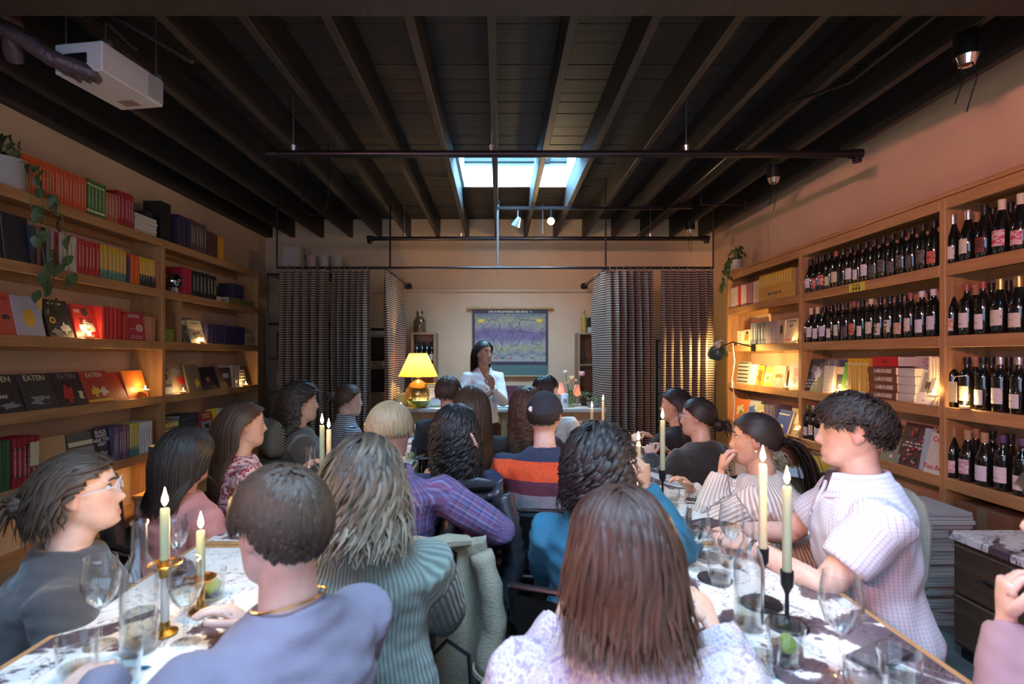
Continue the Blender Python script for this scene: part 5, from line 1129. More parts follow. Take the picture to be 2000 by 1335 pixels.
def cloth_coords(me, pel, nb, arms):
    v = verts(me); best = np.full(len(v), 1e9); out = np.zeros((len(v), 3), np.float32)
    segs = [(np.array(pel), np.array(nb), .145, .155, 0)]
    for (sd, a, e, w_, h, c) in arms: segs += [(np.array(a), np.array(e), .05, .055, 0), (np.array(e), np.array(w_), .04, .05, .285)]
    for i, (a, b, r, Ru, v0) in enumerate(segs):
        ax = b-a; L = np.linalg.norm(ax); ax = ax/L; t = np.clip((v-a) @ ax, -.05 if i else -.3, L+.05 if i else L+.2); q = v-a-t[:, None]*ax; dist = np.linalg.norm(q, axis=1)-r
        if i % 2 == 1: dist = dist+np.clip(.085-(v-a) @ ax, 0, 1)*2
        ref = np.array([0, -1.0, 0]) if abs(ax[1]) < .9 else np.array([0, 0, 1.0]); ref = ref-ax*(ref @ ax); ref /= np.linalg.norm(ref); sd_ = np.cross(ax, ref)
        if i: ref = ref*1.0
        u = np.arctan2(q @ sd_, q @ ref)*Ru; m = dist < best; best[m] = dist[m]; out[m, 0] = u[m]; out[m, 1] = (v[:, 2] if i == 0 else t+v0)[m]
    at_ = me.attributes.new('cloth', 'FLOAT_VECTOR', 'POINT'); at_.data.foreach_set('vector', out.ravel())
# ---- heads
_hz = [-.118,-.112,-.100,-.082,-.060,-.030,0,.03,.06,.085,.102,.110,.113]
_yf = [.048,.066,.082,.086,.084,.084,.084,.087,.082,.064,.040,.018,.002]
_yb = [.020,.004,-.012,-.034,-.056,-.074,-.088,-.098,-.098,-.084,-.058,-.034,-.012]
_hw = [.012,.030,.043,.053,.060,.066,.070,.074,.074,.064,.046,.026,.004]
def head_shape(mb, Mx, nose=1.0):
    NZ, NA = 54, 56; zs = np.interp(np.linspace(0, 1, NZ), [0, .06, .94, 1], [-.118, -.108, .106, .113])
    vs = []
    for z in zs:
        yf, yb, hw = np.interp(z, _hz, _yf), np.interp(z, _hz, _yb), np.interp(z, _hz, _hw); cy, hd = (yf+yb)/2, (yf-yb)/2
        for k in range(NA):
            a = 2*math.pi*k/NA; c, s = math.cos(a), math.sin(a); e = 2/2.25
            x = hw*math.copysign(abs(c)**e, c); y = cy+hd*math.copysign(abs(s)**e, s)
            if s > .1:
                g = lambda q, m, w: math.exp(-((q-m)/w)**2)
                nb = np.interp(z, [-.052,-.046,-.038,-.030,-.012,.012,.03,.04], [0,.005,.024,.029,.018,.009,.003,0])
                y += nose*nb*math.exp(-(x/np.interp(z, [-.04,-.02,.02], [.0145,.010,.009]))**2)
                y += -.010*(g(x, .031, .015)+g(x, -.031, .015))*g(z, .012, .011)+.004*g(abs(x), .03, .022)*g(z, .031, .008)
                y += .0085*g(x, 0, .020)*(g(z, -.0635, .005)+1.05*g(z, -.0760, .0055))-.005*g(x, 0, .022)*g(z, -.0695, .003)
                y += .008*g(x, 0, .018)*g(z, -.102, .012)-.006*g(x, 0, .03)*g(z, -.087, .006)+.004*g(abs(x), .046, .014)*g(z, -.020, .014)
            vs.append(Mx @ Vector((x, y, z)))
    fs = [(i*NA+k, i*NA+(k+1) % NA, (i+1)*NA+(k+1) % NA, (i+1)*NA+k) for i in range(NZ-1) for k in range(NA)]
    fs += [tuple(range(NA))[::-1], tuple((NZ-1)*NA+k for k in range(NA))]
    mb.add(vs, fs)
    R3 = Mx.to_3x3()
    for s in (-1, 1):
        er = R3 @ Matrix.Rotation(s*R(-18), 3, 'Z') @ Matrix.Rotation(R(12), 3, 'X')
        mb.ball(Mx @ Vector((s*.075, -.012, -.004)), (.0075, .017, .030), 12, 8, er)
        pts = [Mx @ Vector((s*(.080+.004*math.sin(q)), -.012-.019*math.cos(q), .004+.029*math.sin(q))) for q in [k*.42-.9 for k in range(11)]]
        mb.tube(pts, .0045, 6)
def hand_shape(mb, fm, w, f, n, side, curl, k=1.0):
    "w wrist, f finger direction, n where the palm faces"
    f = f.normalized(); n = (n-f*n.dot(f)).normalized(); s = f.cross(n)*side          # s points to the thumb side
    mb.tube([w-f*.02, w+f*.02*k, w+f*.055*k, w+f*.088*k, w+f*.096*k], [(.017, .024), (.016, .030), (.0155, .040), (.013, .040), (.009, .036)], 12, up=n)
    for i, (o, l) in enumerate(((.030, .070), (.010, .079), (-.0105, .073), (-.030, .056))):
        p = w+f*(.084-.006*abs(i-1.2))*k+s*o*k; d = f.copy(); pts = [p-d*.012, p]; l *= k
        for j, q in enumerate((.45, .32, .25)):
            ax = f.cross(n)
            d = (Matrix.Rotation(curl*(.75, 1.1, .8)[j]*(1+.12*i), 3, -ax) @ d) if False else (d*math.cos(curl*(.8, 1.0, .7)[j]*(1+.1*i))+(n if j == 0 else (n-d*n.dot(d)).normalized() if (n-d*n.dot(d)).length > .05 else -f)*math.sin(curl*(.8, 1.0, .7)[j]*(1+.1*i)))
            p = p+d*l*q; pts.append(p)
        dd = (pts[-1]-pts[-2]).normalized(); pts += [pts[-1]+dd*.004*k, pts[-1]+dd*.006*k]
        fm.tube(pts, [.0094*k, .0094*k, .0088*k, .0080*k, .0072*k, .0052*k, .0015*k], 9)
    b = w+f*.030*k+s*.026*k; t1 = b+(s*.7+f*.75+n*.25).normalized()*.036*k; t2 = t1+(s*.25+f*.9+n*(.2+curl*.4)).normalized()*.030*k; t3 = t2+(f*.9+n*(.2+curl*.6)-s*.1).normalized()*.024*k
    dd = (t3-t2).normalized(); fm.tube([b-s*.012, b, t1, t2, t3, t3+dd*.004*k, t3+dd*.006*k], [.012*k, .0128*k, .0110*k, .0098*k, .0082*k, .006*k, .0015*k], 9)
def ik(a, c, l1, l2, pole):
    d = c-a; L = min(d.length, (l1+l2)*.995); d = d.normalized(); c2 = a+d*L
    x = (l1*l1-l2*l2+L*L)/(2*L); h = math.sqrt(max(0, l1*l1-x*x)); p = pole-d*pole.dot(d); p = p.normalized() if p.length > 1e-4 else d.orthogonal()
    return a+d*x+p*h, c2
def skin_mat(name, col):
    if name in MATS: return MATS[name]
    m, nt, b, new, ln = nodemat(name); MATS[name] = m
    at_ = new('Attribute', attribute_name='tint'); sp = new('SeparateColor'); ln(at_.outputs['Color'], sp.inputs[0])
    tc = new('TexCoord'); n = new('TexNoise', Scale=35.0, Detail=3.0); ln(tc.outputs['Object'], n.inputs['Vector'])
    r = ramp(new, [(.3, [c*.9 for c in col]), (.7, [min(1, c*1.07) for c in col])]); ln(n.outputs['Fac'], r.inputs[0])
    m1 = new('Mix', data_type='RGBA'); ln(sp.outputs[0], m1.inputs['Factor']); ln(r.outputs[0], m1.inputs['A']); m1.inputs['B'].default_value = (col[0]*.72, col[1]*.36, col[2]*.36, 1)
    m2 = new('Mix', data_type='RGBA'); ln(sp.outputs[1], m2.inputs['Factor']); ln(m1.outputs['Result'], m2.inputs['A']); m2.inputs['B'].default_value = (.045,.028,.02,1)
    ln(m2.outputs['Result'], b.inputs['Base Color']); b.inputs['Roughness'].default_value = .5
    b.inputs['Subsurface Weight'].default_value = .15; b.inputs['Subsurface Radius'].default_value = (.012,.005,.003); b.inputs['Subsurface Scale'].default_value = .6
    return m
def hair_mat(name, dark, light, tip=None, rough=.42):
    if name in MATS: return MATS[name]
    m, nt, b, new, ln = nodemat(name); MATS[name] = m
    a = new('Attribute', attribute_name='strand'); sp = new('SeparateColor'); ln(a.outputs['Color'], sp.inputs[0])
    cb = new('CombineXYZ'); k1 = new('Math', operation='MULTIPLY'); k1.inputs[1].default_value = 91.; ln(sp.outputs[0], k1.inputs[0]); ln(k1.outputs[0], cb.inputs[0])
    k2 = new('Math', operation='MULTIPLY'); k2.inputs[1].default_value = 9.; ln(sp.outputs[2], k2.inputs[0]); ln(k2.outputs[0], cb.inputs[1])
    k3 = new('Math', operation='MULTIPLY'); k3.inputs[1].default_value = 1.6; ln(sp.outputs[1], k3.inputs[0]); ln(k3.outputs[0], cb.inputs[2])
    n = new('TexNoise', Scale=1.0, Detail=3.0, Roughness=.7); ln(cb.outputs[0], n.inputs['Vector'])
    r = ramp(new, [(.28, dark), (.75, light)]); ln(n.outputs['Fac'], r.inputs[0]); c = r.outputs[0]
    if tip:
        r2 = ramp(new, [(.25, tip[0]), (.75, tip[1])]); ln(n.outputs['Fac'], r2.inputs[0]); mx = new('Mix', data_type='RGBA')
        g = ramp(new, [(.12, (0,0,0)), (.6, (1,1,1))]); ln(sp.outputs[1], g.inputs[0]); ln(g.outputs[0], mx.inputs['Factor']); ln(c, mx.inputs['A']); ln(r2.outputs[0], mx.inputs['B']); c = mx.outputs['Result']
    ln(c, b.inputs['Base Color']); b.inputs['Roughness'].default_value = rough; b.inputs['Specular IOR Level'].default_value = .38
    bp = new('Bump', Strength=.5, Distance=.002); ln(n.outputs['Fac'], bp.inputs['Height']); ln(bp.outputs[0], b.inputs['Normal'])
    return m
C0 = np.array([0, -.006, .018]); RA = np.array([.085, .105, .100])
def hairline(uy, low=-.62, front=.50, ear=None):
    z = np.interp(uy, [-1, -.7, -.3, 0, .2, .5, .8, 1], [low, low+.04, min(-.30, low+.3) if low < -.4 else low+.2, -.08, .06, front-.16, front-.02, front])
    return z if ear is None else np.maximum(z, ear-1.6*(np.abs(uy+.06)/.34)**2)
def make_hair(parent, Hm, hc, mat, style='down', n=420, L=.25, w=.010, vol=.10, wave=0, wfreq=30, curl=0, part=0.0, seed=0, bodies=(), low=-.62, front=.50, tie=None, tail=0, lift=.5, K=14, fwd=0.0, spread=.25, back=.35, mess=.12, high=2.0, grav=.20, ear=None, flip=0.0, hug=.45, fringe=.75, name='hair'):
    if style == 'short' and ear is None: ear = .20
    n = int(n*.76); w *= 1.12; g = np.random.default_rng(seed+11); H = np.array(Hm); hc = np.array(hc)
    u = g.normal(0, 1, (n*4, 3)); u /= np.linalg.norm(u, axis=1)[:, None]; u = u[(u[:, 2] > hairline(u[:, 1], low, front, ear)) & (u[:, 2] < high)][:n]; n = len(u)
    lay = g.uniform(0, 1, n); off = 1.015+vol*lay*(1.0 if style != 'tie' else .5)
    def tow(p): return (p*RA+C0) @ H.T+hc
    def toh(p): return ((p-hc) @ H-C0)/RA
    P = [tow(u*off[:, None])]; p = P[0].copy(); rnv = g.normal(0, 1, (n, 3))
    ups = u/RA; ups /= np.linalg.norm(ups, axis=1)[:, None]
    Ls = L*(.86+.22*g.uniform(0, 1, n)); G = np.array([0, 0, -1.0])
    sg = np.where(u[:, 0]+.06*g.normal(0, 1, n) > part, 1.0, -1.0)
    if style == 'down':
        lat = np.clip((u[:, 1]+.60)/1.0, .04, 1)*np.clip(.25+u[:, 2], .1, 1); d = np.stack([sg*.9*lat, np.full(n, -.45)-.3*(u[:, 1] > 0), np.full(n, -.25)], 1)
        Ls = np.maximum((P[0][:, 2]-(hc[2]+.12-L))*(.95+.14*g.uniform(0, 1, n))+.07*np.clip(u[:, 2], 0, 1), .05)
    elif style == 'short':
        wh = np.array([.05, -.55, .83]); d = u-wh; d[:, 1] += fwd*np.clip(u[:, 2], 0, 1)*1.2; d[:, 0] += .5*(part)*np.clip(u[:, 2], 0, 1); d[:, 1] -= .22; d += ups*lift+rnv*mess
    else: d = np.array(tie)[None]/RA-u
    d = d/np.linalg.norm(d, axis=1)[:, None]; d = d @ H.T
    T = (np.array(tie)*1.0) @ H.T+hc if tie is not None else None
    if style == 'short': Ls = Ls*np.clip(np.linalg.norm(u-np.array([.05, -.55, .83]), axis=1)/.55, .35, 1)*np.interp(u[:, 2], [-.6, -.1, .30, .75], [.24, .30, .62, 1.0])
    if style == 'short':
        Ls = Ls*(1-.80*np.exp(-((u[:, 1]+.06)/.36)**2)*np.clip((.80-u[:, 2])/.35, 0, 1))*np.where(u[:, 1] > .55, fringe, 1.0)
    if style == 'tie': Ls = np.linalg.norm(P[0]-T, axis=1)*1.28+.01
    for k in range(K):
        st = (Ls/K)[:, None]; uh = toh(p); rad = np.linalg.norm(uh, axis=1)
        if style == 'tie':
            tt = T-p; dist = np.linalg.norm(tt, axis=1)[:, None]; d2 = tt/np.maximum(dist, 1e-4); d = d*.45+d2*.8; st = np.minimum(st, dist)
        elif style == 'down':
            wg = .30+.5*(rad > 1.25)+.35*(uh[:, 2] < -.2); d = d*.80+G*wg[:, None]
            bk = np.where((uh[:, 1] > -.05) & (uh[:, 2] > -1.5), back, 0.0); d -= (bk[:, None])*H.T[1][None]*.55
            d += rnv*mess*.12
        else: d = d*.86+G*grav
        d = d/np.linalg.norm(d, axis=1)[:, None]; p = p+d*st
        uh = toh(p); rad = np.linalg.norm(uh, axis=1); need = off+(0 if style != 'short' else np.minimum(.16*lift, .3)*(k+1)/K)
        fix = rad < need
        if style == 'short':
            far = (rad > need) & (uh[:, 2] > -.95); q = uh.copy(); q[far] *= ((need+(rad-need)*hug)[far]/rad[far])[:, None]; p = np.where(far[:, None], tow(q), p); uh = toh(p); rad = np.linalg.norm(uh, axis=1); fix = rad < need
        if fix.any(): q = uh.copy(); q[fix] *= (need[fix]/np.maximum(rad[fix], 1e-5))[:, None]; p = np.where(fix[:, None], tow(q), p)
        for (bc, br) in bodies:
            q = (p-np.array(bc))/np.array(br); m_ = 1.0+.05*lay; fx = np.linalg.norm(q, axis=1) < m_
            if fx.any():
                yy = np.sqrt(np.maximum(m_**2-q[:, 0]**2-q[:, 2]**2, 0))*np.where(q[:, 1] > .35, 1, -1); q[fx, 1] = yy[fx]; p = np.where(fx[:, None], q*np.array(br)+np.array(bc), p)
        if style == 'tie' and k == K-1: p = T+rnv*.010
        P.append(p.copy()); d = P[-1]-P[-2]; ln_ = np.linalg.norm(d, axis=1)[:, None]; d = np.where(ln_ > 1e-6, d/np.maximum(ln_, 1e-6), G)
    P = np.stack(P, 1)                                     # n, K+1, 3
    groups = [(P, g.uniform(0, 1, n))]
    if tail:                                              # pony tail or loose bun ends
        m = max(40, n//5); q = np.repeat(T[None], m, 0)+g.normal(0, .008, (m, 3)); Q = [q]; dd = (-H.T[1]*.8+np.array([0, 0, .15]))[None]+g.normal(0, .16, (m, 3))
        for k in range(K):
            dd = dd*.84+G*.30; dd /= np.linalg.norm(dd, axis=1)[:, None]; q = q+dd*(tail/K)
            for (bc, br) in bodies:
                z = (q-np.array(bc))/np.array(br); rr = np.linalg.norm(z, axis=1); fx = rr < 1.05
                if fx.any(): z[fx] *= (1.05/np.maximum(rr[fx], 1e-5))[:, None]; q = np.where(fx[:, None], z*np.array(br)+np.array(bc), q)
            Q.append(q.copy())
        groups.append((np.stack(Q, 1), g.uniform(0, 1, m)))
    V, Fc, A = [], [], []; base = 0
    for P, rv in groups:
        n, K1 = P.shape[:2]; t = np.linspace(0, 1, K1)[None, :, None]
        Tn = np.gradient(P, axis=1); Tn /= np.maximum(np.linalg.norm(Tn, axis=2, keepdims=True), 1e-6)
        ctr = np.stack([np.full((n, K1), hc[0]), np.full((n, K1), hc[1]), np.minimum(P[:, :, 2], hc[2]+.02)], 2); N = P-ctr; N -= Tn*(N*Tn).sum(2, keepdims=True)
        N /= np.maximum(np.linalg.norm(N, axis=2, keepdims=True), 1e-5); B = np.cross(Tn, N)
        ph = g.uniform(0, 6.28, (n, 1, 1)) if not wave else (np.floor(rv*14)[:, None, None]*1.7+g.normal(0, .5, (n, 1, 1)))
        s = t*L; rampw = np.clip(t*2.2, 0, 1)
        if wave: P = P+B*(wave*rampw*np.sin(wfreq*s+ph))+N*(wave*.6*rampw*np.cos(wfreq*s+ph))
        if flip:
            oh = P-np.array([hc[0], hc[1]+.02, 0])[None, None]; oh[..., 2] = 0; oh /= np.maximum(np.linalg.norm(oh, axis=2, keepdims=True), 1e-4); P = P+oh*flip*(.4+1.2*rv[:, None, None])*np.clip((t-.62)/.38, 0, 1)**2
        if curl: P = P+(B*np.sin(wfreq*s*1.0+ph)+N*np.cos(wfreq*s+ph))*curl*rampw*(.5+rv[:, None, None])
        wd = w*(.7+.6*rv[:, None, None])*np.interp(t, [0, .15, .7, 1], [.75, 1, .85, .12])
        ring = np.stack([P+B*wd, P+N*wd*.55, P-B*wd], 2)     # n,K1,3,3
        V.append(ring.reshape(-1, 3)); a = np.zeros((n, K1, 3, 4), np.float32); a[..., 0] = rv[:, None, None]; a[..., 1] = t; a[..., 2] = np.array([0, .5, 1.0])[None, None]; a[..., 3] = 1; A.append(a.reshape(-1, 4))
        i = (np.arange(n)[:, None, None]*K1+np.arange(K1-1)[None, :, None])*3+base; k = np.arange(2)[None, None]; k2 = k+1
        Fc.append(np.stack([i+k, i+k2, i+3+k2, i+3+k], 3).reshape(-1, 4)); base += n*K1*3
    # scalp cap under the strands
    cv, cf = [], []; NA, NR = 36, 20
    for r_ in range(NR+1):
        th = math.pi*r_/NR
        for k in range(NA):
            a = 2*math.pi*k/NA; cv.append((math.sin(th)*math.cos(a), math.sin(th)*math.sin(a), math.cos(th)))
    cv = np.array(cv); keep = cv[:, 2] > hairline(cv[:, 1], low, front, ear)-.02
    for r_ in range(NR):
        for k in range(NA):
            q = (r_*NA+k, (r_+1)*NA+k, (r_+1)*NA+(k+1) % NA, r_*NA+(k+1) % NA)
            if sum(keep[list(q)]) >= 3: cf.append([x+base for x in q])
    V.append(tow(cv*1.018)); a = np.zeros((len(cv), 4), np.float32); a[:, 0] = .35+.2*np.sin(cv[:, 0]*40); a[:, 1] = .05; a[:, 2] = .5+.5*np.sin(cv[:, 0]*60); A.append(a)
    V = np.concatenate(V).astype(np.float32); Fa = np.concatenate(Fc+[np.array(cf)]).astype(np.int32); A = np.concatenate(A)
    me = bpy.data.meshes.new(name); me.vertices.add(len(V)); me.vertices.foreach_set('co', V.ravel()); me.loops.add(Fa.size); me.loops.foreach_set('vertex_index', Fa.ravel())
    me.polygons.add(len(Fa)); me.polygons.foreach_set('loop_start', np.arange(len(Fa), dtype=np.int32)*4); me.update(calc_edges=True)
    me.polygons.foreach_set('use_smooth', [True]*len(Fa)); at_ = me.color_attributes.new('strand', 'FLOAT_COLOR', 'POINT'); at_.data.foreach_set('color', A.ravel()); me.materials.append(mat)
    me.update(); return link(name, me, parent)
def bun(parent, Hm, hc, pos, r, mat, seed=0, loose=8):
    g = random.Random(seed); mb = MB(); c = Vector(hc)+Hm @ Vector(pos); att = []
    def strand(pts, rad, seg=6):
        b = len(mb.v); mb.tube(pts, rad, seg); rv = g.random(); n = len(mb.v)-b; att.extend([(rv, .3+.5*i/n, (i % seg)/seg, 1) for i in range(n)])
    for k in range(34):
        ax = Vector((g.gauss(0, 1), g.gauss(0, 1), g.gauss(0, 1))).normalized(); u = ax.orthogonal().normalized(); v = ax.cross(u); q0 = g.uniform(0, 6)
        strand([c+(u*math.cos(q0+q*.5)+v*math.sin(q0+q*.5))*r*(.82+.05*math.sin(q+k))+ax*r*g.uniform(-.2, .2) for q in range(11)], [r*.10]+[r*.2]*9+[r*.06])
    for k in range(loose):
        dv = (Hm @ Vector((g.gauss(0, .7), -1, g.gauss(0, .6)))).normalized()
        strand([c+dv*r*.6, c+dv*r*1.3+Vector((0, 0, .01)), c+dv*r*1.9+Vector((0, 0, -.01)), c+dv*r*2.2+Vector((0, 0, -.03))], [.004, .004, .003, .001], 5)
    me = mb.mesh('bun', mat, 'all'); a = me.color_attributes.new('strand', 'FLOAT_COLOR', 'POINT'); a.data.foreach_set('color', np.array(att, np.float32).ravel())
    return link('bun', me, parent)
def glasses_part(parent, Mx, mat):
    mb = MB()
    for s in (-1, 1):
        mb.tube([Mx @ Vector((s*.033+.023*math.cos(q), .100-.006*abs(math.cos(q)), .010+.019*math.sin(q))) for q in [k*math.pi/8 for k in range(17)]], .0017, 5, cap=False)
        mb.tube([Mx @ Vector((s*.056, .095, .014)), Mx @ Vector((s*.076, .05, .012)), Mx @ Vector((s*.079, -.01, .008)), Mx @ Vector((s*.078, -.025, -.008))], .0018, 5)
    mb.tube([Mx @ Vector((-.011, .103, .014)), Mx @ Vector((.011, .103, .014))], .0016, 5)
    mb.build('glasses', mat, parent, True)
def person(label, px, crown, Y, yaw, hyaw, top, hair, skin=(.56,.34,.25), pants=None, lean=.05, side=0.0, pitch=0, stand=False, sw=1.0, fat=1.0, hs=1.0,
           lw=None, rw=None, lpole=None, rpole=None, lhand=None, rhand=None, curl=.45, sleeve=1.0, neck='crew', wr=.004, vox=.0105, tvox=.012, wseed=1, face=False, extra=None, tip=.125, loose=.0, hem=-.10, puff=0.0, beard=False, lcurl=None, rcurl=None, nose=1.0):
    s = F/Y; hz = CH-(crown-CY)/s-tip*hs; hx = (px-CX)/s
    yr = R(yaw); off = Matrix.Rotation(yr, 3, 'Z') @ Vector((side, lean, 0))
    t = thing('person', label, 'person', (hx-off.x, Y-off.y, 0), yr)
    pz = .53 if not stand else hz-.70*hs; pel = Vector((0, 0, pz)); hd = Vector((side, lean, hz))
    Hm = Matrix.Rotation(R(hyaw-yaw), 3, 'Z') @ Matrix.Rotation(R(pitch), 3, 'X'); Mx = Matrix.Translation(hd) @ (Hm*hs).to_4x4() if False else Matrix.Translation(hd) @ Hm.to_4x4() @ Matrix.Scale(hs, 4)
    nb = hd+Vector((-.1*side, -.030, -.165*hs)); sc = nb+Vector((0, -.002, -.050)); wa = pel.lerp(nb, .34)+Vector((0, .018, 0)); ch = pel.lerp(nb, .70)+Vector((0, .020, 0))
    up = Vector((1, 0, 0)); fem = sw < .95
    SW = .172*sw
    def torso(mb, i, hemz=-.09, top_=None):
        c = [pel+Vector((0, 0, hemz)), pel, wa, ch, sc+Vector((0, .0, -.015)), sc+Vector((0, 0, .022)), nb+Vector((0, 0, -.002))]
        r = [(.160*fat+i, .115*fat+i), (.168*fat+i, .125*fat+i), (.138*fat+i, .105*fat+i), (.158*sw**.5*fat+i, .118*fat+i), (SW-.002+i, .092+i), (SW*.70+i, .078+i*.8), (.076+i, .066+i)]
        if top_ == 'body' and neck == 'wide': r = [(q[0]+.014, q[1]+.014) for q in r]
        if top_ == 'body': c += [nb+Vector((0, .004, .035)), hd+Hm @ Vector((0, -.018, -.09))*1.0, hd+Hm @ Vector((0, -.016, -.03))]; r += [(.055*hs, .058*hs), (.052*hs, .056*hs), (.05*hs, .055*hs)]
        elif top_ == 'turtle': c += [nb+Vector((0, .004, .03)), hd+Vector((0, -.022, -.10*hs))]; r += [(.060+i*.5, .064+i*.5), (.058+i*.5, .062+i*.5)]
        elif top_ == 'crew': c += [nb+Vector((0, .002, .018))]; r += [(.064+i*.5, .066+i*.5)]
        elif top_ == 'wide': c = c[:-1]+[nb+Vector((0, -.004, -.020))]; r = r[:-1]+[(.105, .080)]
        mb.tube(c, r, 20, up=up)
    def front(x, z, i):                                   # a point of the garment's front at height z
        c = [pel+Vector((0, 0, -.14)), pel, wa, ch, sc+Vector((0, 0, -.015)), sc+Vector((0, 0, .022)), nb+Vector((0, 0, -.002)), nb+Vector((0, 0, .03))]
        rx = [.16*fat+i, .168*fat+i, .138*fat+i, .158*sw**.5*fat+i, SW-.002+i, SW*.70+i, .076+i, .066+i]; ry = [.115*fat+i, .125*fat+i, .105*fat+i, .118*fat+i, .092+i, .078+i*.8, .066+i, .064+i]
        zs = [q.z for q in c]; X = np.interp(z, zs, [q.x for q in c]); Yc = np.interp(z, zs, [q.y for q in c]); a_, b__ = np.interp(z, zs, rx), np.interp(z, zs, ry)
        return Vector((X+x, Yc+b__*math.sqrt(max(0, 1-min(1, (x/a_))**2)), z))
    arms = []
    for sd, wt, pole, hnd, cu in ((-1, lw, lpole, lhand, lcurl), (1, rw, rpole, rhand, rcurl)):
        a = sc+Vector((sd*SW, -.005, -.020)); wt = Vector(wt) if wt else Vector((sd*.10, .33, pz+.26)) if not stand else Vector((sd*.2, .1, pz))
        e, w_ = ik(a, wt, .285, .255, Vector(pole) if pole else Vector((sd*.55, -.25, -1)))
        arms.append((sd, a, e, w_, hnd, cu))
    def arm(mb, sd, a, e, w_, i, end=1.0, bag=0.0):
        m1, m2 = a.lerp(e, .5), e.lerp(w_, .5)
        pts = [a+Vector((-sd*.05, 0, .004)), a, m1, a.lerp(e, .85), e, e.lerp(w_, .22), m2, w_]; r = [.05 if i >= 0 else .03, .056+i, .049+i+bag*.5, .044+i+bag, .043+i+bag, .043+i+bag, .037+i+bag*.8, .027+i*.8]
        if end < .45: pts = [pts[0], a, a.lerp(e, end)*1.0, a.lerp(e, end+.25)]; r = [.05, .058+i, .054+i*.8, .054+i*.8]
        elif end < 1: pts = pts[:6]+[e.lerp(w_, (end-.5)*2)]; r = r[:6]+[.040+i]
        mb.tube(pts, r, 14)
    # body: one continuous skin surface
    fm = MB(); mb = MB(); torso(mb, -.014, -.06, 'body'); head_shape(mb, Mx, nose)
    for (sd, a, e, w_, hnd, cu) in arms:
        arm(mb, sd, a, e, w_, -.009 if sleeve == 1.0 else 0)
        f, n = hnd if hnd else ((w_-e).normalized(), Vector((-sd*.3, 0, -1)))
        hand_shape(mb, fm, w_, Vector(f), Vector(n), sd, curl if cu is None else cu, .95)
    def legs(mb, i):
        for sd in (-1, 1):
            h = pel+Vector((sd*.085, 0, -.03))
            if stand: kn, an = Vector((sd*.10, .03, pz*.53)), Vector((sd*.10, -.01, .09))
            else: kn, an = Vector((sd*.115, .40, .50)), Vector((sd*.12, .36, .09))
            mb.tube([h, h.lerp(kn, .4), h.lerp(kn, .85), kn, kn.lerp(an, .12), kn.lerp(an, .45), an], [.088+i, .082+i, .064+i, .060+i, .058+i, .054+i, .036+i], 14)
    legs(mb, 0)
    for sd in (-1, 1):
        an = Vector((sd*.10, -.01, .07)) if stand else Vector((sd*.12, .36, .07))
        mb.tube([an+Vector((0, -.05, -.03)), an+Vector((0, .0, -.018)), an+Vector((0, .09, -.035)), an+Vector((0, .17, -.045))], [(.03, .032), (.045, .038), (.03, .042), (.018, .034)], 10, up=(0, 0, 1))
    sm = skin_mat('skin_%02d%02d%02d' % tuple(int(c*100) for c in skin), skin); Mi = Mx.inverted()
    def done_body(me):
        fme = fm.mesh('fingers', sm); bm = bmesh.new(); bm.from_mesh(me); bm.from_mesh(fme); bm.to_mesh(me); bm.free(); bpy.data.meshes.remove(fme); me.polygons.foreach_set('use_smooth', [True]*len(me.polygons))
        v = verts(me); h = np.c_[v, np.ones(len(v))] @ np.array(Mi).T; x, y, z = h[:, 0], h[:, 1], h[:, 2]
        lip = np.exp(-(x/.021)**4)*np.exp(-((z+.0695)/.0105)**4)*(y > .06); chk = .22*np.exp(-((np.abs(x)-.045)/.02)**2-((z+.03)/.025)**2)*(y > .02)
        ear = .35*((np.abs(x) > .074) & (np.abs(z) < .05) & (y < .02))
        bd = ((z < -.045) & (z > -.14) & (y > -.01-.3*(z+.06)) & (lip < .2)).astype(float)*.75 if beard else np.zeros(len(v))
        c = np.zeros((len(v), 4), np.float32); c[:, 0] = np.clip(lip*.8+chk+ear, 0, 1); c[:, 1] = bd; c[:, 3] = 1
        a = me.color_attributes.new('tint', 'FLOAT_COLOR', 'POINT'); a.data.foreach_set('color', c.ravel()); me.materials.clear(); me.materials.append(sm); me.name = 'body'; link('body', me, t)
    remesh_job(mb, vox, 0 if face and vox > .006 else 1, done_body)
    # clothes
    tm = MB(); torso(tm, .016+loose, hem, {'crew': 'crew', 'turtle': 'turtle', 'wide': 'wide', 'vee': 'crew', 'collar': 'crew'}[neck])
    for (sd, a, e, w_, hnd, cu) in arms: arm(tm, sd, a, e, w_, .015+loose*.6, sleeve, puff)
    if neck == 'crew':
        tm.tube([nb+Vector((.068*math.sin(q), .070*math.cos(q), .016-.010*math.cos(q))) for q in [k*math.pi/10 for k in range(21)]], .008, 7)
    tname = top[1]
    def done_top(me):
        if wr: wrinkle(me, wr, wseed)
        if neck in ('vee', 'collar'):
            bm = bmesh.new(); bm.from_mesh(me); zv = nb.z-(.175 if neck == 'vee' else .10); kx = .36 if neck == 'vee' else .42
            bmesh.ops.delete(bm, geom=[q for q in bm.verts if q.co.z > zv and abs(q.co.x-nb.x) < (q.co.z-zv)*kx and q.co.y > nb.y+.015], context='VERTS'); bm.to_mesh(me); bm.free()
            me.polygons.foreach_set('use_smooth', [True]*len(me.polygons))
        cloth_coords(me, pel, nb, arms); me.materials.clear(); me.materials.append(top[0]); me.name = tname; link(tname, me, t)
    remesh_job(tm, tvox, 3, done_top)
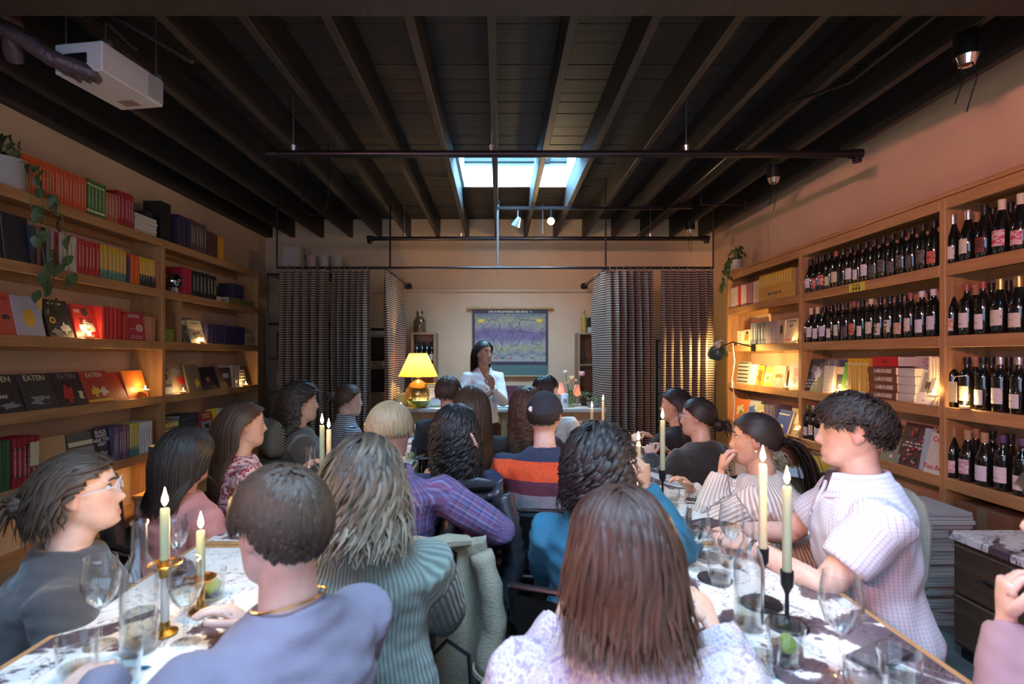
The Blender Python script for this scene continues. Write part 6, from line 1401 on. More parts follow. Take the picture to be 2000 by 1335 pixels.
    if neck in ('vee', 'collar'):
        zv = nb.z-(.175 if neck == 'vee' else .10); kx = .36 if neck == 'vee' else .42; i_ = .014+loose
        for sd in (-1, 1):
            MB().tube([front(sd*(z-zv)*kx, z, i_) for z in np.linspace(zv-.004, nb.z+(.014 if neck == 'vee' else -.01), 9)], [(.007, .011)]*9, 8, up=(0, 1, 0)).build('neckline_band', top[0], t, True)
        MB().tube([front(0, z, i_) for z in np.linspace(zv+.01, pel.z+.02, 10)], [(.005, .012)]*10, 8, up=(0, 1, 0)).build('button_placket', top[0] if neck == 'vee' else M('placket_blue', (.30,.33,.48), .8), t, True)
        for k in range(5): MB().ball(front(0, zv-.02-k*.068, i_)+Vector((0, .006, 0)), (.008, .004, .008), 10, 6).build('button', M('brown_button', (.10,.05,.03), .4) if neck == 'vee' else M('pale_button', (.5,.5,.55), .3), t, True)
    if neck == 'collar':                                   # stand and fold of a shirt collar, open at the throat
        cmh = MB(); NA = 26
        def cf(u, v):
            q = .38+(2*math.pi-.76)*u; pt = .5+.5*math.cos(q); rr = [.066, .068, .080, .098+.012*pt][v]; zz = [.0, .046, .044, .004-.040*pt**2][v]
            return nb+Vector((rr*math.sin(q), rr*.98*math.cos(q)+.002+(.02*pt if v > 1 else 0), zz-.012*pt))
        cmh.grid(lambda u, v: cf(u, int(v*3+.5)), NA, 3); n0 = len(cmh.v); cmh.grid(lambda u, v: cf(u, int(v*3+.5))*1.0+Vector((0, 0, -.004)), NA, 3)
        cme = cmh.mesh('collar', top[0], 'all'); ca = cme.attributes.new('cloth', 'FLOAT_VECTOR', 'POINT')
        ca.data.foreach_set('vector', np.array([(.5*.1*(i//4)/2, (i % 4)*.02, 0) for i in range(n0)]*2, np.float32).ravel()); link('collar', cme, t)
    pm_ = MB(); pm_.tube([pel+Vector((0, 0, -.10)), pel+Vector((0, 0, -.02)), pel+Vector((0, 0, .10))], [(.160*fat, .118*fat), (.172*fat, .130*fat), (.152*fat, .116*fat)], 20, up=up); legs(pm_, .014)
    def done_p(me):
        wrinkle(me, .004, wseed+5); me.materials.clear(); me.materials.append(pants or M('dark_denim', (.025,.03,.05), .8, bump=.3, bscale=300)); me.name = 'trousers'; link('trousers', me, t)
    remesh_job(pm_, .020, 1, done_p)
    sh = M('black_shoe', (.02,.02,.022), .5)
    for sd in (-1, 1):
        an = Vector((sd*.10, -.01, 0)) if stand else Vector((sd*.12, .36, 0))
        MB().tube([an+Vector((0, -.075, .035)), an+Vector((0, -.03, .05)), an+Vector((0, .05, .055)), an+Vector((0, .14, .035)), an+Vector((0, .195, .026))], [(.034, .034), (.049, .042), (.054, .045), (.034, .050), (.024, .034)], 12, up=(0, 0, 1)).build('shoe', sh, t, True)
    bodies = [(tuple(sc+Vector((0, 0, -.065))), (SW+.05, .100+loose, .085)), (tuple(ch+Vector((0, 0, -.03))), (.180*fat+loose, .130*fat+loose, .25)), (tuple(nb+Vector((0, 0, .03))), (.07, .075, .10))]
    hk = dict(hair); hm = hk.pop('mat'); bn = hk.pop('bun', None)
    if hk.get('style') != 'none':
        Hs = Hm*hs if hs != 1 else Hm
        make_hair(t, Hm, hd, hm, bodies=bodies, seed=wseed*13, **hk)
    if bn: bun(t, Hm, hd, bn[0], bn[1], hm, wseed, bn[2] if len(bn) > 2 else 8)
    if face:
        ew, ib = M('eye_white', (.50,.47,.45), .25), M('iris_brown', (.05,.025,.015), .15)
        for sd in (-1, 1):
            em = MB(); em.ball((0, 0, 0), (.0128, .0118, .0074), 14, 9); em.mi = 1; em.ball((0, .0058, .0004), (.0074, .0068, .0068), 12, 7)
            o = em.build('eye', [ew, ib], t, 'all'); o.matrix_basis = Mx @ Matrix.Translation((sd*.031, .0675, .012))
            MB().tube([Mx @ Vector((sd*(.0185+.0065*k), 0.0795-.0009*(k-1)**2-.0012*k, .0175+.0030*math.sin(.4+k*.65))) for k in range(5)], [.0007, .0016, .0018, .0016, .0007], 5).build('eyelashes', BLK, t, True)
            MB().tube([Mx @ Vector((sd*(.014+.010*k), .0905-.0017*k*k, .031+.0035*math.sin(k*.9))) for k in range(4)], [(.0022, .0045), (.003, .005), (.0028, .0042), (.001, .002)], 6, up=(0, 1, 0)).build('eyebrow', hm, t, True)
    t['_'] = 0; del t['_']
    return dict(root=t, Mx=Mx, hd=hd, Hm=Hm, nb=nb, pel=pel, arms=arms, sc=sc, hm=hm)
# ---- cloth materials
def knit(name, col, ribs=0, axis='X', var=.12, rough=.9, bscale=220):
    if name in MATS: return MATS[name]
    m, nt, b, new, ln = nodemat(name); MATS[name] = m; b.inputs['Roughness'].default_value = rough; b.inputs['Sheen Weight'].default_value = .25
    tc = new('TexCoord'); n = new('TexNoise', Scale=7.0, Detail=5.0); ln(tc.outputs['Object'], n.inputs['Vector'])
    r = ramp(new, [(.3, [c*(1-var) for c in col]), (.7, [min(1, c*(1+var)) for c in col])]); ln(n.outputs['Fac'], r.inputs[0])
    if ribs:
        w = new('TexWave', bands_direction=axis, Scale=ribs, Distortion=.3); w.inputs['Detail Scale'].default_value = 1.0; ln(new('Attribute', attribute_name='cloth').outputs['Vector'], w.inputs['Vector'])
        bp = new('Bump', Strength=.9, Distance=.006); ln(w.outputs['Fac'], bp.inputs['Height']); ln(bp.outputs[0], b.inputs['Normal'])
        mx = new('Mix', data_type='RGBA', blend_type='MULTIPLY'); mx.inputs['Factor'].default_value = .75; g = ramp(new, [(0, (.45,.45,.45)), (.5, (1,1,1))]); ln(w.outputs['Fac'], g.inputs[0]); ln(r.outputs[0], mx.inputs['A']); ln(g.outputs[0], mx.inputs['B']); ln(mx.outputs['Result'], b.inputs['Base Color'])
    else:
        n2 = new('TexNoise', Scale=bscale, Detail=2.0); ln(tc.outputs['Object'], n2.inputs['Vector']); bp = new('Bump', Strength=.35, Distance=.003); ln(n2.outputs['Fac'], bp.inputs['Height']); ln(bp.outputs[0], b.inputs['Normal'])
        ln(r.outputs[0], b.inputs['Base Color'])
    return m
def plaid(name, base, cx_, cz_, px_, pz_, dark=None):
    m, nt, b, new, ln = nodemat(name); MATS[name] = m; b.inputs['Roughness'].default_value = .85
    sp = new('SeparateXYZ'); ln(new('Attribute', attribute_name='cloth').outputs['Vector'], sp.inputs[0])
    def band(i, per, stops):
        a = new('Math', operation='MULTIPLY'); a.inputs[1].default_value = 1/per; ln(sp.outputs[i], a.inputs[0]); f = new('Math', operation='FRACT'); ln(a.outputs[0], f.inputs[0]); r = ramp(new, stops, 'CONSTANT'); ln(f.outputs[0], r.inputs[0]); return r
    r1 = band(0, px_, cx_); r2 = band(1, pz_, cz_)
    mx = new('Mix', data_type='RGBA'); mx.inputs['Factor'].default_value = .4; ln(r1.outputs[0], mx.inputs['A']); ln(r2.outputs[0], mx.inputs['B'])
    ln(mx.outputs['Result'], b.inputs['Base Color']); return m
def bands_z(name, stops, z0, z1, rough=.9, noise_=.02):
    m, nt, b, new, ln = nodemat(name); MATS[name] = m; b.inputs['Roughness'].default_value = rough
    tc = new('TexCoord'); sp = new('SeparateXYZ'); ln(tc.outputs['Object'], sp.inputs[0]); mr = new('MapRange'); mr.inputs['From Min'].default_value = z0; mr.inputs['From Max'].default_value = z1
    ln(sp.outputs[2], mr.inputs['Value']); r = ramp(new, stops, 'CONSTANT'); ln(mr.outputs[0], r.inputs[0])
    n = new('TexNoise', Scale=160.0, Detail=2.0); ln(tc.outputs['Object'], n.inputs['Vector']); g = ramp(new, [(.3, (.75,.75,.75)), (.7, (1.2,1.2,1.2))]); ln(n.outputs['Fac'], g.inputs[0])
    mx = new('Mix', data_type='RGBA', blend_type='MULTIPLY'); mx.inputs['Factor'].default_value = 1; ln(r.outputs[0], mx.inputs['A']); ln(g.outputs[0], mx.inputs['B']); ln(mx.outputs['Result'], b.inputs['Base Color']); return m
def blotch(name, cols, scale, detail=3.0, rough=.9, dist=0.0, vor=False):
    m, nt, b, new, ln = nodemat(name); MATS[name] = m; b.inputs['Roughness'].default_value = rough
    tc = new('TexCoord'); n = new('TexNoise', Scale=scale, Detail=detail, Distortion=dist, Roughness=.6); ln(tc.outputs['Object'], n.inputs['Vector'])
    r = ramp(new, cols); ln(n.outputs['Fac'], r.inputs[0]); ln(r.outputs[0], b.inputs['Base Color'])
    bp = new('Bump', Strength=.4, Distance=.004); ln(n.outputs['Fac'], bp.inputs['Height']); ln(bp.outputs[0], b.inputs['Normal']); return m
SK1, SK2, SK3, SK4 = (.60,.36,.27), (.55,.31,.21), (.42,.23,.15), (.66,.42,.34)
H_brown = hair_mat('hair_brown', (.030,.015,.009), (.085,.045,.026)); H_dark = hair_mat('hair_dark', (.012,.008,.007), (.04,.026,.02)); H_black = hair_mat('hair_black', (.008,.007,.008), (.03,.024,.024))
H_aub = hair_mat('hair_auburn', (.022,.010,.008), (.075,.034,.024), ((.04,.016,.010), (.16,.070,.040))); H_high = hair_mat('hair_highlights', (.018,.013,.010), (.08,.058,.04), ((.035,.025,.018), (.38,.29,.20)))
H_blond = hair_mat('hair_blond', (.16,.105,.055), (.42,.31,.18)); H_light = hair_mat('hair_light_brown', (.05,.030,.018), (.16,.10,.06)); H_ash = hair_mat('hair_ash_brown', (.024,.015,.011), (.10,.064,.043))
# ---- the speaker
m_cardi = knit('white_cardigan_knit', (.70,.66,.66), 0, bscale=260)
S = person('standing woman in white buttoned cardigan speaking before the map', 945, 665, 5.3, -163, -140, (m_cardi, 'cardigan'), dict(mat=H_dark, style='down', L=.33, part=-.1, n=805, vol=.10, w=0.0052, back=.5), SK3, M('dark_brown_trousers', (.035,.016,.013), .85), lean=.02, stand=True, sw=.9, fat=.88,
    lw=(-.02, .26, 1.14), rw=(.10, .24, 1.04), lhand=((.25, .25, 1), (.5, .6, -.2)), rhand=((-1, .25, .25), (0, -.4, 1)), lcurl=.15, rcurl=.3, vox=.0088, tvox=.010, face=True, wseed=31, hem=.02, wr=.003, neck='vee')
CAST = {}
# ---- left table, wall side
CAST[1] = person('woman with clear glasses and messy bun in charcoal sweater, far left', 158, 882, 1.55, -52, -60, (knit('charcoal_knit', (.050,.048,.055)), 'sweater'), dict(mat=H_ash, style='tie', tie=(0, -.125, .0), n=735, vol=.14, w=0.0064, wave=.004, wfreq=40, tail=.0, bun=((0, -.135, .0), .038, 22)), SK4, lean=.10, side=.02, face=True, vox=.0075, wr=.006, wseed=2, loose=.018, fat=1.05, lw=(-.08, .26, .63), rw=(.12, .28, .63), tvox=.011, pitch=6)
make_hair(CAST[1]['root'], CAST[1]['Hm'], CAST[1]['hd'], H_ash, 'down', 300, .20, .006, .12, wave=.008, wfreq=45, seed=77, bodies=(), low=-.62, front=.55, back=1.1, name='loose_hair')
glasses_part(CAST[1]['root'], CAST[1]['Mx'], M('clear_frame', (.62,.55,.58), .2))
CAST[2] = person('woman with long dark hair in a pink puff sleeved blouse', 366, 832, 2.2, -28, -24, (M('dusty_pink_cloth', (.50,.20,.19), .75, var=.08), 'blouse'), dict(mat=H_dark, style='down', L=.29, n=910, vol=.10, w=0.0058, wave=.004, wfreq=25, part=.05), SK1, lean=.06, sw=.92, wr=.006, wseed=3, puff=.022, loose=.01, lw=(-.10, .24, .64), rw=(.12, .26, .64))
CAST[3] = person('woman with long brown hair in a maroon floral short sleeved top', 478, 781, 2.65, -52, -52, (blotch('maroon_floral', [(.40, (.55,.36,.36)), (.47, (.55,.36,.36)), (.50, (.20,.015,.03)), (.58, (.24,.02,.04)), (.61, (.50,.30,.31)), (.7, (.55,.36,.36))], 26, 3.0, .8, 1.2), 'top'), dict(mat=H_brown, style='down', L=.44, n=840, vol=.09, w=0.0052, part=.1, back=.8), SK1, lean=.06, sw=.92, sleeve=.40, face=True, wseed=4, loose=.012, lw=(-.05, .36, .82), rw=(.18, .40, .82))
CAST[4] = person('person with curly dark mullet in a charcoal sweatshirt', 588, 746, 3.2, -58, -58, (knit('charcoal_sweat', (.048,.040,.036)), 'sweatshirt'), dict(mat=H_dark, style='down', L=.31, n=910, vol=.22, w=0.0058, curl=.012, wfreq=75, back=1.0, front=.42, K=15), SK1, lean=.06, face=True, wseed=5, loose=.02, wr=.006, lw=(.02, .34, .84), rw=(.22, .36, .84))
MB().tube([CAST[4]['nb']+Vector((.072*math.sin(q), .074*math.cos(q), .022-.010*math.cos(q))) for q in [k*math.pi/10 for k in range(21)]], .005, 6).build('collar_band', M('pale_collar', (.20,.17,.16), .8), CAST[4]['root'], True)
CAST[5] = person('woman with tied back hair in a thin striped turtleneck', 682, 749, 3.95, -55, -58, (stripes('breton_stripe', 'Y', [(0, (.45,.45,.50)), (.52, (.035,.035,.05))], .0135, .85, False, 0, 0, 0, True), 'turtleneck'), dict(mat=H_brown, style='tie', tie=(0, -.11, .02), n=665, vol=.10, w=0.0052, bun=((0, -.125, .03), .036, 16)), SK1, neck='turtle', lean=.06, sw=.9, face=True, wseed=6, lw=(-.02, .34, .80), rw=(.2, .36, .80))
# ---- left table, aisle side
CAST[6] = person('boy with short brown hair in a lavender grey sweatshirt, lower left', 548, 907, 1.06, 56, 58, (M('lavender_sweat', (.185,.172,.235), .9, var=.10, bump=.25, bscale=260), 'sweatshirt'), dict(mat=H_ash, style='short', L=.115, n=2300, vol=.07, w=.0046, lift=.05, fwd=.1, low=-.60, part=.3, mess=.08, ear=.34), SK4, lean=.10, side=.0, face=True, vox=.0064, tvox=.010, wr=.006, wseed=7, loose=.012, fat=.98, lw=(-.20, .38, .80), rw=(.10, .36, .78), lhand=((-.3, .9, -.08), (.2, 0, -1)), lpole=(-.7, -.5, -.5), lcurl=.5, pitch=-4)
MB().tube([CAST[6]['nb']+Vector((.070*math.sin(q), .072*math.cos(q), .010-.020*math.cos(q)))+Vector((0, 0, .014)) for q in [k*math.pi/12 for k in range(25)]], .0022, 6).build('necklace', M('gold_chain', (.5,.28,.08), .3, .9), CAST[6]['root'], True)
CAST[7] = person('woman with wavy highlighted hair in a sage ribbed cardigan', 713, 849, 1.5, 4, 4, (knit('sage_rib', (.17,.215,.19), 26, 'X'), 'cardigan'), dict(mat=H_high, style='down', L=.25, n=1085, vol=.13, w=0.0058, wave=.016, wfreq=42, part=-.05, K=17, mess=.5, flip=.025), SK1, lean=.04, wr=.005, wseed=8, loose=.026, fat=1.02, hem=-.22, vox=.011, tvox=.009)
CAST[8] = person('man with blond undercut in a purple plaid shirt', 762, 781, 2.05, 12, -8, (plaid('purple_plaid', None, [(0, (.10,.06,.16)), (.25, (.16,.14,.30)), (.45, (.08,.04,.12)), (.6, (.17,.07,.16)), (.85, (.20,.22,.40))], [(0, (.16,.05,.12)), (.3, (.10,.08,.2)), (.55, (.06,.03,.08)), (.8, (.2,.1,.18))], .034, .05), 'shirt'), dict(mat=H_blond, style='down', L=.08, n=1000, vol=.03, w=.0045, low=.25, front=.5, part=.2), SK4, lean=.04, neck='collar', wr=.006, wseed=9, loose=.012, sw=1.05, rw=(.26, .12, .72), rpole=(1, -.7, -.2), lw=(-.25, .3, .80))
make_hair(CAST[8]['root'], CAST[8]['Hm'], CAST[8]['hd'], hair_mat('hair_stubble', (.20,.12,.075), (.30,.19,.12)), 'short', 500, .012, .004, .01, lift=.1, seed=5, low=-.45, name='clipped_hair', K=4)
CAST[9] = person('woman with dark curly hair and pink clip in a navy top', 889, 793, 2.5, 16, 8, (M('navy_jersey', (.018,.026,.065), .85, bump=.2), 'top'), dict(mat=H_black, style='down', L=.29, n=1085, vol=.24, w=0.0058, curl=.014, wfreq=70, K=17), SK2, neck='wide', lean=.03, sw=.95, wr=.004, wseed=10)
o = MB(); q9 = CAST[9]
for k in range(4): o.tube([(-.010+.005*k, 0, .025-.012*k), (-.004+.005*k, -.016, .012-.012*k), (.006+.005*k, -.008, .0-.012*k)], [.003, .006, .003], 6)
o.build('hair_clip', M('blush_clip', (.62,.36,.30), .35), q9['root'], True, (.045, -.150+q9['hd'].y-.03, q9['hd'].z-.005))
CAST[10] = person('man with short brown hair in a dark jacket and pale collar', 876, 734, 3.8, 10, -16, (M('dark_jacket', (.022,.020,.026), .8), 'jacket'), dict(mat=H_brown, style='short', L=.06, n=1050, vol=.09, w=0.0041, lift=.2, fwd=-.2, low=-.5), SK1, lean=.05, neck='collar', wseed=11)
MB().tube([CAST[10]['nb']+Vector((.066*math.sin(q), .066*math.cos(q), .026)) for q in [k*math.pi/10 for k in range(21)]], [(.016, .005)]*21, 6, up=(0, 0, 1)).build('shirt_collar', M('pale_pink_shirt', (.60,.45,.42), .8), CAST[10]['root'], True)
CAST[11] = person('woman with very long straight brown hair, back to camera', 921, 752, 3.2, 8, 2, (M('black_jersey', (.018,.017,.02), .85), 'top'), dict(mat=H_brown, style='down', L=.46, n=910, vol=.10, w=0.0052, part=.0, spread=.3), SK2, lean=.05, sw=.9, wseed=12)
# ---- right table, aisle side
CAST[12] = person('woman with auburn lob in a speckled lilac sweater, bottom centre', 1212, 951, 1.0, -4, -2, (blotch('speckled_knit', [(.36, (.30,.22,.34)), (.43, (.40,.33,.44)), (.50, (.62,.55,.44)), (.56, (.34,.25,.46)), (.63, (.58,.50,.44)), (.72, (.42,.22,.16))], 62, 4.0), 'sweater'), dict(mat=H_aub, style='down', L=.215, n=1500, vol=.13, w=.0046, wave=.006, wfreq=26, part=-.05, K=15, mess=.25, flip=.012), SK1, lean=.08, vox=.011, tvox=.011, wr=.006, wseed=13, loose=.03, fat=1.05, lw=(-.1, .36, .80), rw=(.26, .34, .80))
CAST[13] = person('woman with short black curls in a teal top, hand raised', 1172, 831, 1.76, -20, -36, (M('teal_cloth', (.012,.115,.20), .8, var=.12, bump=.2, bscale=200), 'top'), dict(mat=H_black, style='down', L=.225, n=1085, vol=.24, w=0.0058, curl=.015, wfreq=60, K=15, back=.6), SK2, neck='crew', lean=.04, sw=.92, wr=.006, wseed=14, loose=.014, rw=(.13, .24, .965), rhand=((.0, .1, 1), (-.9, .3, 0)), rcurl=.75, rpole=(.5, -.1, -.8), vox=.0072, face=True)
for s_ in (1,): MB().lathe([(.010, 0), (.012, .002), (.010, .004)], 12).build('earring', M('gold_chain', (.5,.28,.08), .3, .9), CAST[13]['root'], True, CAST[13]['Mx'] @ Vector((.080, -.008, -.042)))
CAST[14] = person('man in dark baseball cap and navy sweater with orange stripe', 1064, 764, 2.6, -6, -16, (bands_z('striped_sweater', [(0, (.03,.035,.06)), (.30, (.03,.035,.06)), (.38, (.22,.21,.24)), (.52, (.10,.025,.05)), (.64, (.62,.075,.02)), (.80, (.025,.035,.075)), (1, (.025,.035,.075))], .50, 1.06), 'sweater'), dict(mat=H_dark, style='short', L=.02, n=900, vol=.01, w=0.0029, lift=.05, low=-.52, high=.1), SK4, lean=.05, wr=.005, wseed=15, loose=.014, sw=1.06, beard=True, face=True, lw=(-.15, .34, .8), rw=(.2, .36, .8))
q = CAST[14]; m_cap = M('dark_cap_cloth', (.022,.022,.03), .85, bump=.2)
cp = MB(); cp.grid(lambda u, v: q['Mx'] @ Vector((.091*math.cos(2*math.pi*u)*math.cos(v*1.5708), -.004+.113*math.sin(2*math.pi*u)*math.cos(v*1.5708), .020+.110*math.sin(v*1.5708))), 28, 10).build('cap_crown', m_cap, q['root'], 'all')
MB().grid(lambda u, v: q['Mx'] @ Vector((.075*math.cos(math.pi*u)*(1-.12*v), .085*math.sin(math.pi*u)**.8+.085*v*math.sin(math.pi*u)**.6, .026-.020*v+.008*math.sin(math.pi*u))), 16, 5).build('cap_brim', m_cap, q['root'], 'all')
MB().ball(q['Mx'] @ Vector((0, -.004, .131)), (.007, .007, .004), 8, 5).build('cap_button', m_cap, q['root'], True)
MB().ball(q['Mx'] @ Vector((-.050, -.098, .045)), (.011, .006, .014), 8, 5).tube([q['Mx'] @ Vector((-.062, -.094, .045)), q['Mx'] @ Vector((-.042, -.106, .053))], .003, 5).build('cap_emblem', WHT, q['root'], True)
CAST[15] = person('woman with long brown curls in a dark top beyond the cap', 1030, 757, 3.3, -4, 6, (M('black_jersey', (.018,.017,.02), .85), 'top'), dict(mat=hair_mat('hair_curly_brown', (.035,.018,.012), (.11,.06,.038)), style='down', L=.38, n=1085, vol=.26, w=0.0052, curl=.014, wfreq=85, K=17), SK2, lean=.05, sw=.9, wseed=16, rw=(.33, .38, .86), rhand=((.3, .8, .3), (-.5, 0, -.6)))
CAST[16] = person('man with short dark hair in a white shirt near the counter', 1066, 731, 3.9, -12, -34, (M('white_shirt_cloth', (.62,.56,.54), .8), 'shirt'), dict(mat=H_dark, style='short', L=.05, n=1050, vol=.08, w=0.0041, lift=.2, low=-.5), SK1, lean=.05, wseed=17, face=True, rw=(.22, .30, .86))
# ---- right table, wall side
CAST[17] = person('woman with long dark hair in black, far right table', 1318, 758, 3.8, 32, 62, (M('black_jersey', (.018,.017,.02), .85), 'top'), dict(mat=H_dark, style='down', L=.40, n=805, vol=.09, w=0.0052, back=.9), SK2, lean=.06, sw=.92, face=True, wseed=18)
CAST[18] = person('woman with glasses and low bun in black sweatshirt', 1362, 776, 3.25, 34, 58, (knit('black_knit', (.020,.018,.018)), 'sweatshirt'), dict(mat=H_dark, style='tie', tie=(0, -.11, -.03), n=735, vol=.10, w=0.0052, bun=((0, -.125, -.04), .036, 18)), SK1, lean=.05, face=True, wseed=19, loose=.03, fat=1.1, wr=.006)
glasses_part(CAST[18]['root'], CAST[18]['Mx'], M('clear_frame', (.62,.55,.58), .2))
CAST[19] = person('woman with sleek ponytail in a cream ribbed sweater, chin on hand', 1474, 804, 2.35, 62, 62, (knit('cream_rib', (.74,.64,.58), 22, 'X'), 'sweater'), dict(mat=H_dark, style='tie', tie=(0, -.115, .0), n=910, vol=.04, w=0.0046, tail=.42, K=16, front=.46), SK2, lean=.14, side=.03, face=True, vox=.0068, tvox=.010, wr=.005, wseed=20, loose=.024, sw=.95, lw=(-.02, .275, .915), lpole=(-.3, .3, -1), lhand=((.25, -.1, 1), (.3, -.9, .1)), rw=(.10, .42, .80), lcurl=.6)
MB().ball(CAST[19]['Mx'] @ Vector((-.082, -.008, -.040)), .006, 10, 6).build('earring', M('pearl', (.7,.65,.58), .2), CAST[19]['root'], True)
CAST[20] = person('young man with tousled dark hair in a pale checked short sleeved shirt', 1664, 772, 1.76, 72, 60, (plaid('pale_check', None, [(0, (.62,.62,.70)), (.78, (.34,.36,.52))], [(0, (.64,.63,.70)), (.78, (.36,.38,.54))], .0115, .0115), 'shirt'), dict(mat=H_dark, style='short', L=.09, n=2200, vol=.13, w=.0044, lift=.6, fwd=.45, low=-.50, mess=.25, grav=.03, fringe=.42, hug=.8, wave=.005, wfreq=60, front=.56), SK4, lean=.08, side=.0, face=True, vox=.0064, tvox=.0095, wr=.006, wseed=21, sleeve=.42, neck='collar', loose=.022, sw=1.02, lw=(-.06, .40, .80), rw=(.10, .42, .80), lhand=((.45, .85, .0), (.3, -.4, -1)), rhand=((-.5, .8, .0), (-.2, 0, -1)), lpole=(-.8, -.5, -.5), rpole=(.8, -.4, -.6), lcurl=.8, rcurl=.8, nose=1.05)
q = CAST[20]; a_ = q['arms'][0]; wv = a_[3]-(a_[3]-a_[2]).normalized()*.02; wd = (a_[3]-a_[2]).normalized()
MB().tube([wv-wd*.008, wv+wd*.008], .033, 16).build('watch_strap', m_chrome, q['root'], True)
MB().tube([wv+Vector((.0, -.012, .028)), wv+Vector((.0, -.016, .038))], .019, 18).build('watch_case', M('watch_face', (.62,.62,.62), .15, .6), q['root'], True)
CAST[21] = person('guest at the right frame edge, only face edge and hand visible', 2136, 885, 1.0, 50, 62, (M('mauve_cloth', (.30,.18,.20), .85), 'top'), dict(mat=H_dark, style='short', L=.06, n=875, vol=.08, w=0.0046, lift=.3), SK4, lean=.08, face=True, wseed=22, vox=.0085, rw=(.15, .2, .62), lw=(-.0, .20, .90), lhand=((.1, .0, 1), (.2, -.9, .1)), lcurl=.7, lpole=(-.4, .2, -1))
run_jobs()
who = {1: 'charcoal sweater woman', 2: 'pink bloused woman', 3: 'maroon floral top', 4: 'curly mullet guest', 5: 'striped turtleneck', 6: 'lavender sweatshirt boy', 8: 'purple plaid shirt', 9: 'navy topped woman', 10: 'dark jacketed man',
       11: 'very long haired woman', 12: 'speckled lilac sweater', 13: 'teal top', 14: 'man in the cap', 15: 'long curly haired woman', 16: 'white shirted man', 17: 'far right woman in black', 18: 'woman with glasses in black', 19: 'cream ribbed sweater', }
for k, w_ in who.items():
    seat_for(CAST[k], w_)
for k, l in ((21, 'round black stool under the guest at the right frame edge'), (20, 'round black stool under the man in checked shirt'), (7, 'round black stool under the sage cardigan')):
    r21 = CAST[k]['root'].location; t = thing('round_stool', l, 'stool', (r21.x, r21.y, 0))
    MB().lathe([(0,.41),(.17,.41),(.18,.42),(.18,.44),(.17,.452),(0,.455)], 22).build('seat', m_black, t, True)
    for q in range(4): MB().tube([(.15*math.cos(.8+1.57*q), .15*math.sin(.8+1.57*q), .41), (.19*math.cos(.8+1.57*q), .19*math.sin(.8+1.57*q), 0)], .011, 8).build('leg', m_pipe, t, True)
# ---------------------------------------------------------------- plants, mirror ball, lamp, coats and the clutter along the walls
m_leaf = M('pothos_leaf', (.045,.085,.030), .4, var=.3, vscale=20)
def leaf_mesh(w, h):
    n = 8; vs = []; fs = []
    for i in range(n+1):
        t = i/n; ww = w*math.sin(math.pi*min(1, t*1.02))**.7*(1.15-.5*t)
        for s in (-1, 0, 1): vs.append((s*ww/2, .012*abs(s)+.02*math.sin(t*2.2), -h*t))
    for i in range(n):
        for k in range(2): fs.append((3*i+k, 3*i+k+1, 3*i+4+k, 3*i+3+k))
    return MB().add(vs, fs).mesh('leaf', m_leaf, 'all')
LEAVES = [leaf_mesh(.055, .085), leaf_mesh(.075, .10), leaf_mesh(.045, .065)]
def plant(loc, label, vines, tuft, pot=None, seed=3, face=1):
    g = random.Random(seed); t = thing('trailing_plant', label, 'plant', loc)
    if pot:
        MB().lathe([(0,0),(pot*.8,0),(pot,.005),(pot*1.08,pot*2.0),(pot*1.0,pot*2.0),(pot*.95,pot*1.8),(0,pot*1.75)], 22).build('pot', M('white_pot', (.42,.38,.35), .6), t, True)
    z0 = (pot or .04)*1.9
    def put(p, rx=.4):
        o = link('leaf', g.choice(LEAVES), t, p, (g.uniform(-rx, rx), g.uniform(-.5, .5), (R(90) if face > 0 else R(-90))+g.uniform(-.9, .9))); k = g.uniform(.7, 1.25); o.scale = (k, k, k)
    for k in range(tuft): a = g.uniform(0, 6.28); r = g.uniform(0, .09); put((r*math.cos(a), r*math.sin(a)*1.4, z0+g.uniform(.03, .17)), 1.0)
    for v in vines:
        pts = [Vector((0, 0, z0))]+[Vector(q) for q in v]
        P2 = [pts[i].lerp(pts[i+1], q/4) for i in range(len(pts)-1) for q in range(4)]+[pts[-1]]
        MB().tube(P2, .0028, 5).build('stem', m_stem, t, True)
        for i, p in enumerate(P2[4:]):
            if g.random() < .62 or i > len(P2)-8: put((p.x+face*.01+g.uniform(-.01, .02), p.y+g.uniform(-.05, .05), p.z+g.uniform(-.01, .03)))
Yp = on_side(18, -3.02)
plant((-3.04, Yp, A), 'trailing pothos in a white pot on top of the left bookcase', [[(.13, .06, .17), (.145, .10, -.10), (.15, .12, -.32), (.15, .17, -.52), (.15, .13, -.70)], [(.13, .14, .16), (.15, .24, -.12), (.15, .28, -.34), (.15, .30, -.52)], [(.13, -.02, .17), (.15, .02, -.15), (.15, .10, -.40), (.15, .10, -.62)]], 26, .095)
plant((2.72, 6.0, RZ[0]+.031), 'trailing plant at the far top end of the right bookcase', [[(-.10, .05, .10), (-.12, .10, -.08), (-.11, .16, -.16)], [(-.10, -.05, .10), (-.12, -.02, -.10)]], 22, .06, 9, -1)
t = thing('mirror_ball', 'small mirror ball on the second left shelf', 'mirror ball', (LX-.07, on_side(338, LX-.07), B+.112))
m, nt, b, new, ln = nodemat('mirror_tile'); b.inputs['Metallic'].default_value = 1; b.inputs['Roughness'].default_value = .08; b.inputs['Base Color'].default_value = (.75,.72,.70,1)
MB().ball((0, 0, 0), .074, 20, 12).build('core', m_black, t, True)
MB().lathe([(.05,-.111),(.052,-.111),(.045,-.062),(.042,-.062)], 18, cap=False).build('stand_ring', m_steel, t, True)
tm_ = MB().box(-.0062, .0062, -.0062, .0062, 0, .003).mesh('mirror_tile', m)
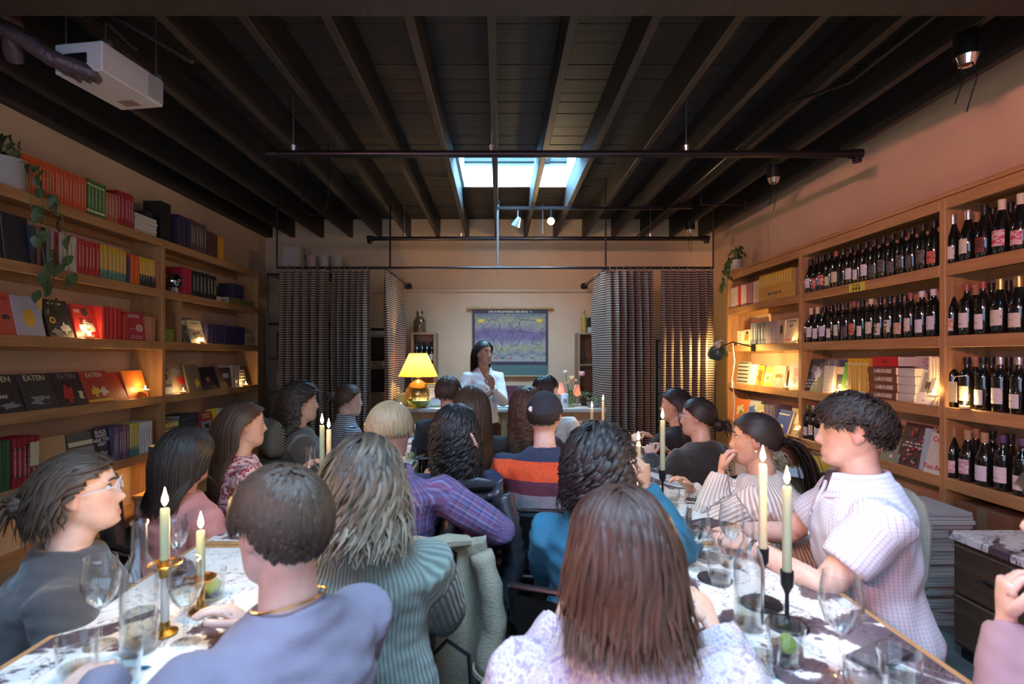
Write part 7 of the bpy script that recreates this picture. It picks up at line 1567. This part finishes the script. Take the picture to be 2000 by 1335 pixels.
for i in range(1, 15):
    th = math.pi*i/15; k = max(1, int(2*math.pi*.075*math.sin(th)/.0142))
    for j in range(k):
        a = 2*math.pi*j/k; nrm = Vector((math.sin(th)*math.cos(a), math.sin(th)*math.sin(a), math.cos(th))); o = link('mirror_tile', tm_, t, nrm*.0738); o.rotation_euler = nrm.to_track_quat('Z', 'Y').to_euler()
# low lamp in front of the left shelves
tag(MB().box(-.14, .14, -.14, .14, 0, .33, .006).box(-.15, .15, -.15, .15, .33, .36, .004).build('side_stool', m_firz, None, False, (-2.72, 4.22, 0)), 'small wooden stool under the low grey shaded lamp', 'stool')
t = thing('table_lamp', 'low lamp with grey shade and ribbed amber base by left shelves', 'lamp', (-2.72, 4.22, .361))
m_rib = pane_mat('amber_ribbed', (1.0,.72,.32), 1.2, .08, .35, (.8,.5,.15))
MB().lathe([(0,.002),(.05,.002),(.055,.01)]+[(.06+.006*math.sin(k*1.9)-.002*k, .02+.012*k) for k in range(11)]+[(.03,.16),(.014,.18),(.012,.2),(0,.2)], 22).build('ribbed_base', m_rib, t, True)
MB().lathe([(.105,.20),(.095,.37),(.093,.37),(.103,.20)], 26, cap=False).build('shade', M('grey_felt_shade', (.11,.10,.09), .9), t, True)
MB().ball((0, 0, .25), .024, 10, 7).build('bulb', emis('amber_bulb', (1, .66, .22), 25), t, True)
light('low_lamp_light', 'POINT', (-2.72, 4.22, .361+.215), 9, (1, .60, .20), radius=.02)
# coats on chairs
def coat(loc, rz, w, z1, z0, label, mat, quilt=0, seed=1, flare=.35, th=.05):
    g = random.Random(seed); t = thing('coat', label, 'coat', loc, rz); ph = [g.uniform(0, 6) for _ in range(4)]
    def f(u, v, side):
        h = z1+(z0-z1)*v; ww = w*(1+flare*v); x = (u-.5)*ww+.03*v*math.sin(5*v+ph[0])
        fold = .030*math.sin(u*9+ph[1]+2*v)*min(1, v*2)+.014*math.sin(u*17+ph[2])
        q = (abs(math.sin(math.pi*v*quilt))**.6*.022) if quilt else .0
        return Vector((x, side*(th*.5+q*1.0+.02*v)*math.sin(math.pi*min(1, max(0, u)))**.35+fold, h+.015*math.sin(u*6+ph[3])))
    NV = max(16, quilt*6)
    m_ = MB(); m_.grid(lambda u, v: f(u, v, -1), 22, NV); m_.grid(lambda u, v: f(u, v, 1), 22, NV)
    m_.grid(lambda u, v: f(u, 0, -1).lerp(f(u, 0, 1), v)+Vector((0, 0, .02*math.sin(math.pi*v))), 22, 4); m_.grid(lambda u, v: f(u, 1, -1).lerp(f(u, 1, 1), v), 22, 1)
    m_.build('body_panel', mat, t, 'all')
    for s in (-1, 1):
        pts = [Vector((s*w*.42, -th*.6, z1-.03)), Vector((s*w*.52, -th*1.1, z1-.14)), Vector((s*w*.50+.02, -th*1.3, z1-.28)), Vector((s*w*.44, -th*1.2, z1-.44))]
        P2 = [pts[i].lerp(pts[i+1], q/(6 if quilt else 4)) for i in range(3) for q in range(6 if quilt else 4)]+[pts[-1]]
        MB().tube(P2, [(.040+(.010*(k % 2) if quilt else .004*math.sin(k*2)), .055+(.010*(k % 2) if quilt else .006*math.sin(k*3))) for k in range(len(P2))], 12).build('sleeve', mat, t, 'all')
        MB().tube([P2[-2]*.3+P2[-1]*.7, P2[-1]], [(.046, .060), (.046, .060)], 12).build('cuff', mat, t, True)
    MB().tube([Vector((-w*.25, -.02, z1+.01)), Vector((0, -.05, z1+.025)), Vector((w*.25, -.02, z1+.01))], [(.02, .03), (.026, .04), (.02, .03)], 10).build('collar', mat, t, True)
    return t
coat((-.185, 1.84, 0), R(14), .28, .79, .24, 'beige canvas coat draped over the chair of the plaid shirted man', M('beige_canvas', (.30,.265,.20), .9, var=.12, bump=.4, bscale=160), 0, 2, .65)
coat((-.10, 2.20, 0), R(12), .24, .90, .28, 'black quilted puffer coat hanging behind the navy topped woman', M('black_nylon_shell', (.022,.024,.032), .38, spec=.6), 13, 4, .2, .09)
coat((.21, 3.0, 0), R(-5), .30, .84, .35, 'dark coat hung over the chair beyond the cap wearer', M('charcoal_wool', (.03,.03,.034), .9), 0, 6, .1)
t = thing('handbag', 'black handbag hanging low beside the sage cardigan', 'bag', (-.16, 1.60, .16), R(20))
MB().tube([(0, 0, 0), (0, 0, .05), (0, 0, .17), (0, 0, .24)], [(.09, .045), (.12, .06), (.11, .05), (.085, .02)], 16, up=(1, 0, 0)).build('pouch', M('black_leather', (.02,.02,.025), .35), t, True)
MB().tube([(-.08, 0, .23), (-.07, 0, .36), (0, 0, .42), (.07, 0, .36), (.08, 0, .23)], .007, 6).build('strap', M('black_leather', (.02,.02,.025), .35), t, True)
MB().ball((0, -.055, .15), (.012, .006, .012), 8, 5).build('clasp', m_chrome, t, True)
# soft things behind the seated guests
def soft(name, label, cat, loc, rz, size, mat, seed=1, lump=.08):
    g = random.Random(seed); t = thing(name, label, cat, loc, rz)
    a, b_, c_ = size; ph = [g.uniform(0, 6) for _ in range(3)]
    m_ = MB(); NU, NV = 26, 16
    def f(u, v):
        th, p = math.pi*v, 2*math.pi*u; e = .55
        sx = math.copysign(abs(math.sin(th)*math.cos(p))**e, math.cos(p)); sy = math.sin(th)*math.sin(p); sz = math.copysign(abs(math.cos(th))**e, math.cos(th))
        k = 1+lump*math.sin(3*p+ph[0])*math.sin(2*th+ph[1])
        return (a*sx*k, b_*sy*k, c_*sz*k)
    m_.grid(f, NU, NV); m_.build('soft_body', mat, t, 'all'); return t
m_her = M('herringbone', (.1,.1,.1)); mh, nt, b, new, ln = nodemat('herringbone_cloth'); tc = new('TexCoord'); w = new('TexWave', wave_type='BANDS', bands_direction='DIAGONAL', Scale=38.0); ln(tc.outputs['Object'], w.inputs['Vector']); r = ramp(new, [(.45, (.02,.02,.02)), (.55, (.16,.15,.12))]); ln(w.outputs['Fac'], r.inputs[0]); ln(r.outputs[0], b.inputs['Base Color']); b.inputs['Roughness'].default_value = .9
p = at(538, 838, 3.0); soft('throw_cushion', 'black and cream diagonal striped cushion between floral top and charcoal sweatshirt', 'cushion', (p.x-.05, 3.05, p.z-.06), R(-45), (.12, .06, .11), mh, 4)
tag(MB().box(-.15, .15, -.12, .12, 0, p.z-.17, .02).build('padded_stool', M('black_pad', (.02,.02,.02), .8), None, False, (p.x-.05, 3.05, 0), R(-45)), 'black padded stool under the diagonal striped cushion', 'stool')
# shaggy sheepskin over a chair back
sp_ = thing('sheepskin', 'shaggy cream sheepskin over a chair behind the glasses wearer in black', 'sheepskin', (1.50, 3.05, 0), R(40))
MB().box(-.17, .17, -.05, .05, .0, .86, .03).build('chair_back', M('dark_wood_chair', (.05,.03,.02), .6), sp_)
gr = random.Random(5); fl = MB(); sk_ = []
for k in range(1500):
    a = gr.uniform(-.20, .20); z = gr.uniform(.52, .93); s = gr.choice((-1, 1)); y = s*(.065+.015*gr.random()) if z < .88 else gr.uniform(-.07, .07)
    d = Vector((gr.gauss(0, .5), s*gr.uniform(.3, 1), gr.gauss(-.4, .5))).normalized(); q = Vector((a, y, z)); fl.tube([q, q+d*.025, q+d*.04+Vector((gr.gauss(0, .008), 0, -.012))], [.005, .004, .0008], 3, cap=False)
fl.build('fleece', M('cream_fleece', (.50,.43,.30), .95), sp_, 'all'); MB().box(-.19, .19, -.07, .07, .5, .92, .04).build('hide', M('cream_hide', (.45,.38,.27), .95), sp_)
# left edge: black padded chair and a red one
def pad_chair(loc, rz, label, mat, h=.98):
    t = thing('padded_chair', label, 'chair', loc, rz)
    MB().tube([(0, -.02, h-.42), (0, -.035, h-.3), (0, -.05, h-.12), (0, -.05, h-.03), (0, -.05, h)], [(.20, .03), (.22, .04), (.21, .04), (.17, .035), (.10, .02)], 20, up=(1, 0, 0)).build('backrest', mat, t, True)
    MB().box(-.22, .22, 0, .40, .43, .48, .02).build('seat', mat, t)
    for (x, y) in ((-.2, .02), (.2, .02), (-.2, .38), (.2, .38)): MB().tube([(x, y, 0), (x*.95, y, .44)], .013, 8).build('leg', m_black, t, True)
pad_chair((-1.49, 2.08, 0), R(-50), 'black padded chair back behind the tall left candle', M('dark_brown_leather', (.028,.020,.016), .5), .99)
t = thing('red_chair', 'red wooden chair at the left frame edge', 'chair', (-1.98, 2.02, 0), R(-40)); mr_ = M('red_lacquer', (.30,.02,.02), .4)
for x in (-.18, .18): MB().box(x-.018, x+.018, -.2, -.16, 0, .88, .004).build('post', mr_, t); MB().box(x-.018, x+.018, .16, .2, 0, .44, .004).build('front_leg', mr_, t)
for z in (.60, .72, .84): MB().box(-.162, .162, -.19, -.17, z-.03, z+.02, .003).build('back_slat', mr_, t)
MB().box(-.2, .2, -.2, .2, .44, .465, .005).build('seat', mr_, t)
# right side: cream tub chair, straw basket, cartons, papers, low cabinet
pad_chair((1.75, 2.35, 0), R(80), 'cream rounded chair back beside the checked shirt', M('cream_boucle', (.42,.36,.29), .95, bump=.5, bscale=90), .86)
t = thing('straw_basket', 'brown straw basket on the floor beside the right shelves', 'basket', (2.25, 3.62, 0)); m_st = M('straw', (.24,.16,.09), .9, var=.5, vscale=30, stretch=(1, 1, 12))
MB().lathe([(0,.01),(.20,.01),(.22,.03)]+[(.23+.006*math.sin(k*3.1)+.002*k, .06+.03*k) for k in range(20)]+[(.25,.64),(.235,.64),(.22,.5),(.2,.05),(0,.04)], 26).build('woven_wall', m_st, t, True)
for s in (-1, 1): MB().tube([(s*.24, -.07, .63), (s*.26, -.05, .74), (s*.26, .05, .74), (s*.24, .07, .63)], .009, 6).build('handle', m_st, t, True)
soft('yellow_cloth', 'mustard yellow cloth heaped in the straw basket', 'cloth', (2.22, 3.58, .70), 0, (.13, .10, .06), M('mustard_cloth', (.50,.38,.05), .9), 8, .25)
t = thing('paper_sheet', 'pale lilac sheet sticking out of the straw basket', 'paper', (2.05, 3.50, .66), R(30)); o = MB().grid(lambda u, v: (-.14+.28*u, -.1+.2*v, .03*math.sin(3*u)), 8, 4).build('sheet', M('lilac_paper', (.50,.50,.58), .8), t, 'all')
carton(2.80, 4.25, .205, .26, .42, .44, M('brown_carton', (.20,.11,.06), .8), 'brown carton standing under the lowest shelf of middle bay'); carton(2.80, 5.2, .205, .26, .40, .36, M('brown_carton', (.20,.11,.06), .8), 'brown carton under the lowest shelf of the far bay')
carton(2.80, 2.9, .205, .24, .34, .40, M('rust_carton', (.18,.075,.035), .8), 'rust brown carton under the near wine bay')
t = thing('paper_stack', 'tall stack of white papers behind the checked shirt', 'paper stack', (2.42, 2.98, 0))
for k in range(26): MB().box(-.13, .13, -.17, .17, 0, .022, .002).build('bundle', M('stack_paper_%d' % (k % 3), ((.50,.48,.47), (.44,.42,.42), (.55,.52,.50))[k % 3], .9), t, False, (rnd.uniform(-.012, .012), rnd.uniform(-.012, .012), .001+.0235*k), rnd.uniform(-.06, .06))
t = thing('low_cabinet', 'low dark wood cabinet with white marble top at lower right', 'cabinet', (2.43, 2.12, 0)); m_dkw = wood('dark_cabinet_wood', (.055,.032,.02), (.10,.06,.038), .5, 'Y')
MB().box(-.22, .22, -.42, .42, .06, .56, .004).build('carcass', m_dkw, t); MB().box(-.235, .235, -.435, .435, .561, .60, .004).build('marble_top', m_marble, t); MB().box(-.20, .20, -.40, .40, 0, .06).build('plinth', m_black, t)
for k in range(2):
    for j in range(2):
        d_ = MB().box(-.236, -.22, -.405+.41*k, -.01+.41*k, .08+.24*j, .305+.24*j, .003).build('drawer', m_dkw, t); MB().box(-.25, -.236, -.24+.41*k, -.17+.41*k, .19+.24*j, .20+.24*j, .002).build('handle', m_black, d_)
tag(MB().box(-.14, .14, -.10, .10, 0, .012, .002).box(-.12, .12, -.085, .085, .012, .016).build('portfolio', M('dark_portfolio', (.06,.07,.10), .6), None, False, (2.45, 2.15, .601), R(70)), 'dark portfolio lying on the marble topped low cabinet', 'folder')
